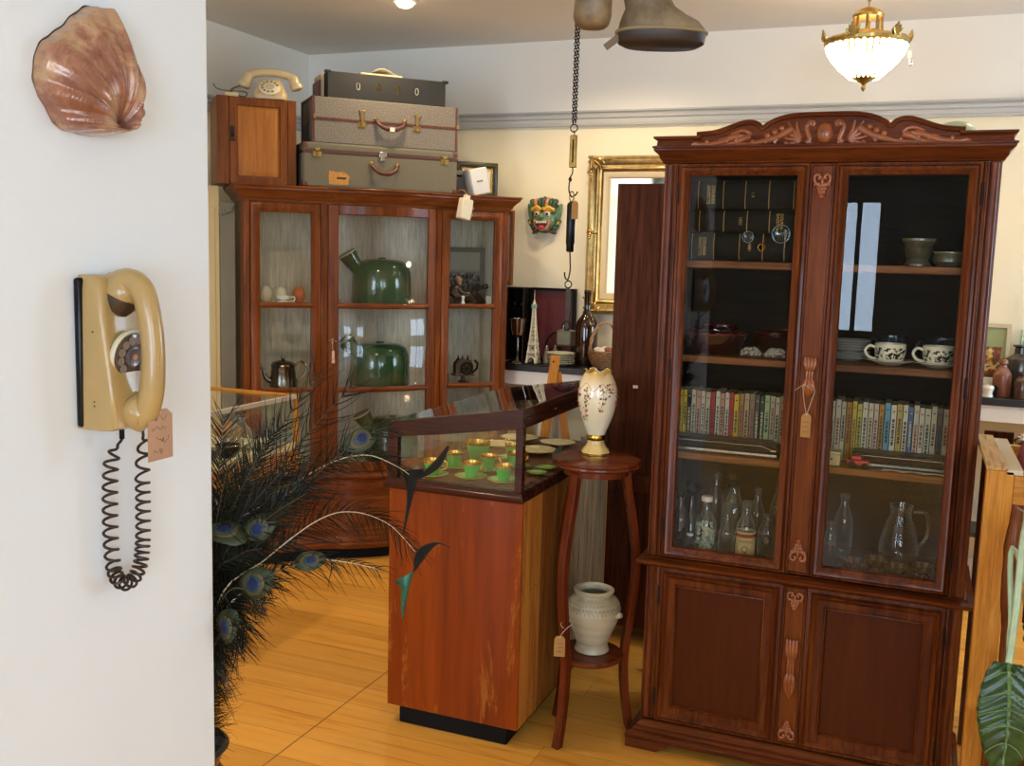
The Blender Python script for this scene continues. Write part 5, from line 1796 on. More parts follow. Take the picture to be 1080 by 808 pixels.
q = N('lustre_shell')
v_ = q.coords((1, 1, 1))
c_ = q.ramp(q.noise(v_, 14, 6, .65, .8), [(.3, lin('#6f4033')), (.46, lin('#96654f')), (.6, lin('#b8946f')), (.75, lin('#8d5a4a'))])
q.l(c_, q.b.inputs['Base Color'])
q.set(Roughness=.24, Metallic=.15)
q.b.inputs['Coat Weight'].default_value = .6
q.bump(q.noise(v_, 220, 3), .25, .002)
SHELLM = q.m
outl = [(133, 138), (116, 143), (100, 143), (84, 140), (68, 135), (55, 116), (45, 95), (40, 74), (46, 50), (60, 33), (74, 24), (88, 11), (102, 4), (116, 8), (124, 18), (131, 33), (137, 52), (142, 66), (145, 82), (143, 100), (140, 122)]
hy, hz = wl(113, 144, .010)
pts = [wl(px - 7 * (1 if px > 90 else .3), py, .008) for px, py in outl]
pts2 = [(p.x, p.y) for p in spline([(a, b, 0) for a, b in pts] + [(pts[0][0], pts[0][1], 0)], 9)]
n_ = len(pts2) - 1
oy, oz = hy, hz
sh = T('hanging_shell', 'glazed pinkish-brown ribbed clam shell hanging on the white wall above the telephone', 'shell', (WX, oy, oz), QW)
hub = (0.0, .012)


def shell_pt(i, j):
    k = i * n_
    a = int(min(k, n_ - 1))
    f = k - a
    y = pts2[a][0] * (1 - f) + pts2[a + 1][0] * f - oy
    z = pts2[a][1] * (1 - f) + pts2[a + 1][1] * f - oz
    s = j
    dy, dz = y - hub[0], z - hub[1]
    ang = math.atan2(dz, -dy)
    # ribs follow the angle and wander a little
    ph_ = ang * 15 + 1.2 * math.sin(ang * 3 + .5) + 1.6 * s * math.sin(ang * 1.3)
    rib = math.cos(ph_) * .75 + .3 * math.cos(2.3 * ph_ + 1)
    R_ = math.hypot(dy, dz)
    dome = .010 + .044 * math.sin(PI * min(1, s * .93 + .02) ** .8) ** .75
    amp = .0028 * min(1, s * 2.5) * min(1, R_ / .06)
    tick = .0007 * math.sin(s * R_ * 1500) * max(0, rib) * min(1, R_ / .06)
    h = dome + amp * rib + tick
    if s > .985:
        h = .0
    sc = s * (1 + .014 * rib * s * min(1, R_ / .06))
    return V((hub[0] + dy * sc, -h, hub[1] + dz * sc))


MB().surf(shell_pt, 300, 90).obj('ribbed_valve', SHELLM, sh, ang=80)

ph = T('wall_telephone', 'tan rotary wall telephone with a curled brown cord on the white wall', 'telephone', (WX, 1.0535, 1.405), QW)
bw = .0425


def sec(z, d, r, w=bw):
    """rounded plan section of the body"""
    p = [V((-w, 0, z))]
    for s, a0 in ((-1, 180), (1, 270)):
        for i in range(6):
            a = math.radians(a0 + 90 * i / 5)
            p.append(V((s * (w - r) + r * math.cos(a), -(d - r) + r * math.sin(a), z)))
    p.append(V((w, 0, z)))
    return p


rings = [sec(z, d, r, w) for z, d, r, w in ((-.1035, .045, .006, .040), (-.102, .058, .007, .0425), (-.098, .066, .006, .0425), (-.05, .060, .006, .042), (0, .052, .007, .041), (.05, .044, .009, .040), (.085, .040, .012, .039), (.10, .036, .014, .037), (.1045, .026, .012, .034))]
MB().loft(rings).obj('body', TAN, ph, ang=55)
MB().box(-bw - .003, bw + .003, -.011, 0, -.101, .101).obj('base_plate', BLACKGLOSS, ph, bevel=.004)
# dial on the sloping front
M = TR(.001, -.0505, -.004) @ RX(PI / 2 + math.radians(8))
dl = MB().lathe([(.0365, 0), (.0365, .004), (.034, .006), (.031, .005), (0, .005)], 40, M=M).obj('dial_ring', plain('dial_rim', '#cfc8a8', .3, coat=.4), ph)
MB().lathe([(.032, .005), (.032, .0075), (.030, .0085), (0, .0085)], 40, M=M).obj('finger_wheel', plain('brown_clear_wheel', '#4a3c34', .15, coat=.6), dl)
HOLE = plain('dial_hole', '#8b7d6d', .3)
for i in range(10):
    a = math.radians(-40 + i * 29)
    MB().lathe([(.0058, .0082), (.0058, .0092), (.0048, .0092), (.0046, .0086), (0, .0086)], 16, M=M @ TR(.0235 * math.cos(a), .0235 * math.sin(a), 0)).obj('finger_hole', HOLE, dl)
MB().lathe([(.0145, .0085), (.0145, .0105), (.012, .0115), (.009, .0105), (0, .0105)], 28, M=M).obj('dial_centre', plain('dial_hub', '#7d7878', .25, .5), dl)
MB().lathe([(.004, .0105), (.004, .0115), (0, .0115)], 16, M=M).obj('dial_spot', plain('copper_spot', '#c98a5a', .4), dl)
# handset seen from its side, hung before the body
P = spline([(0, -.034, .090), (0, -.054, .097), (0, -.076, .086), (0, -.089, .046), (0, -.093, .0), (0, -.090, -.046), (0, -.079, -.078), (0, -.062, -.088)], 5)
L = len(P)
rr = [.021 - .0055 * math.sin(PI * i / (L - 1)) ** .7 for i in range(L)]
hs = MB().tube(P, rr, 18, flat=1.0).obj('handset', TAN, ph, ang=60)


def cupat(c, d, prof, name, mat):
    d = V(d).normalized()
    M = TR(c) @ V((0, 0, 1)).rotation_difference(d).to_matrix().to_4x4()
    MB().lathe(prof, 28, M=M).obj(name, mat, hs)


cupat((0, -.047, .090), (-.15, .45, -.9), [(0, -.014), (.016, -.012), (.024, 0), (.0255, .010), (.0245, .014), (0, .014)], 'ear_shell', TAN)
cupat((0, -.042, .078), (-.25, .5, -.85), [(.0245, 0), (.0245, .010), (.020, .022), (.010, .028), (0, .027)], 'ear_cap', DARKPL)
cupat((0, -.070, -.082), (0, .9, .35), [(0, -.016), (.018, -.012), (.025, 0), (.026, .01), (.0245, .013), (0, .013)], 'mouth_shell', TAN)
cupat((0, -.056, -.077), (0, .9, .35), [(.0245, 0), (.0245, .005), (.017, .011), (0, .011)], 'mouth_cap', TAN)
MB().prism([(-.016, .098), (.016, .098), (.02, .06), (-.02, .06)], -.052, -.03).obj('cradle_hook', DARKPL, ph, bevel=.003)
m = MB()
for x, z in ((-.0432, -.07), (-.0432, -.064), (-.0432, .03)):
    m.sphere((x + .0006, -.03, z), (.0008, .0016, .0012), 6)
m.obj('paint_chip', DARKPL, ph)
# coiled cord
path = spline([(.006, -.03, -.106), (.006, -.03, -.122), (-.006, -.028, -.135), (-.012, -.026, -.16), (-.013, -.024, -.22), (-.012, -.024, -.28), (-.006, -.026, -.318), (.014, -.028, -.332), (.036, -.028, -.316), (.044, -.028, -.28), (.044, -.03, -.22), (.040, -.034, -.17), (.034, -.044, -.135), (.016, -.058, -.112), (.006, -.068, -.104)], 14)
cum = [0]
for a, b in zip(path, path[1:]):
    cum.append(cum[-1] + (b - a).length)
S = cum[-1]
P = []
NS = 900
turns = 0
for i in range(NS + 1):
    s = S * i / NS
    j = max(k for k in range(len(cum)) if cum[k] <= s + 1e-9)
    j = min(j, len(path) - 2)
    f = (s - cum[j]) / max(1e-9, cum[j + 1] - cum[j])
    c = path[j].lerp(path[j + 1], f)
    t = (path[j + 1] - path[j]).normalized()
    u = V((0, 1, 0))
    w_ = t.cross(u).normalized()
    k_ = s / S
    dens = 165 if k_ < .40 else 300 if k_ < .62 else 190 if k_ < .8 else 110
    turns += dens * S / NS
    env = max(0, min(1, (k_ - .05) / .04, (.95 - k_) / .05))
    r = .0092 * env
    a = turns * 2 * PI * .37
    P.append(c + (w_ * math.cos(a) + u * math.sin(a)) * r)
MB().tube(P, .0021, 6).obj('curly_cord', CORDM, ph)
MB().tube([(.006, -.03, -.100), (.006, -.03, -.122)], .0036, 10).obj('cord_grommet', BLACK, ph)
tg = T('price_tag', 'pinkish-brown card price tag hanging at the bottom of the wall telephone handset', 'price tag', (WX + .095, 1.062, 1.322), QW - math.radians(20))
MB().prism([(-.018, -.064), (.018, -.060), (.018, .0), (.010, .008), (-.010, .008), (-.018, -.002)], -.0006, .0006).obj('card', CARDPINK, tg)
m = MB()
hr = random.Random(4)
for z, x0, x1 in ((-.004, -.008, .012), (-.020, -.012, .010), (-.034, -.006, .013), (-.050, -.010, .004)):
    x = x0
    P = []
    while x < x1:
        P.append((x, -.0009, z + hr.uniform(-.005, .005)))
        x += hr.uniform(.001, .004)
    m.tube(spline(P, 3), .00028, 4)
m.obj('handwriting', INK, tg)
MB().tube(spline([(0, -.0008, .002), (.004, .004, .012), (.004, .012, .022), (-.004, .014, .024), (-.004, .004, .012), (0, -.0008, .002)], 5), .0007, 6).obj('string', STRING, tg)

# ------------------------------------------------------------------ glass showcase left of the counter
GX1, GY1, GZ1 = -2.174, 3.202, 1.0
GX0, GY0 = -3.0, 2.42
g = T('glass_showcase', 'pine-framed glass showcase on dark legs, between the white wall and the china cabinet', 'showcase', ((GX0 + GX1) / 2, (GY0 + GY1) / 2, 0))
hx, hy_ = (GX1 - GX0) / 2, (GY1 - GY0) / 2
MB().box(-hx, hx, -hy_, hy_, .70, .79).obj('table_frame', PINE_X, g, bevel=.003)
for sx in (-1, 1):
    for sy in (-1, 1):
        a, b = sorted((sx * .10 - .06, sx * .10 - .10))
        c, d = sorted((sy * (hy_ - .05), sy * (hy_ - .09)))
        MB().box(a, b, c, d, 0, .70).obj('leg', BLACK, g, bevel=.003)
MB().box(-hx, hx, -hy_, hy_, .79, .805).obj('inner_floor', plain('cream_felt', '#cfc39a', .8), g)
for sx in (-1, 1):
    for sy in (-1, 1):
        a, b = sorted((sx * hx, sx * (hx - .016)))
        c, d = sorted((sy * hy_, sy * (hy_ - .016)))
        MB().box(a, b, c, d, .805, .985).obj('post', PINE, g)
    a, b = sorted((sx * hx, sx * (hx - .016)))
    MB().box(a, b, -hy_ + .016, hy_ - .016, .985, 1.0).obj('top_rail', plain('pale_rail', '#bdb6a6', .4), g)
    MB().box(a, b, -hy_ + .016, hy_ - .016, .805, .818).obj('bottom_rail', plain('pale_yellow_rail', '#d8c992', .4), g)
for sy in (-1, 1):
    c, d = sorted((sy * hy_, sy * (hy_ - .016)))
    MB().box(-hx, hx, c, d, .985, 1.0).obj('top_rail', PINE_X, g)
MB().box(-hx + .016, hx - .016, -hy_ + .016, hy_ - .016, .990, .994).obj('glass_top', GLASS, g, smooth=False)
for s in (-1, 1):
    a = s * (hx - .008)
    MB().box(a - .0015, a + .0015, -hy_ + .016, hy_ - .016, .818, .985).obj('glass_side', GLASS, g, smooth=False)
    a = s * (hy_ - .008)
    MB().box(-hx + .016, hx - .016, a - .0015, a + .0015, .805, .985).obj('glass_side', GLASS, g, smooth=False)
c = at(254, 474, z=.806)
t = T('decanter', 'clear glass decanter with a cork stopper inside the glass showcase', 'decanter', (-2.298, 3.008, .8055))
MB().lathe([(0, 0), (.042, 0), (.046, .006), (.046, .05), (.038, .075), (.02, .095), (.014, .11), (.014, .13), (.02, .136)], 28, cap=False).obj('body', BOTTLEG, t)
MB().lathe([(.0135, .122), (.0145, .135), (.021, .138), (.022, .152), (.018, .158), (0, .158)], 20).obj('cork', plain('cork', '#5d4422', .8, 0, .2, 80), t)
for px, py, lb, col in ((232, 455, 'orange-brown seashell lying in the glass showcase beside the white wall', '#a8743c'), (272, 466, 'small pale dish in the glass showcase right of the decanter', '#bfb79c')):
    c = at(px, py, z=.806)
    if 'shell' in lb:
        m = MB()
        R_ = 44
        rings = []
        for i in range(R_):
            a = i * .42
            k_ = i / R_
            rr_ = .03 * (1 - k_) + .003
            cen = V((.03 * (1 - k_) * math.cos(a), .03 * (1 - k_) * math.sin(a), .0335 + .05 * k_))
            rings.append([cen + V((rr_ * math.cos(b) * math.cos(a), rr_ * math.cos(b) * math.sin(a), rr_ * math.sin(b))) for b in [2 * PI * j / 12 for j in range(12)]])
        m.loft(rings)
        tag(m.obj('sea_snail_shell', plain('orange_shell', col, .35, 0, .3, 40), loc=(-2.43, 3.10, .8062)), lb, 'shell')
    else:
        tag(MB().lathe([(0, 0), (.028, 0), (.044, .02), (.042, .022), (.03, .006), (0, .006)], 28, cap=False).obj('dish', plain('pale_dish', col, .3), loc=(-2.27, 3.125, .8055)), lb, 'dish')
for px, py, lb, rr_ in ((246, 490, 'grey pewter bowl in the showcase in front of the decanter', .05), (270, 486, 'dark metal bowl in the showcase behind the feather plumes', .045)):
    c = at(px, py, z=.806)
    t = T('metal_bowl', lb, 'bowl', ((-2.26, 2.755, .8055) if 'pewter' in lb else (-2.25, 2.872, .8055)), 0, 'metal bowls in the showcase')
    MB().lathe([(0, 0), (rr_ * .5, 0), (rr_ * .9, .025), (rr_, .045), (rr_ * .96, .045), (rr_ * .8, .022), (0, .006)], 28, cap=False).obj('body', SILVER if 'pewter' in lb else IRON, t)
    MB().tube([(rr_ * .98 * math.cos(a), rr_ * .98 * math.sin(a), .045) for a in [2 * PI * i / 32 for i in range(32)]], .002, 6, closed=True).obj('rim', SILVER, t)
# ------------------------------------------------------------------ ceiling lamps
cl = T('chandelier', 'lit gilt basket chandelier with crystal strands hanging from the ceiling', 'chandelier', (CHX, CHY, 2.42))
R = .155
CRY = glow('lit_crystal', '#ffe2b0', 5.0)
m = MB()
m.lathe([(R * .98, .0), (R * 1.04, .008), (R * 1.05, .02), (R * 1.0, .03), (R * .98, .028), (R * .96, .004)], 48, wob=lambda a, z: 1 + .02 * math.cos(18 * a), cap=False)
m.obj('crown_band', BRASS, cl)
for i in range(6):
    a = 2 * PI * i / 6 + .25
    c = V((R * 1.05 * math.cos(a), R * 1.05 * math.sin(a), .02))
    m = MB()
    Mx = TR(c) @ RZ(a + PI / 2)
    for dx, h in ((-.02, .022), (-.01, .034), (0, .045), (.01, .034), (.02, .022)):
        m.tube([Mx @ V((dx * .5, 0, 0)), Mx @ V((dx, -.004, h * .6)), Mx @ V((dx * 1.1, -.010, h))], [.007, .007, .003], 8)
    m.obj('palmette', BRASS, cl)
m = MB()
for i in range(8):
    a = 2 * PI * i / 8
    m.tube(spline([(R * .95 * math.cos(a), R * .95 * math.sin(a), .02), (R * .55 * math.cos(a), R * .55 * math.sin(a), .025), (R * .36 * math.cos(a), R * .36 * math.sin(a), .055), (R * .33 * math.cos(a), R * .33 * math.sin(a), .12)], 4), .006, 8)
m.lathe([(R * .36, .045), (R * .40, .05), (R * .36, .06)], 24, cap=False)
m.lathe([(R * .38, .112), (R * .40, .122), (R * .30, .140), (R * .15, .150), (.010, .155), (0, .156)], 24)
m.obj('lantern_top', BRASS, cl)
m = MB()
for i in range(7):
    z = .166 + i * .022
    u = V((1, 0, 0)) if i % 2 else V((0, 1, 0))
    m.tube([V((0, 0, z)) + u * .008 * math.cos(b) + V((0, 0, .014 * math.sin(b))) for b in [2 * PI * j / 14 for j in range(14)]], .0022, 6, closed=True)
m.obj('chain', BRASS, cl)
MB().lathe([(0, .304), (.05, .304), (.055, .30), (.05, .285), (.015, .275), (0, .27)][::-1], 28).obj('ceiling_rose', BRASS, cl)
m = MB()
for i in range(40):
    a = 2 * PI * i / 40
    n_ = 11
    for j in range(n_):
        f = j / (n_ - 1)
        r = R * (.97 - .60 * f ** 1.5)
        z = -.118 * f - .002
        s = .0085 * (1 - .3 * f)
        if j % 2 == i % 2 or f < .7:
            m.sphere((r * math.cos(a), r * math.sin(a), z), (s, s, s * 1.25), 6)
o = m.obj('crystal_strand', CRY, cl, smooth=False)
MB().lathe([(.056, -.122), (.060, -.116), (.03, -.132), (.012, -.142), (.006, -.15), (.010, -.158), (.009, -.166), (0, -.176)], 28).obj('finial', BRASS, cl)
m = MB()
for a in (.25, 2.3, 4.4):
    c = V((R * 1.1 * math.cos(a), R * 1.1 * math.sin(a), 0))
    m.sphere(c + V((0, 0, -.03)), (.008, .008, .022), 8)
    m.sphere(c + V((.006, 0, -.06)), (.010, .006, .018), 8)
m.obj('drop', CRYSTAL, cl)
for i in range(3):
    a = 2 * PI * i / 3
    MB().sphere((.05 * math.cos(a), .05 * math.sin(a), -.02), (.018, .018, .026), 12).obj('bulb', glow('warm_bulb', '#ffdca0', 14), cl)

dlp = at(425, 0, z=ZC)
t = T('downlight', 'lit recessed round ceiling lamp with a bulging bulb at the top of the picture', 'ceiling lamp', (dlp.x, dlp.y + .02, ZC))
MB().lathe([(.055, -.001), (.058, -.006), (.046, -.008), (.042, -.001)], 32, cap=False).obj('rim', WHITEP, t)
MB().sphere((0, 0, -.010), (.042, .042, .022), 18).obj('bulb', glow('downlight_bulb', '#ffe9c0', 12), t)

# ------------------------------------------------------------------ hanging boots
BOOT = N('old_boot_leather')
v_ = BOOT.coords((1, 1, 1))
BOOT.l(BOOT.ramp(BOOT.noise(v_, 12, 6, .65), [(.3, lin('#4a3c28')), (.5, lin('#756348')), (.7, lin('#93805f'))]), BOOT.b.inputs['Base Color'])
BOOT.set(Roughness=.5)
BOOT.bump(BOOT.noise(v_, 60, 4), .25, .004)
BOOT = BOOT.m
SOLE = plain('boot_sole', '#2a211a', .5, 0, .2, 30)


def loft_boot(loc, secs, sole, label, lean_top, tagp=None):
    """boot built up from sections: (x shift, z, half width across, half depth, y shift), across = parallel to the shop front"""
    t = T('leather_boot', label, 'boot', loc, math.radians(21.98), 'old boots hanging from the ceiling')

    def ring(x, z, w, d, y, n=32, e=.85):
        out = []
        for i in range(n):
            a = 2 * PI * i / n
            out.append(V((x + w * math.copysign(abs(math.cos(a)) ** e, math.cos(a)), y + d * math.copysign(abs(math.sin(a)) ** e, math.sin(a)), z)))
        return out
    P = [V(s) for s in []]
    MB().loft([ring(*s) for s in secs], cap1=False).obj('upper', BOOT, t, ang=75, solid=.003)
    if sole:
        MB().loft([ring(*s) for s in sole]).obj('sole', SOLE, t, ang=50)
        x, z, w, d, y = sole[-1]
        m = MB().tube(ring(x, z + .003, w * 1.01, d * 1.01, y), .003, 6, closed=True)
        m.obj('welt', plain('boot_welt', '#8a7654', .6), t)
    for s in (-1, 1):
        x, z, w, d, y = secs[-1]
        MB().tube([V((x + s * w, y, z)), V((x + s * w * .4, y, z + .12)), V((x, y, z + .25)), V((x, y, ZC - loc[2]))], .002, 6).obj('hanging_cord', BLACK, t)
    if tagp:
        M = TR(tagp) @ RY(math.radians(52))
        MB().box(-.006, .007, -.001, .001, -.028, .012, M=M).obj('strap_tab', plain('strap_tag', '#6f5a44', .7), t)
    return t


pb = at(697, 44, t=1.9)
loft_boot(pb, [(.0, .012, .082, .05, .0), (-.0, .022, .081, .05, 0), (-.004, .034, .074, .046, 0), (-.014, .046, .060, .042, .0), (-.022, .060, .046, .040, .0), (-.040, .10, .038, .038, .0), (-.053, .16, .038, .038, .0), (-.057, .22, .038, .038, .0), (-.058, .28, .038, .038, .0)],
          [(.0, -.010, .070, .044, 0), (0, -.004, .082, .051, 0), (0, .012, .085, .053, 0)], 'right one of the two hanging boots, with dark sole and a strap tab', 0, (-.085, -.01, .002))
pb = at(626, 29, t=1.9)
loft_boot(pb, [(.0, -.0, .014, .014, 0), (-.002, .001, .024, .026, 0), (-.003, .006, .031, .034, 0), (-.003, .02, .035, .04, 0), (-.002, .05, .034, .042, 0), (-.006, .10, .034, .044, 0), (-.014, .17, .036, .05, .01), (-.022, .25, .038, .05, .01), (-.024, .33, .038, .05, .01)],
          None, 'left one of the two hanging boots, its blunt toe hanging straight down by the chain', 0)

# ------------------------------------------------------------------ chain with spring balances
HX, HY = -1.30, 3.80


def hz(py):
    return at(604, py, y=HY).z


zt_, zr = ZC, hz(136)
ch = T('hanging_chain', 'long dark iron chain hanging from the ceiling with a ring at its end', 'chain', (HX, HY, ZC))
m = MB()
n_ = int((zt_ - zr - .02) / .0118)
for i in range(n_):
    z = -.008 - i * .0118
    u = V((1, 0, 0)) if i % 2 else V((0, 1, 0))
    for sx in (-.0038, .0038):
        m.tube([V((sx, .004 * (1 if sx > 0 else -1), z + (.004 if sx > 0 else 0))) + u * .0052 * math.cos(b) + V((0, 0, .0085 * math.sin(b))) for b in [2 * PI * j / 10 for j in range(10)]], .0019, 5, closed=True)
m.obj('links', IRON, ch)
zz = -.008 - n_ * .0118 - .012
MB().tube([(.0145 * math.cos(b), 0, zz + .0145 * math.sin(b)) for b in [2 * PI * j / 20 for j in range(20)]], .0024, 8, closed=True).obj('end_ring', IRON, ch)
z0 = ZC + zz - .0145
sb = T('spring_balance', 'small brass spring balance with a curled hook at the end of the chain', 'spring balance', (HX, HY, z0))
hgt = z0 - hz(177)
MB().box(-.015, .015, -.005, .005, -hgt, -.012).obj('brass_case', OLDBRASS, sb, bevel=.004)
MB().box(-.003, .003, -.0062, -.005, -hgt + .02, -.03).obj('slot', BLACK, sb)
MB().tube(spline([(0, 0, -.014), (.004, 0, -.004), (0, 0, .004), (-.004, 0, -.004)], 4), .002, 6).obj('eye', IRON, sb)
MB().tube(spline([(0, 0, -hgt), (.0, 0, -hgt - .02), (-.008, 0, -hgt - .035), (-.014, 0, -hgt - .045), (-.006, 0, -hgt - .052), (-.004, 0, -hgt - .04)], 5), .0026, 8).obj('link_curl', IRON, sb)
zh = hz(207) - z0
MB().tube(spline([(-.006, 0, -hgt - .03), (-.012, 0, -hgt - .06), (-.012, 0, zh + .02), (.0, 0, zh - .002), (.016, 0, zh + .006), (.024, 0, zh + .018)], 6), .003, 8).obj('hook', IRON, sb)
z1 = hz(203)
bb = T('spring_balance', 'long black cylindrical spring balance hooked below the brass one', 'spring balance', (HX, HY, z1))
L_ = z1 - hz(266)
MB().tube([(.0 + .009 * math.cos(b), .0, -.016 + .02 * math.sin(b)) for b in [2 * PI * j / 18 for j in range(18)]], .0026, 8, closed=True).obj('top_ring', OLDBRASS, bb)
MB().lathe([(.012, -L_), (.0155, -L_ + .006), (.0155, -L_ + .03), (.0175, -L_ + .035), (.0175, -.05), (.015, -.042), (.008, -.036), (.0, -.036)], 20).obj('tube', BLACKGLOSS, bb)
ze = hz(298) - z1
MB().tube(spline([(0, 0, -L_), (.002, 0, -L_ - .03), (.004, 0, -L_ - .07), (-.004, 0, ze + .012), (-.016, 0, ze + .018), (-.02, 0, ze + .04)], 6), .003, 8).obj('hook', IRON, bb)
tg = T('price_tag', 'brown card tag tied to the ring of the black spring balance', 'price tag', (HX + .022, HY - .022, z1 - .02))
MB().prism([(-.013, -.085), (.014, -.085), (.014, -.025), (.006, -.014), (-.006, -.014), (-.013, -.025)], -.0006, .0006).obj('card', CARD, tg)
MB().tube(spline([(0, -.001, -.02), (-.006, .006, .0), (-.016, .02, .004), (-.024, .022, -.004)], 5), .0009, 6).obj('string', STRING, tg)
zw = hz(297)
sw = T('hanging_steelyard', 'old steel balance blade with ring and square weight hanging lowest on the chain', 'balance', (HX, HY, zw))
MB().tube([(-.002 + .014 * math.cos(b), 0, -.012 + .014 * math.sin(b)) for b in [2 * PI * j / 20 for j in range(20)]], .0026, 8, closed=True).obj('ring', IRON, sw)
zl_ = hz(349) - zw
MB().prism([(-.010, -.03), (-.004, -.024), (.012, -.034), (.014, -.12), (.008, -.145), (.008, zl_), (-.008, zl_), (-.010, -.14)], -.004, .004).obj('blade', plain('rusty_steel', '#3f372c', .55, .5, .3), sw, bevel=.001)
MB().tube([(-.002 + .017 * math.cos(b), -.006, zl_ + .02 + .017 * math.sin(b)) for b in [2 * PI * j / 20 for j in range(20)]], .0028, 8, closed=True).obj('lower_ring', IRON, sw)
MB().box(-.036, .028, -.03, .03, zl_ - .062, zl_ + .002).obj('weight_block', plain('dull_brass_block', '#5e543f', .5, .5, .2), sw, bevel=.007)

# ------------------------------------------------------------------ on the back wall
YW = YB


def bwp(px, py, off=.0):
    return at(px, py, y=YW - off)


# carved mask
mc = bwp(574, 227, .03)
mk = T('hanging_mask', 'carved green laughing demon mask with yellow brows on the cream wall', 'mask', (mc.x, YW, mc.z))
MG = plain('mask_green', '#2e4a30', .4, 0, .35, 30, coat=.3)
MG2 = plain('mask_light_green', '#5f7d55', .4, 0, .3, 40, coat=.3)
MY = plain('mask_yellow', '#d1a828', .4)
MO = plain('mask_orange_pink', '#c4825a', .4)
MR = plain('mask_red', '#c2372e', .3, coat=.3)
BONE = plain('mask_bone', '#ded3b8', .4)
m = MB()


def facept(i, j):
    a = 2 * PI * i
    s = j
    w = .086 * (1 - .12 * max(0, -math.sin(a))) * (abs(math.cos(a)) ** .85) * math.copysign(1, math.cos(a))
    h = .098 * (abs(math.sin(a)) ** .8) * math.copysign(1, math.sin(a))
    return V((w * s, -.012 - .05 * (1 - s ** 2.4), h * s))


m.surf(facept, 48, 10)
m.obj('face', MG, mk, ang=70)
MB().surf(lambda i, j: (lambda p: V((p.x * .86, p.y - .014 if j < .98 else 0, p.z * .72 - .025)))(facept(i, j)), 48, 8).obj('cheeks', MG2, mk, ang=70)
for s in (-1, 1):
    MB().prism(spline([(s * .066, .03, 0), (s * .098, .062, 0), (s * .094, .0, 0), (s * .078, -.026, 0), (s * .064, -.01, 0)], 4) and [(p.x, p.y) for p in spline([(s * .066, .03, 0), (s * .100, .066, 0), (s * .096, .0, 0), (s * .078, -.03, 0), (s * .064, -.01, 0)], 4)], -.028, -.012).obj('ear', MG2, mk, bevel=.004)
    m = MB()
    for k_ in range(5):
        m.sphere((s * (.012 + .012 * k_), -.068 + .003 * k_, .033 + .008 * math.sin(k_ * .9)), (.012, .010, .012), 8)
    m.obj('brow', MY, mk)
    m = MB().sphere((s * .031, -.066, .006), (.0155, .012, .0135), 14)
    e = m.obj('eye', BONE, mk)
    MB().sphere((s * .031 + .002, -.076, .005), (.008, .006, .008), 12).obj('pupil', plain('mask_brown', '#2a1710', .2), e)
    m = MB().tube(spline([(s * .05, -.06, .014), (s * .031, -.07, .026), (s * .012, -.066, .012)], 5), .005, 8)
    m.obj('eyelid', MO, mk)
    m = MB()
    for k_ in range(4):
        m.sphere((s * (.082 - .01 * k_), -.024, -.034 - .018 * k_), (.018, .016, .016), 10)
    m.obj('hair_curl', MG, mk)
    MB().sphere((s * .084, -.03, -.04), (.010, .010, .013), 10).obj('earring', MY, mk)
    MB().tube(spline([(s * .028, -.058, -.086), (s * .05, -.04, -.092), (s * .066, -.02, -.10)], 4), .007, 8).obj('chin_scroll', LEATHER, mk)
m = MB().sphere((0, -.078, -.008), (.014, .018, .014), 12).sphere((-.013, -.07, -.014), (.010, .011, .009), 10).sphere((.013, -.07, -.014), (.010, .011, .009), 10)
m.obj('nose', MG2, mk)
MB().prism([(-.05, -.024), (-.03, -.030), (0, -.026), (.03, -.030), (.05, -.024), (.047, -.05), (.03, -.078), (0, -.088), (-.03, -.078), (-.047, -.05)], -.074, -.04).obj('lips', MO, mk, bevel=.005)
MB().prism([(-.038, -.034), (.038, -.034), (.036, -.052), (.022, -.072), (0, -.078), (-.022, -.072), (-.036, -.052)], -.0755, -.06).obj('mouth', plain('mask_mouth', '#3a100c', .5), mk)
for k_ in range(6):
    MB().box(-.033 + .011 * k_, -.0235 + .011 * k_, -.0785, -.072, -.046, -.034).obj('tooth', BONE, mk, bevel=.002)
MB().sphere((0, -.074, -.068), (.02, .008, .011), 12).obj('tongue', MR, mk)
for k_ in range(7):
    x = -.06 + .02 * k_
    m = MB().tube(spline([(x, -.05, .05), (x * 1.15, -.05, .075), (x * 1.1 + .008, -.035, .095 - .02 * abs(k_ - 3) / 3)], 4), .012, 10)
    m.obj('crown_lobe', MO if k_ in (1, 4) else MG, mk)

# gilt mirror
ma, mb_ = bwp(620, 164, .06), bwp(617, 331, .06)
mx0, mz1, mz0 = ma.x, ma.z, mb_.z
mx1 = mx0 + .86
mi = T('gilt_mirror', 'large ornate gilt-framed wall mirror partly hidden by the dark wardrobe', 'mirror', (mx0, YW, mz0))
wdt, hgt_ = mx1 - mx0, mz1 - mz0
MB().frame(0, wdt, 0, hgt_, [(0, 0), (0, -.03), (.008, -.045), (.022, -.056), (.036, -.05), (.046, -.036), (.056, -.034), (.062, -.040), (.07, -.040), (.078, -.03), (.085, -.026), (.085, -.004)]).obj('frame', GILT, mi, ang=50)
MB().frame(0, wdt, 0, hgt_, [(.083, -.004), (.083, -.026), (.112, -.018), (.118, -.012), (.118, -.004)]).obj('slip', PALEGILT, mi)
q = N('mirror_silvering')
q.set(Metallic=1, Roughness=.02)
q.b.inputs['Base Color'].default_value = (.85, .86, .82, 1)
MB().box(.11, wdt - .11, -.008, -.004, .11, hgt_ - .11).obj('mirror_glass', q.m, mi)


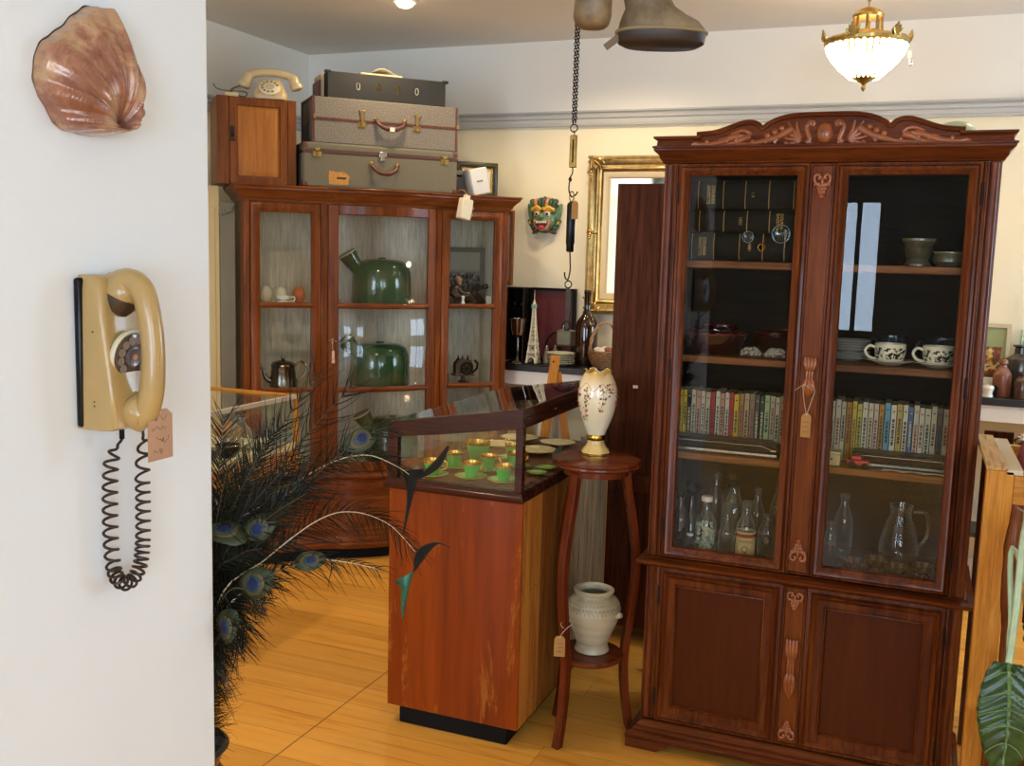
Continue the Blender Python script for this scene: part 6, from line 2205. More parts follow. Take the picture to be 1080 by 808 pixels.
def ornament(x, z, sx, sz, nm='corner_ornament'):
    m = MB()
    for k_ in range(4):
        a = k_ / 3 * PI / 2
        P = spline([(x + sx * .02, -.056, z + sz * .02), (x + sx * (.02 + .05 * math.cos(a)), -.062, z + sz * (.02 + .05 * math.sin(a))), (x + sx * (.02 + .075 * math.cos(a + .3)), -.05, z + sz * (.02 + .075 * math.sin(a + .3)))], 5)
        m.tube(P, [.011 - .0007 * i for i in range(len(P))], 8)
    for k_ in range(8):
        m.sphere((x + sx * (.01 + .014 * (k_ % 4)), -.058, z + sz * (.008 + .013 * ((k_ * 3) % 5))), .009, 8)
    for k_ in range(5):
        m.sphere((x + sx * .02, -.056, z + sz * (.07 + .016 * k_)), (.012 - .0015 * k_, .008, .009), 8)
        m.sphere((x + sx * (.07 + .016 * k_), -.056, z + sz * .02), (.009, .008, .012 - .0015 * k_), 8)
    m.obj(nm, GILT, mi)


ornament(0, hgt_, 1, -1)
ornament(0, 0, 1, 1)
ornament(wdt, hgt_, -1, -1)
ornament(wdt, 0, -1, 1)
m = MB()
for k_ in range(7):
    m.sphere((.022, -.056, hgt_ * .52 + .03 - .01 * k_), (.018 - .003 * abs(k_ - 3), .010, .007), 8)
m.sphere((.05, -.045, hgt_ * .52), (.02, .008, .01), 8)
m.obj('side_ornament', GILT, mi)

# narrow brown-framed picture behind the cabinet end
fa = bwp(541, 222, .03)
fb = bwp(535, 300, .03)
fr = T('framed_picture', 'tall brown-framed white picture mostly hidden behind the right end of the china cabinet', 'picture', (fa.x - .40, YW, fb.z))
MB().frame(0, .40, 0, fa.z - fb.z, [(0, 0), (0, -.022), (.006, -.026), (.018, -.022), (.02, -.004), (.02, 0)]).obj('frame', wood('picture_frame_timber', ['#6b3f1d', '#8a5527', '#9b6631'], 'z', 1), fr)
MB().box(.015, .385, -.008, -.002, .015, fa.z - fb.z - .015).obj('mount', WHITEP, fr)

# ------------------------------------------------------------------ the long black-topped table
TBZ, TBY = .968, 4.98
tb = T('long_table', 'long black-topped white table along the back wall', 'table', (-.1, TBY, 0))
MB().box(-2.0, 2.2, 0, .31, TBZ - .035, TBZ).obj('black_top', BLACKTOP, tb, bevel=.003)
MB().box(-1.975, 2.19, .012, .03, TBZ - .11, TBZ - .035).obj('white_apron', WHITEP, tb)
for x in (-1.74, -.4, .95, 2.15):
    for y in (.05, .26):
        MB().box(x - .025, x + .025, y - .02, y + .025, 0, TBZ - .035).obj('leg', WHITEP, tb, bevel=.002)
MB().box(-1.77, 2.17, .05, .29, .30, .32).obj('low_shelf', BLACKTOP, tb)
T0 = TBZ + .0006


def tp_(px, py):
    p = at(px, py, z=T0)
    return p.x, min(max(p.y, TBY + .03), YB - .05)


# silver goblet
x, y = -2.005, 5.035
t = T('goblet', 'tall tarnished silver goblet on the long table beside the china cabinet', 'goblet', (x, y, T0))
MB().lathe([(0, 0), (.036, 0), (.036, .004), (.02, .012), (.008, .02), (.006, .06), (.01, .068), (.006, .076), (.006, .14), (.014, .15), (0, .15)], 24).obj('stem', SILVER, t)
MB().lathe([(.008, .146), (.028, .155), (.036, .18), (.040, .225), (.043, .245), (.040, .245), (.034, .18), (0, .165)], 32, wob=lambda a, z: 1 + .02 * math.cos(16 * a), cap=False).obj('bowl', SILVER, t)
# black open box with shiny bits
a_ = at(533, 303, y=5.12)
b_ = at(551, 303, y=5.12)
BXX, BXY = -2.078, 5.16
t = T('black_box', 'open black box standing on end behind the silver goblet', 'box', (BXX, BXY, T0))
w_, h_ = .052, a_.z - T0
m = MB().box(-w_, w_, .10, .11, 0, h_).box(-w_, -w_ + .008, 0, .10, 0, h_).box(w_ - .008, w_, 0, .10, 0, h_).box(-w_ + .008, w_ - .008, 0, .10, h_ - .008, h_).box(-w_ + .008, w_ - .008, 0, .10, 0, .008)
m.obj('box_shell', BLACK, t, bevel=.001)
MB().box(-w_ + .008, w_ - .008, .01, .10, h_ * .70, h_ * .72).obj('box_shelf', BLACKGLOSS, t)
MB().box(w_ - .002, w_ + .004, -.003, .0, 0, h_).obj('silver_edge', STEEL, t)
for i, (xx, zz, r) in enumerate(((.022, .73, .016), (-.018, .73, .014), (.012, .02, .02))):
    m = MB().lathe([(r * .7, 0), (r, .01), (r * .8, .03), (r * .4, .04), (0, .04)], 16)
    tag(m.obj('glass_pot', BLACKGLOSS, loc=(BXX + xx, BXY + .045, T0 + h_ * zz + (.0 if zz > .1 else -h_ * .02 + .0086) + .0005)), ['small shiny black pot on the right of the black box shelf', 'small shiny black pot on the left of the black box shelf', 'small shiny black pot at the foot of the black box'][i], 'pot')
# red-lined case
a_ = at(553, 303, y=5.22)
b_ = at(600, 303, y=5.22)
t = T('red_lined_case', 'open black case with dark red lining standing behind the white tower model', 'case', ((a_.x + b_.x) / 2 + .03, 5.24, T0))
w_ = (b_.x - a_.x) / 2 - .0
h_ = a_.z - T0
MB().frame(-w_, w_, 0, h_, [(0, .04), (0, 0), (.014, 0), (.014, .03), (.014, .04)]).obj('case_rim', BLACK, t)
MB().box(-w_ + .01, w_ - .01, .02, .038, .01, h_ - .01).obj('red_lining', plain('dark_red_velvet', '#5c140c', .6, 0, .1, 20), t)
MB().box(w_ * .25, w_ * .6, .008, .02, h_ * .38, h_ * .42).obj('fitting', BLACKGLOSS, t)
MB().lathe([(.012, 0), (.012, .03), (.006, .036), (0, .036)], 14, (w_ * .5, .016, h_ * .42)).obj('fitting', STEEL, t)
# tower
TW = plain('ivory_tower_paint', '#d9cfae', .5)
ex, ey = at(562, 377, y=5.06).x, 5.06
tw = T('tower_model', 'ivory lattice tower model with a green top standing on the long table', 'model', (ex, ey, T0))
H_ = at(563, 322, y=ey).z - T0


def half_w(f):
    return .017 * (1 - f) ** 1.7 + .006 * (1 - f) + .0055


m = MB()
lv = [.014, .06, .13, .2, .27, .34, .41, .48, .55, .62, .69, .76, .83, .9, .96]
for sx in (-1, 1):
    for sy in (-1, 1):
        m.tube([(sx * half_w(f), sy * half_w(f), f * H_) for f in lv], [.0062 - .0035 * f for f in lv], 6)
for f0, f1 in zip(lv[2:], lv[3:]):
    w0, w1 = half_w(f0), half_w(f1)
    for k_ in range(4):
        Rz = RZ(k_ * PI / 2)
        m.tube([Rz @ V((-w0, -w0, f0 * H_)), Rz @ V((w1, -w1, f1 * H_))], .0018, 5)
        m.tube([Rz @ V((w0, -w0, f0 * H_)), Rz @ V((-w1, -w1, f1 * H_))], .0018, 5)
m.obj('lattice', TW, tw)
for k_ in range(4):
    Rz = RZ(k_ * PI / 2)
    MB().tube([Rz @ V(p) for p in spline([(-.024, -.030, .0055), (-.018, -.029, .03), (0, -.028, .040), (.018, -.029, .03), (.024, -.030, .0055)], 5)], .005, 6).obj('arch', TW, tw)
for f in (.20, .34):
    w = half_w(f) + .006
    MB().box(-w, w, -w, w, f * H_ - .004, f * H_ + .004).obj('gallery', TW, tw, bevel=.001)
MB().box(-.013, .013, -.013, .013, H_ * .95, H_ * 1.02).obj('green_cabin', plain('verdigris', '#7fa58d', .5), tw, bevel=.003)
MB().lathe([(.011, H_ * 1.02), (.006, H_ * 1.06), (.002, H_ * 1.1), (.0008, H_ * 1.25), (0, H_ * 1.26)], 12).obj('spire', TW, tw)
# pulley wheel
wx, wz = at(577, 358, y=5.02).x, T0
t = T('flywheel_model', 'dark iron spoked wheel on a stand behind the plate stack', 'wheel', (-1.82, 5.203, T0))
r = .082
m = MB().tube([(r * math.cos(b), 0, r + .006 + r * math.sin(b)) for b in [2 * PI * j / 36 for j in range(36)]], .005, 8, closed=True)
for k_ in range(3):
    a = k_ * PI / 3 + .3
    m.tube([(-r * math.cos(a), 0, r + .006 - r * math.sin(a)), (r * math.cos(a), 0, r + .006 + r * math.sin(a))], .0035, 6)
m.obj('wheel', IRON, t)
MB().prism([(-.04, 0), (.04, 0), (.01, r), (-.01, r)], .012, .02).obj('stand', IRON, t)
for i, px in enumerate((577, 586)):
    x = at(px, 372, y=4.985).x
    t = T('pepper_pot', 'small pale pepper pot, %s of a pair behind the plate stack' % ('left' if i == 0 else 'right'), 'pepper pot', (at(577 + 9 * i, 372, y=5.16).x - .005, 5.166, T0), 0, 'pepper pots')
    MB().lathe([(0, 0), (.020, 0), (.021, .02), (.014, .05), (.009, .07), (.012, .078), (0, .079)], 20).obj('body', plain('pale_grey_pot', '#8f8872', .5), t)
    MB().lathe([(.010, .079), (.009, .092), (.004, .098), (0, .099)], 16).obj('cap', SILVER, t)
# plates
z = T0
pxc = at(592, 372, y=5.075).x
CP = plain('greenish_china', '#c3c2a8', .2, coat=.4)
for i in range(6):
    saucer(pxc, 5.06, z, .080 + .001 * (i % 2), '%s plate from the table in the stack beside the white tower model' % ORD[i].capitalize(), 'plates on the long table', CP, None, 'plate')
    z += .0105
# big brown bottle
x = at(619, 378, y=5.165).x
t = T('bottle', 'large dark brown glass bottle on the long table in front of the mirror', 'bottle', (x - .008, 5.17, T0))
MB().lathe([(0, 0), (.058, 0), (.062, .01), (.062, .20), (.056, .235), (.036, .265), (.021, .285), (.0175, .31), (.0175, .385), (.021, .39), (.021, .405), (.0165, .41)], 32).obj('glass_body', plain('dark_brown_glass', '#2a1406', .06, coat=.7), t)
# basket
bx_ = at(634, 383, y=5.075).x
bk = T('wicker_basket', 'round wicker basket with tall hoop handle on the long table', 'basket', (bx_ + .018, 5.07, T0))
WICK = plain('wicker', '#8a6440', .6, 0, .3, 60)
m = MB()
for i in range(9):
    f = i / 8
    r = .052 + .030 * math.sin(f * PI * .55)
    m.tube([((r + .003 * math.cos(12 * b + i * PI)) * math.cos(b), (r + .003 * math.cos(12 * b + i * PI)) * math.sin(b), .006 + .085 * f) for b in [2 * PI * j / 72 for j in range(72)]], .0055, 6, closed=True)
m.lathe([(0, .002), (.052, .002), (.052, .008), (0, .008)], 24)
m.obj('woven_body', WICK, bk)
m = MB()
for ph_ in (0, PI):
    P = []
    for i in range(61):
        a = PI * i / 60
        c = V((-.08 * math.cos(a), 0, .09 + .155 * math.sin(a)))
        P.append(c + V((.005 * math.cos(9 * a + ph_), .005 * math.sin(9 * a + ph_), 0)))
    m.tube(P, .0055, 6)
m.obj('hoop_handle', plain('pale_wicker', '#b08a62', .6, 0, .2, 60), bk)
for i, (dx, dy, col, lb) in enumerate(((-.02, -.03, '#d9cdb8', 'cream cloth roll on the left in the wicker basket'), (.03, -.01, '#8d5642', 'reddish cloth roll on the right in the wicker basket'), (.0, .03, '#e2d9c6', 'white cloth roll at the back of the wicker basket'))):
    m = MB()
    m.tube(spline([(-.024, 0, 0), (-.008, .004, .006), (.012, -.003, .004), (.026, 0, 0)], 4), [.016, .019, .021, .022, .022, .021, .02, .021, .021, .02, .019, .017, .014], 12)
    tag(m.obj('cloth_roll', plain('cloth_%d' % i, col, .9, 0, .2, 40), loc=(bx_ + .018 + dx, 5.07 + dy, T0 + .088)), lb, 'cloth', 'cloths in the basket')
for dx, dy in ((0, 0),):
    m = MB().lathe([(0, .008), (.045, .008), (.066, .05), (.06, .068), (0, .07)], 24)
    m.obj('filling', plain('basket_filling', '#6a543a', .9, 0, .3, 50), bk)
# pine post before the table
pa, pb2 = at(586, 375, y=4.6), at(578, 408, y=4.55)
t = T('easel_post', 'slim pine post slanting up in front of the long table', 'post', (pa.x, 4.6, 0))
sl = (pa.x - pb2.x) / (pa.z - pb2.z)
MB().prism([(-.022 - sl * pa.z, 0), (.022 - sl * pa.z, 0), (.022, pa.z - .004), (.016, pa.z), (-.016, pa.z), (-.022, pa.z - .006)], -.012, .012).obj('post', PINE, t, bevel=.002)
MB().lathe([(.005, 0), (.005, .001), (0, .001)], 12, M=TR(-.006, -.012, pa.z - .03) @ RX(PI / 2)).obj('peg_hole', BLACK, t)
MB().prism([(.15, 0), (.19, 0), (.02, pa.z * .92), (-.012, pa.z * .92)], .014, .036).obj('back_leg', PINE, t)
# ------------------------------------------------------------------ right-hand end of the long table
def onb(px, y):
    return at(px, 410, y=y).x


TERR = plain('salt_glazed_terracotta', '#7d4a33', .35, 0, .15, 30, coat=.3)
t = T('stoneware_bottle', 'terracotta ginger-beer bottle at the right end of the long table', 'bottle', (onb(1056, 5.07), 5.07, T0))
MB().lathe([(0, 0), (.038, 0), (.04, .004), (.04, .095), (.037, .108), (.022, .128), (.0165, .138), (.016, .146), (.020, .15), (.021, .162), (.016, .17), (0, .171)], 32).obj('body', TERR, t)
t = T('stoneware_jar', 'large dark glazed stoneware jar behind the terracotta bottle', 'jar', (onb(1069, 5.16) + .018, 5.165, T0))
MB().lathe([(0, 0), (.064, 0), (.066, .006), (.066, .15), (.06, .17), (.034, .188), (.028, .195), (.027, .222), (.036, .228), (.036, .234), (.024, .234), (.022, .2)], 32).obj('body', plain('dark_stoneware', '#39332c', .25, 0, .3, 12, coat=.5), t)
t = T('stoneware_bottle', 'small brown stoneware bottle at the very right edge on the long table', 'bottle', (onb(1076, 5.03) + .005, 5.03, T0))
MB().lathe([(0, 0), (.03, 0), (.031, .004), (.031, .075), (.024, .09), (.014, .10), (.014, .108), (.019, .112), (.019, .12), (0, .121)], 28).obj('body', plain('brown_stoneware', '#4d3322', .3, 0, .2, 20, coat=.4), t)
t = T('china_ornament', 'small cream and black china ornament beside the cabinet edge on the long table', 'ornament', (onb(1042, 5.02), 5.02, T0))
MB().lathe([(0, 0), (.024, 0), (.02, .02), (.027, .04), (.022, .052), (0, .056)], 20).obj('body', CERAM, t)
MB().tube(spline([(.018, 0, .05), (.034, 0, .045), (.034, 0, .018), (.02, 0, .008)], 5), .006, 8).obj('black_handle', BLACK, t)
a_, b_ = at(1035, 341, y=5.22), at(1068, 341, y=5.22)
fpz = a_.z
fp = T('framed_print', 'yellow and red flower print in a pale wooden frame leaning against the back wall', 'picture', (b_.x - .14, 5.24, T0))
h_ = fpz - T0
MB().frame(-.14, .14, 0, h_, [(0, .02), (0, 0), (.018, 0), (.018, .02)]).obj('frame', plain('pale_frame', '#cdb891', .5), fp)
MB().box(-.125, .125, .008, .016, .015, h_ - .015).obj('mount', plain('olive_mount', '#9aa06a', .7), fp)
q = N('flower_print')
v_ = q.coords((1, 1, 1))
q.l(q.ramp(q.noise(v_, 22, 3), [(.35, lin('#4a5a2a')), (.45, lin('#8a2a1c')), (.53, lin('#d8b23a')), (.6, lin('#e8dca8')), (.68, lin('#6b2a20'))]), q.b.inputs['Base Color'])
MB().box(-.105, .105, .0065, .008, .02, h_ * .66).obj('print', q.m, fp)
t = T('small_box', 'small red and white box standing on the long table beside the flower print', 'box', (onb(1043, 5.17) - .01, 5.17, T0))
MB().box(-.035, .03, 0, .04, 0, .03).obj('red_base', plain('red_card', '#b3261e', .5), t)
MB().box(-.035, .03, 0, .04, .03, .07).obj('white_top', WHITEP, t)
t = T('glass_straw_jar', 'tall glass tube holding a dark thin rod behind the dark stoneware jar', 'jar', (onb(1074, 5.255) + .014, 5.262, T0))
MB().lathe([(0, 0), (.024, 0), (.025, .004), (.025, .30), (.023, .30), (.022, .008), (0, .008)], 24, cap=False).obj('tube', BOTTLEG, t)
ro = T('thin_rod', 'dark thin rod with a flat knob standing in the glass tube', 'rod', (onb(1074, 5.255) + .014, 5.262, T0))
MB().tube([(-.01, 0, .0092), (.022, 0, .43)], .0042, 8).obj('shaft', plain('plum_rod', '#4a2f35', .4), ro)
MB().lathe([(.004, 0), (.012, .008), (.012, .014), (0, .014)], 14, (.022, 0, .428)).obj('knob', plain('plum_knob', '#4a2f35', .4), ro)

# ------------------------------------------------------------------ pine rack in front
PZ = 1.067
pr_ = T('pine_rack', 'orange pine rack with square posts beside the tall glazed cabinet', 'rack', (.222, 2.70, 0))
MB().box(-.031, .031, 0, .045, 0, PZ - .012).obj('front_post', PINE, pr_, bevel=.002)
MB().box(.60, .662, 0, .045, 0, PZ - .012).obj('front_post', PINE, pr_, bevel=.002)
MB().box(-.033, .012, -.002, .50, PZ - .012, PZ).obj('top_board', PINE_Y, pr_, bevel=.002)
MB().box(.014, .05, .0, .50, PZ - .02, PZ - .008).obj('ledge_board', plain('pale_board', '#c7b797', .6), pr_)
MB().box(.56, .62, .455, .50, 0, PZ - .012).obj('back_post', PINE, pr_, bevel=.002)
MB().box(.031, .60, .004, .03, PZ - .095, PZ - .021).obj('front_rail', PINE_X, pr_, bevel=.002)
zr_ = at(1056, 603, y=2.7).z
MB().box(.031, .60, .004, .03, zr_ - .05, zr_ + .02).obj('low_rail', PINE_X, pr_, bevel=.002)
MB().box(.052, .56, .46, .49, PZ - .095, PZ - .021).obj('back_rail', PINE_X, pr_)
MB().box(.031, .60, .035, .46, zr_ - .01, zr_ + .005).obj('shelf', WHITEP, pr_)
zb_ = zr_ + .0056
t = T('dark_board', 'narrow dark brown board standing in the gap between tall cabinet and pine rack', 'board', (.268, 3.425, 0))
MB().box(-.042, .042, 0, .02, 0, 1.045).obj('board', DARKPLANK, t, bevel=.002)
MB().box(.008, .0105, -.0012, 0, .35, .95).obj('pale_edge_line', plain('pale_line', '#c9c2b4', .4), t)
# wicker tray and pink bag behind the rack
wt = T('woven_basket', 'dark brown and white twisted woven basket rim behind the pine rack', 'basket', (.58, 3.66, 0))
m = MB()
for k_ in range(3):
    for ph_ in (0, PI):
        P = []
        for i in range(160):
            a = 2 * PI * i / 160
            r = .235 + .006 * math.cos(20 * a + ph_)
            P.append(V((r * math.cos(a), r * .75 * math.sin(a), .985 - .026 * k_ + .007 * math.sin(20 * a + ph_))))
        m.cur = 0 if ph_ == 0 else 1
        m.tube(P, .0085, 6, closed=True)
m.obj('twisted_rim', [plain('brown_cane', '#5a3a26', .5), plain('white_cane', '#d9cfbd', .5)], wt)
MB().lathe([(.0, .70), (.19, .70), (.225, .93), (.22, .93), (.185, .71), (0, .71)], 40, M=Matrix.Diagonal((1, .75, 1, 1)), cap=False).obj('basket_wall', plain('dark_cane', '#4a3527', .6, 0, .3, 60), wt)
m = MB()
for s in (-1, 1):
    m.tube([(-.24, s * .05, .955), (.3, s * .08, .945)], .009, 8)
m.obj('bamboo_rod', plain('bamboo', '#c08a45', .4), wt)
m = MB()
for a in (0, 1, 2, 3):
    m.tube([(.14 * math.cos(a * 1.57 + .8), .10 * math.sin(a * 1.57 + .8), 0), (.13 * math.cos(a * 1.57 + .8), .09 * math.sin(a * 1.57 + .8), .705)], .012, 8)
m.obj('cane_leg', plain('cane_leg', '#6b4a2c', .5), wt)
PINKC = plain('dusky_pink_cloth', '#8d4a4c', .8, 0, .3, 30)
t = T('pink_cloth_bag', 'dusky pink gathered cloth bag resting in the pine rack at the right edge', 'bag', (.40, 2.96, zb_))
m = MB()
m.lathe([(0, 0), (.10, 0), (.125, .04), (.13, .16), (.11, .27), (.07, .335), (.06, .36), (.085, .40), (.09, .41), (.05, .37), (0, .35)], 56, wob=lambda a, z: 1 + (.05 * math.cos(9 * a) + .03 * math.cos(17 * a + 1)) * min(1, z / .2), cap=False)
m.obj('bag_body', PINKC, t, ang=80)
MB().tube([(.064 * math.cos(b), .064 * math.sin(b), .345) for b in [2 * PI * j / 30 for j in range(30)]], .006, 8, closed=True).obj('drawstring', plain('pale_pink_cord', '#c69a96', .8), t)
t = T('white_tin', 'white enamel tin on the shelf of the pine rack', 'tin', (.30, 2.78, zb_))
MB().lathe([(0, 0), (.035, 0), (.036, .003), (.036, .085), (.034, .09), (0, .09)], 28).obj('body', WHITEP, t)
MB().lathe([(.037, .088), (.037, .10), (.012, .104), (.010, .115), (0, .116)], 28).obj('lid', plain('grey_tin_lid', '#8c8c8a', .4), t)

# ------------------------------------------------------------------ wooden chair and the plant leaf at the right edge
c0 = at(1062, 560, y=2.3)
chx = c0.x + .02
wc = T('wooden_chair', 'brown carved wooden chair seen from behind at the right edge before the pine rack', 'chair', (chx, 2.3, 0))
pts_ = [(1072, 545), (1065, 600), (1066, 630), (1060, 690), (1055, 760), (1050, 806)]
P = []
for px, py in pts_:
    p = at(px, py, y=2.3)
    P.append(V((p.x - chx, 0, p.z)))
P = [V((P[0].x + .004, 0, P[0].z + .02))] + P + [V((P[-1].x - .0, .0, 0))]
m = MB()
SP = spline([(p.x, 0, p.z) for p in P], 5)
rr = []
for p in SP:
    z = p.z
    k_ = (z - .86) / .05
    rr.append(.012 + .008 * math.exp(-k_ * k_) + .005 * math.exp(-((z - .97) / .03) ** 2))
rr[0] = .006
m.tube(SP, rr, 12, flat=1.2, up=(0, 1, 0))
m.obj('back_post', CHAIRW, wc)
m = MB()
SP2 = [V((.44 - p.x, p.y, p.z)) for p in SP]
m.tube(SP2, rr, 12, flat=1.2, up=(0, 1, 0))
m.obj('back_post', CHAIRW, wc)
MB().surf(lambda i, j: V((.03 + .38 * i, .012 + .04 * math.sin(PI * i), .80 + .16 * j + .03 * math.sin(PI * i) * j)), 20, 6).obj('crest_rail', wood('chair_crest', ['#3a1a0c', '#59301a', '#6a3a20'], 'x', 1, .3, .3), wc, solid=.022)
MB().surf(lambda i, j: V((.02 + .40 * i, .012 + .03 * math.sin(PI * i), .58 + .06 * j)), 20, 3).obj('mid_rail', CHAIRW, wc, solid=.018)
for k_ in range(4):
    x = .09 + .087 * k_
    MB().tube([(x, .028, .62), (x, .036, .70), (x, .034, .81)], [.008, .012, .008], 10).obj('spindle', CHAIRW, wc)
MB().prism([(-.02, -.0), (.46, 0), (.44, .38), (0, .38)], .43, .455, 'xy').obj('seat', CHAIRW, wc, bevel=.006)
for x in (.02, .42):
    MB().tube([(x, .35, 0), (x, .35, .2), (x, .35, .43)], [.014, .02, .018], 12).obj('front_leg', CHAIRW, wc)

LEAFM = N('variegated_leaf')
v_ = LEAFM.coords((1, 1, 1))
LEAFM.l(LEAFM.ramp(LEAFM.noise(v_, 24, 5, .6), [(.3, lin('#14270e')), (.5, lin('#243f18')), (.68, lin('#365424'))]), LEAFM.b.inputs['Base Color'])
LEAFM.set(Roughness=.3)
LEAFM = LEAFM.m
VEIN = plain('pale_leaf_vein', '#5c7343', .4)
PET = plain('pale_petiole', '#9fae8a', .4, 0, .2, 30)
pl0 = at(1062, 706, t=1.55)
pp = T('potted_plant', 'broad dark green ribbed plant leaves on pale stems at the bottom right corner', 'plant', (.36, 1.63, 0))
pb0 = V((.36, 1.63, 0))
MB().lathe([(0, 0), (.07, 0), (.075, .01), (.10, .15), (.105, .17), (.098, .17), (.09, .14), (0, .14)], 32, cap=False).obj('pot', plain('plant_pot', '#4f3a2a', .5), pp)
MB().lathe([(0, .14), (.091, .145)], 24).obj('soil', plain('soil', '#1d140d', .9), pp)


def big_leaf(tip_chain, w, nrm, name='leaf'):
    """leaf blade along a chain of points; width profile w(s)"""
    C = spline(tip_chain, 6)
    n_ = len(C) - 1
    nrm = V(nrm).normalized()

    def fn(i, j):
        k_ = i * n_
        a = min(int(k_), n_ - 1)
        c = C[a].lerp(C[a + 1], k_ - a)
        t = (C[a + 1] - C[a]).normalized()
        side = t.cross(nrm).normalized()
        s = (j - .5) * 2
        wid = w * (max(0, math.sin(PI * min(1, i * .93 + .07))) ** .55)
        fold = -.22 * abs(s) * wid
        rip = .004 * math.cos((i * 9 - abs(s) * 1.6) * 2 * PI) * (1 - abs(s) * .3)
        return c + side * s * wid + nrm * (fold + rip) - pb0
    lf = MB().surf(fn, 44, 14).obj(name, LEAFM, pp, ang=80, solid=.0016)
    m = MB()
    m.tube([fn(i / 30, .5) + nrm * .0015 for i in range(31)], [.0032 - .002 * i / 30 for i in range(31)], 6)
    for k_ in range(5):
        i0 = .10 + .16 * k_
        for s in (-1, 1):
            P = [fn(min(.99, i0 + (.10 * (f ** 1.5))), .5 + s * .5 * f * .97) + nrm * .0012 for f in [x / 8 for x in range(9)]]
            m.tube(P, [.0016 - .0009 * x / 8 for x in range(9)], 5)
    m.obj('veins', VEIN, lf)


fw = -(_f)
big_leaf([at(1064, 700, t=1.52), at(1064, 740, t=1.50), at(1062, 775, t=1.50), at(1056, 815, t=1.52)], .042, fw + V((-.3, 0, .15)))
big_leaf([at(1100, 640, t=1.56), at(1112, 690, t=1.54), at(1112, 740, t=1.55)], .045, fw + V((.4, 0, .2)))
st_ = [V((.36, 1.63, .14)), V((.40, 1.62, .45)), at(1100, 560, t=1.6), at(1082, 556, t=1.58), at(1072, 640, t=1.55), at(1064, 700, t=1.52)]
MB().tube([p - pb0 for p in spline(st_, 8)], .0055, 8).obj('petiole', PET, pp)
st_ = [V((.37, 1.63, .14)), V((.42, 1.62, .5)), at(1110, 560, t=1.6), at(1104, 600, t=1.57), at(1100, 640, t=1.56)]
MB().tube([p - pb0 for p in spline(st_, 8)], .005, 8).obj('petiole', PET, pp)
st_ = [V((.35, 1.63, .14)), V((.38, 1.6, .4)), at(1078, 600, t=1.6), at(1066, 660, t=1.55), at(1064, 700, t=1.53)]
MB().tube([p - pb0 for p in spline(st_, 8)], .004, 8).obj('petiole', PET, pp)
# ------------------------------------------------------------------ peacock feathers
rf = random.Random(3)
BARB = N('peacock_barb')
v_ = BARB.coords((1, 1, 1))
BARB.l(BARB.ramp(BARB.noise(v_, 14, 3), [(.35, lin('#0d0f08')), (.55, lin('#191c0f')), (.7, lin('#302c17'))]), BARB.b.inputs['Base Color'])
BARB.set(Roughness=.75)
BARB.b.inputs['Specular IOR Level'].default_value = .15
BARB = BARB.m
BARBT = plain('peacock_barb_teal', '#0d1a19', .6, 0, .3, 20)
QUILL = plain('feather_quill', '#cfc2a2', .4)
QUILLD = plain('dark_quill', '#4a4230', .5, 0, .2, 30)
EYEG = plain('eye_green', '#2e3a20', .55, 0, .2, 60)
EYEB = plain('eye_bronze', '#54492c', .55, 0, .15, 60)
EYET = plain('eye_teal', '#1c4650', .5, 0)
EYEK = plain('eye_indigo', '#11164a', .5, 0)
FANDARK = plain('feather_dark_vane', '#0e0c07', .9, 0, .3, 30)
FANGREEN = plain('feather_green_vane', '#2f6a55', .35, .3, .2, 30)


def ribbon(m, P, w0, nrm):
    n = len(P)
    vs = []
    for i, p in enumerate(P):
        t = (P[min(i + 1, n - 1)] - P[max(i - 1, 0)]).normalized()
        s = t.cross(nrm)
        s = s.normalized() if s.length > 1e-6 else t.orthogonal().normalized()
        w = w0 * (1 - .75 * i / (n - 1))
        vs += [p - s * w, p + s * w]
    m.add(vs, [(2 * i, 2 * i + 1, 2 * i + 3, 2 * i + 2) for i in range(n - 1)])


FV = T('feather_vase', 'tall dark floor vase behind the white wall holding the peacock feathers', 'vase', (-1.30, 1.50, 0))
MB().lathe([(0, 0), (.10, 0), (.11, .01), (.14, .2), (.12, .42), (.075, .52), (.09, .56), (.082, .56), (.065, .52), (.0, .3)], 32, cap=False).obj('body', plain('dark_vase_glaze', '#23201c', .3, coat=.4), FV)
MB().lathe([(.088, .555), (.096, .56), (.088, .567)], 32, cap=False).obj('rim', plain('vase_rim', '#3a342c', .3), FV)
NECK = V((-1.30, 1.50, .55))


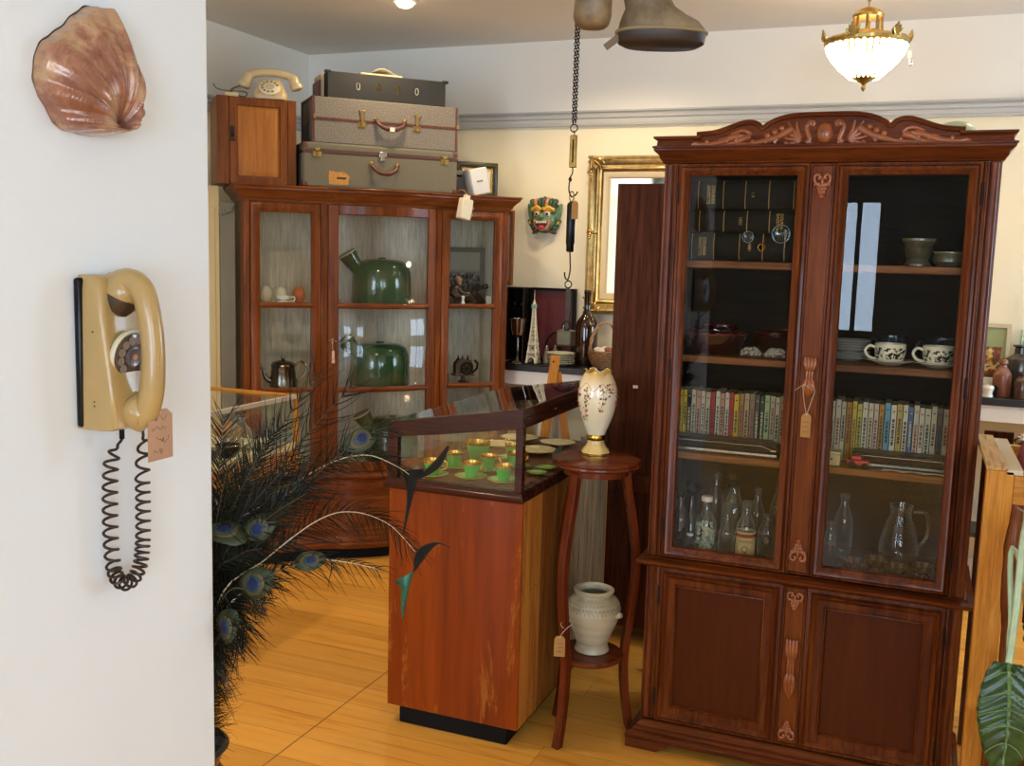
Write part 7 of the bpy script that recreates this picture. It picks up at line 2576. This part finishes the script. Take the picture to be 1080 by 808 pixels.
def feather(chain, label, barb=.085, eye=1.0, nb=90, nrm=None, teal=False, start=.12, group='peacock feathers in the floor vase', droop=.35, tipfan=None, thick=.0018, w=.0011, bright=False):
    pts = [NECK + V((rf.uniform(-.04, .04), rf.uniform(-.04, .04), -.2)), NECK + V((rf.uniform(-.04, .04), rf.uniform(-.04, .04), .02))] + [at(px, py, t=t) for px, py, t in chain]
    C = spline(pts, 10)
    C = C[4:]
    n = len(C) - 1
    t0 = T('peacock_feather', label, 'feather', C[0], 0, group)
    o = C[0].copy()
    C = [p - o for p in C]
    cum = [0]
    for a, b in zip(C, C[1:]):
        cum.append(cum[-1] + (b - a).length)
    S = cum[-1]

    def pos(f):
        s = f * S
        j = 0
        while j < n - 1 and cum[j + 1] < s:
            j += 1
        k = (s - cum[j]) / max(1e-9, cum[j + 1] - cum[j])
        return C[j].lerp(C[j + 1], k), (C[j + 1] - C[j]).normalized()
    MB().tube(C, [thick * (1 - .7 * i / n) for i in range(n + 1)], 6).obj('quill', QUILL if bright else QUILLD, t0)
    tocam = (CAM - (o + C[-1])).normalized()
    base_n = V(nrm).normalized() if nrm else (tocam + V((rf.uniform(-.5, .5), rf.uniform(-.5, .5), rf.uniform(-.3, .6)))).normalized()
    m = MB()
    for i in range(nb):
        f = start + (1 - start) * (i + rf.random()) / nb
        for s in (-1, 1):
            p, t = pos(min(f, .998))
            nn = (base_n - t * base_n.dot(t)).normalized()
            side = t.cross(nn) * s
            near = max(0, (f - .8) / .2)
            L = barb * rf.uniform(.75, 1.25) * (1 - .35 * near)
            ang = math.radians(48 - 14 * near + rf.uniform(-9, 9))
            d = (t * math.cos(ang) + side * math.sin(ang) + nn * rf.uniform(-.25, .25)).normalized()
            P = [p]
            q = p.copy()
            dd = d.copy()
            for k in range(5):
                dd = (dd + t * .10 + V((0, 0, -1)) * droop * .22 + V((rf.uniform(-.1, .1), rf.uniform(-.1, .1), rf.uniform(-.1, .1)))).normalized()
                q = q + dd * L / 5
                P.append(q.copy())
            m.cur = 1 if (teal and rf.random() < .6) else 0
            ribbon(m, P, w, nn)
    m.obj('barbs', [BARB, BARBT], t0, smooth=False)
    if eye:
        p, t = pos(.93)
        nn = (base_n - t * base_n.dot(t)).normalized()
        side = t.cross(nn)
        ey = None
        for idx, (a, b, sh, mt, nm) in enumerate(((.036, .026, 0, EYEG, 'eye_green'), (.026, .019, .001, EYEB, 'eye_bronze'), (.0165, .0135, .003, EYET, 'eye_teal'), (.011, .0095, .005, EYEK, 'eye_spot'))):
            def fn(i, j, a=a, b=b, sh=sh, idx=idx):
                th = 2 * PI * i
                x = a * eye * j * math.cos(th) * (1.25 if math.cos(th) > 0 and idx == 0 else 1)
                y = b * eye * j * math.sin(th)
                return p + t * (x + sh) + side * y + nn * (.0012 * idx + .0015 - 9 * (x * x + y * y) * .5 + .0008 * math.sin(9 * th) * (1 if idx == 0 else 0))
            q_ = MB().surf(fn, 30, 4).obj(nm if idx else 'eye', mt, t0 if ey is None else ey, solid=.0006)
            ey = ey or q_
    if tipfan:
        for fan in tipfan:
            A = [at(px, py, t=tt) - o for px, py, tt in fan[0]]
            B = [at(px, py, t=tt) - o for px, py, tt in fan[1]]
            SA, SB = spline(A, 6), spline(B, 6)
            k = min(len(SA), len(SB)) - 1
            MB().surf(lambda i, j: (SA[round(i * k)].lerp(SB[round(i * k)], j) + tocam * .006 * math.sin(PI * j)), k, 4).obj('folded_vane', fan[2], t0, solid=.001)
    return t0


feather([(228, 585, 1.74), (290, 525, 1.8), (345, 490, 1.86), (385, 480, 1.92), (415, 490, 1.97), (435, 503, 2.0)], 'peacock feather whose dark folded tip crosses the counter top corner', .06, 0, 120, start=.3, bright=True,
        tipfan=[([(435, 503, 2.0), (448, 496, 2.0), (462, 482, 2.0), (472, 470, 2.0)], [(437, 506, 2.0), (452, 501, 2.0), (466, 490, 2.0), (474, 471, 2.0)], FANDARK),
                ([(424, 497, 2.0), (428, 508, 2.0), (429, 530, 2.0), (425, 562, 2.0)], [(448, 494, 2.0), (440, 508, 2.0), (434, 530, 2.0), (426, 563, 2.0)], FANDARK)])
feather([(228, 640, 1.72), (280, 590, 1.78), (335, 549, 1.84), (372, 540, 1.9), (410, 553, 1.97), (438, 582, 2.0)], 'peacock feather whose green folded tip hangs over the counter front', .075, 0, 110, start=.3, droop=.6, bright=True,
        tipfan=[([(437, 590, 2.0), (441, 580, 2.0), (450, 574, 2.0), (462, 572, 2.0), (474, 577, 2.0)], [(436, 604, 2.0), (444, 594, 2.0), (452, 583, 2.0), (462, 574, 2.0), (475, 578, 2.0)], FANDARK),
                ([(416, 613, 2.0), (423, 620, 2.0), (423, 636, 2.0), (424, 653, 2.0)], [(437, 602, 2.0), (432, 618, 2.0), (428, 636, 2.0), (425, 654, 2.0)], FANGREEN)])
feather([(228, 660, 1.72), (275, 612, 1.77), (320, 594, 1.82), (350, 591, 1.86), (390, 598, 1.92), (400, 602, 1.94)], 'lowest arching peacock feather with sparse barbs hanging over the bare floor', .085, 0, 60, start=.3, droop=1.0, bright=True)
feather([(228, 600, 1.74), (300, 530, 1.8), (360, 478, 1.86), (395, 455, 1.9), (415, 450, 1.92)], 'peacock feather with a dark eye in front of the green jug', .07, .9, 110, start=.25)
feather([(226, 560, 1.76), (270, 490, 1.84), (310, 430, 1.9), (335, 395, 1.94)], 'peacock feather with wispy tip rising before the silver teapot', .09, 0, 60, start=.25, droop=-.2)
feather([(226, 590, 1.76), (280, 510, 1.84), (340, 440, 1.9), (372, 408, 1.94)], 'wispy peacock feather crossing the post beside the bowed door', .10, 0, 60, start=.25, droop=-.1)
feather([(228, 580, 1.73), (238, 565, 1.7), (240, 560, 1.7), (243, 577, 1.69)], 'peacock feather with large blue eye facing out beside the white wall', .06, 1.15, 60, start=.3)
feather([(230, 640, 1.72), (260, 620, 1.68), (280, 612, 1.66), (294, 614, 1.65)], 'peacock feather with blue eye in the middle of the bunch above the floor edge', .055, 1.0, 70, start=.3)
feather([(227, 680, 1.70), (236, 664, 1.67), (244, 655, 1.65), (252, 658, 1.64)], 'lower peacock feather with blue eye, below the middle one', .055, 1.0, 70, start=.3)
feather([(230, 600, 1.73), (270, 560, 1.7), (300, 540, 1.7)], 'dark peacock feather with shaded eye behind the large blue-eyed one', .06, .9, 90, start=.25)
feather([(230, 590, 1.74), (280, 540, 1.74), (325, 505, 1.76)], 'dark peacock feather with brown eye under the white arching quill', .065, .9, 90, start=.25)
feather([(232, 640, 1.74), (300, 600, 1.78), (345, 590, 1.8), (352, 602, 1.8)], 'peacock feather with a folded green tip at the right of the bunch', .05, .7, 70, start=.25)
# the rest of the bunch, nothing tells these apart
for i in range(34):
    a = rf.random()
    x1 = 232 + rf.uniform(0, 95)
    y1 = 700 - 260 * a + rf.uniform(-20, 20)
    x1 = min(x1, 232 + (700 - y1) * .55 + 10)
    tt = rf.uniform(1.66, 1.9)
    feather([(218, 655 - 60 * a, 1.76), ((222 + x1) / 2, (640 - 40 * a + y1) / 2 - 12, (1.74 + tt) / 2), (x1, y1, tt)], 'dark green peacock feather massed among the others beside the white wall edge', rf.uniform(.05, .085), 0, 120, teal=rf.random() < .6, start=.2, droop=rf.uniform(-.1, .6))
for i in range(6):
    y1 = 640 + 18 * i
    feather([(216, 660, 1.74), (222, 640 + 12 * i, 1.72), (236 - 1.5 * i, y1, 1.7)], 'drooping dark peacock feather hanging down along the white wall edge above the floor', .085, 0, 90, teal=i % 2 == 0, start=.2, droop=.9, group='drooping feathers at the wall edge')
# ------------------------------------------------------------------ daylight and lamps
w = bpy.data.worlds.new('world')
SC.world = w
w.use_nodes = True
bg = w.node_tree.nodes['Background']
bg.inputs['Color'].default_value = (.72, .90, 1.15, 1)
bg.inputs['Strength'].default_value = SKY


def portal(loc, rot, sx, sy):
    d = bpy.data.lights.new('daylight_portal', 'AREA')
    d.shape = 'RECTANGLE'
    d.size, d.size_y = sx, sy
    d.cycles.is_portal = True
    o = bpy.data.objects.new('daylight_portal', d)
    o.location = loc
    o.rotation_euler = rot
    COL.objects.link(o)


for h0, h1, z0, z1 in FH:
    portal(((h0 + h1) / 2, YF - .08, (z0 + z1) / 2), (PI / 2, 0, 0), h1 - h0, z1 - z0)
for h0, h1, z0, z1 in RH:
    portal((XR + .08, (h0 + h1) / 2, (z0 + z1) / 2), (PI / 2, 0, PI / 2), h1 - h0, z1 - z0)


def lamp(name, loc, watts, col, r=.04, spot=None):
    d = bpy.data.lights.new(name, 'SPOT' if spot else 'POINT')
    d.energy = watts
    d.color = col
    d.shadow_soft_size = r
    if spot:
        d.spot_size = math.radians(spot)
        d.spot_blend = .6
    o = bpy.data.objects.new(name, d)
    o.location = loc
    COL.objects.link(o)


for x, y, wt in LAMPS:
    lamp('ceiling_light', (x, y, ZC - .03), wt, WARM, .05, 150)
lamp('chandelier_lamp', (CHX, CHY, 2.4), CHW, WARM, .1)
SC.view_settings.view_transform = 'Standard'
SC.view_settings.look = 'None'
SC.view_settings.gamma = 1
SC.view_settings.use_curve_mapping = False
SC.view_settings.exposure = EXPO
SC.cycles.use_denoising = True
SC.cycles.max_bounces = 10
SC.cycles.transparent_max_bounces = 24
SC.cycles.glossy_bounces = 4
SC.cycles.diffuse_bounces = 4
SC.cycles.caustics_reflective = False
SC.cycles.caustics_refractive = False
SC.cycles.sample_clamp_indirect = 4
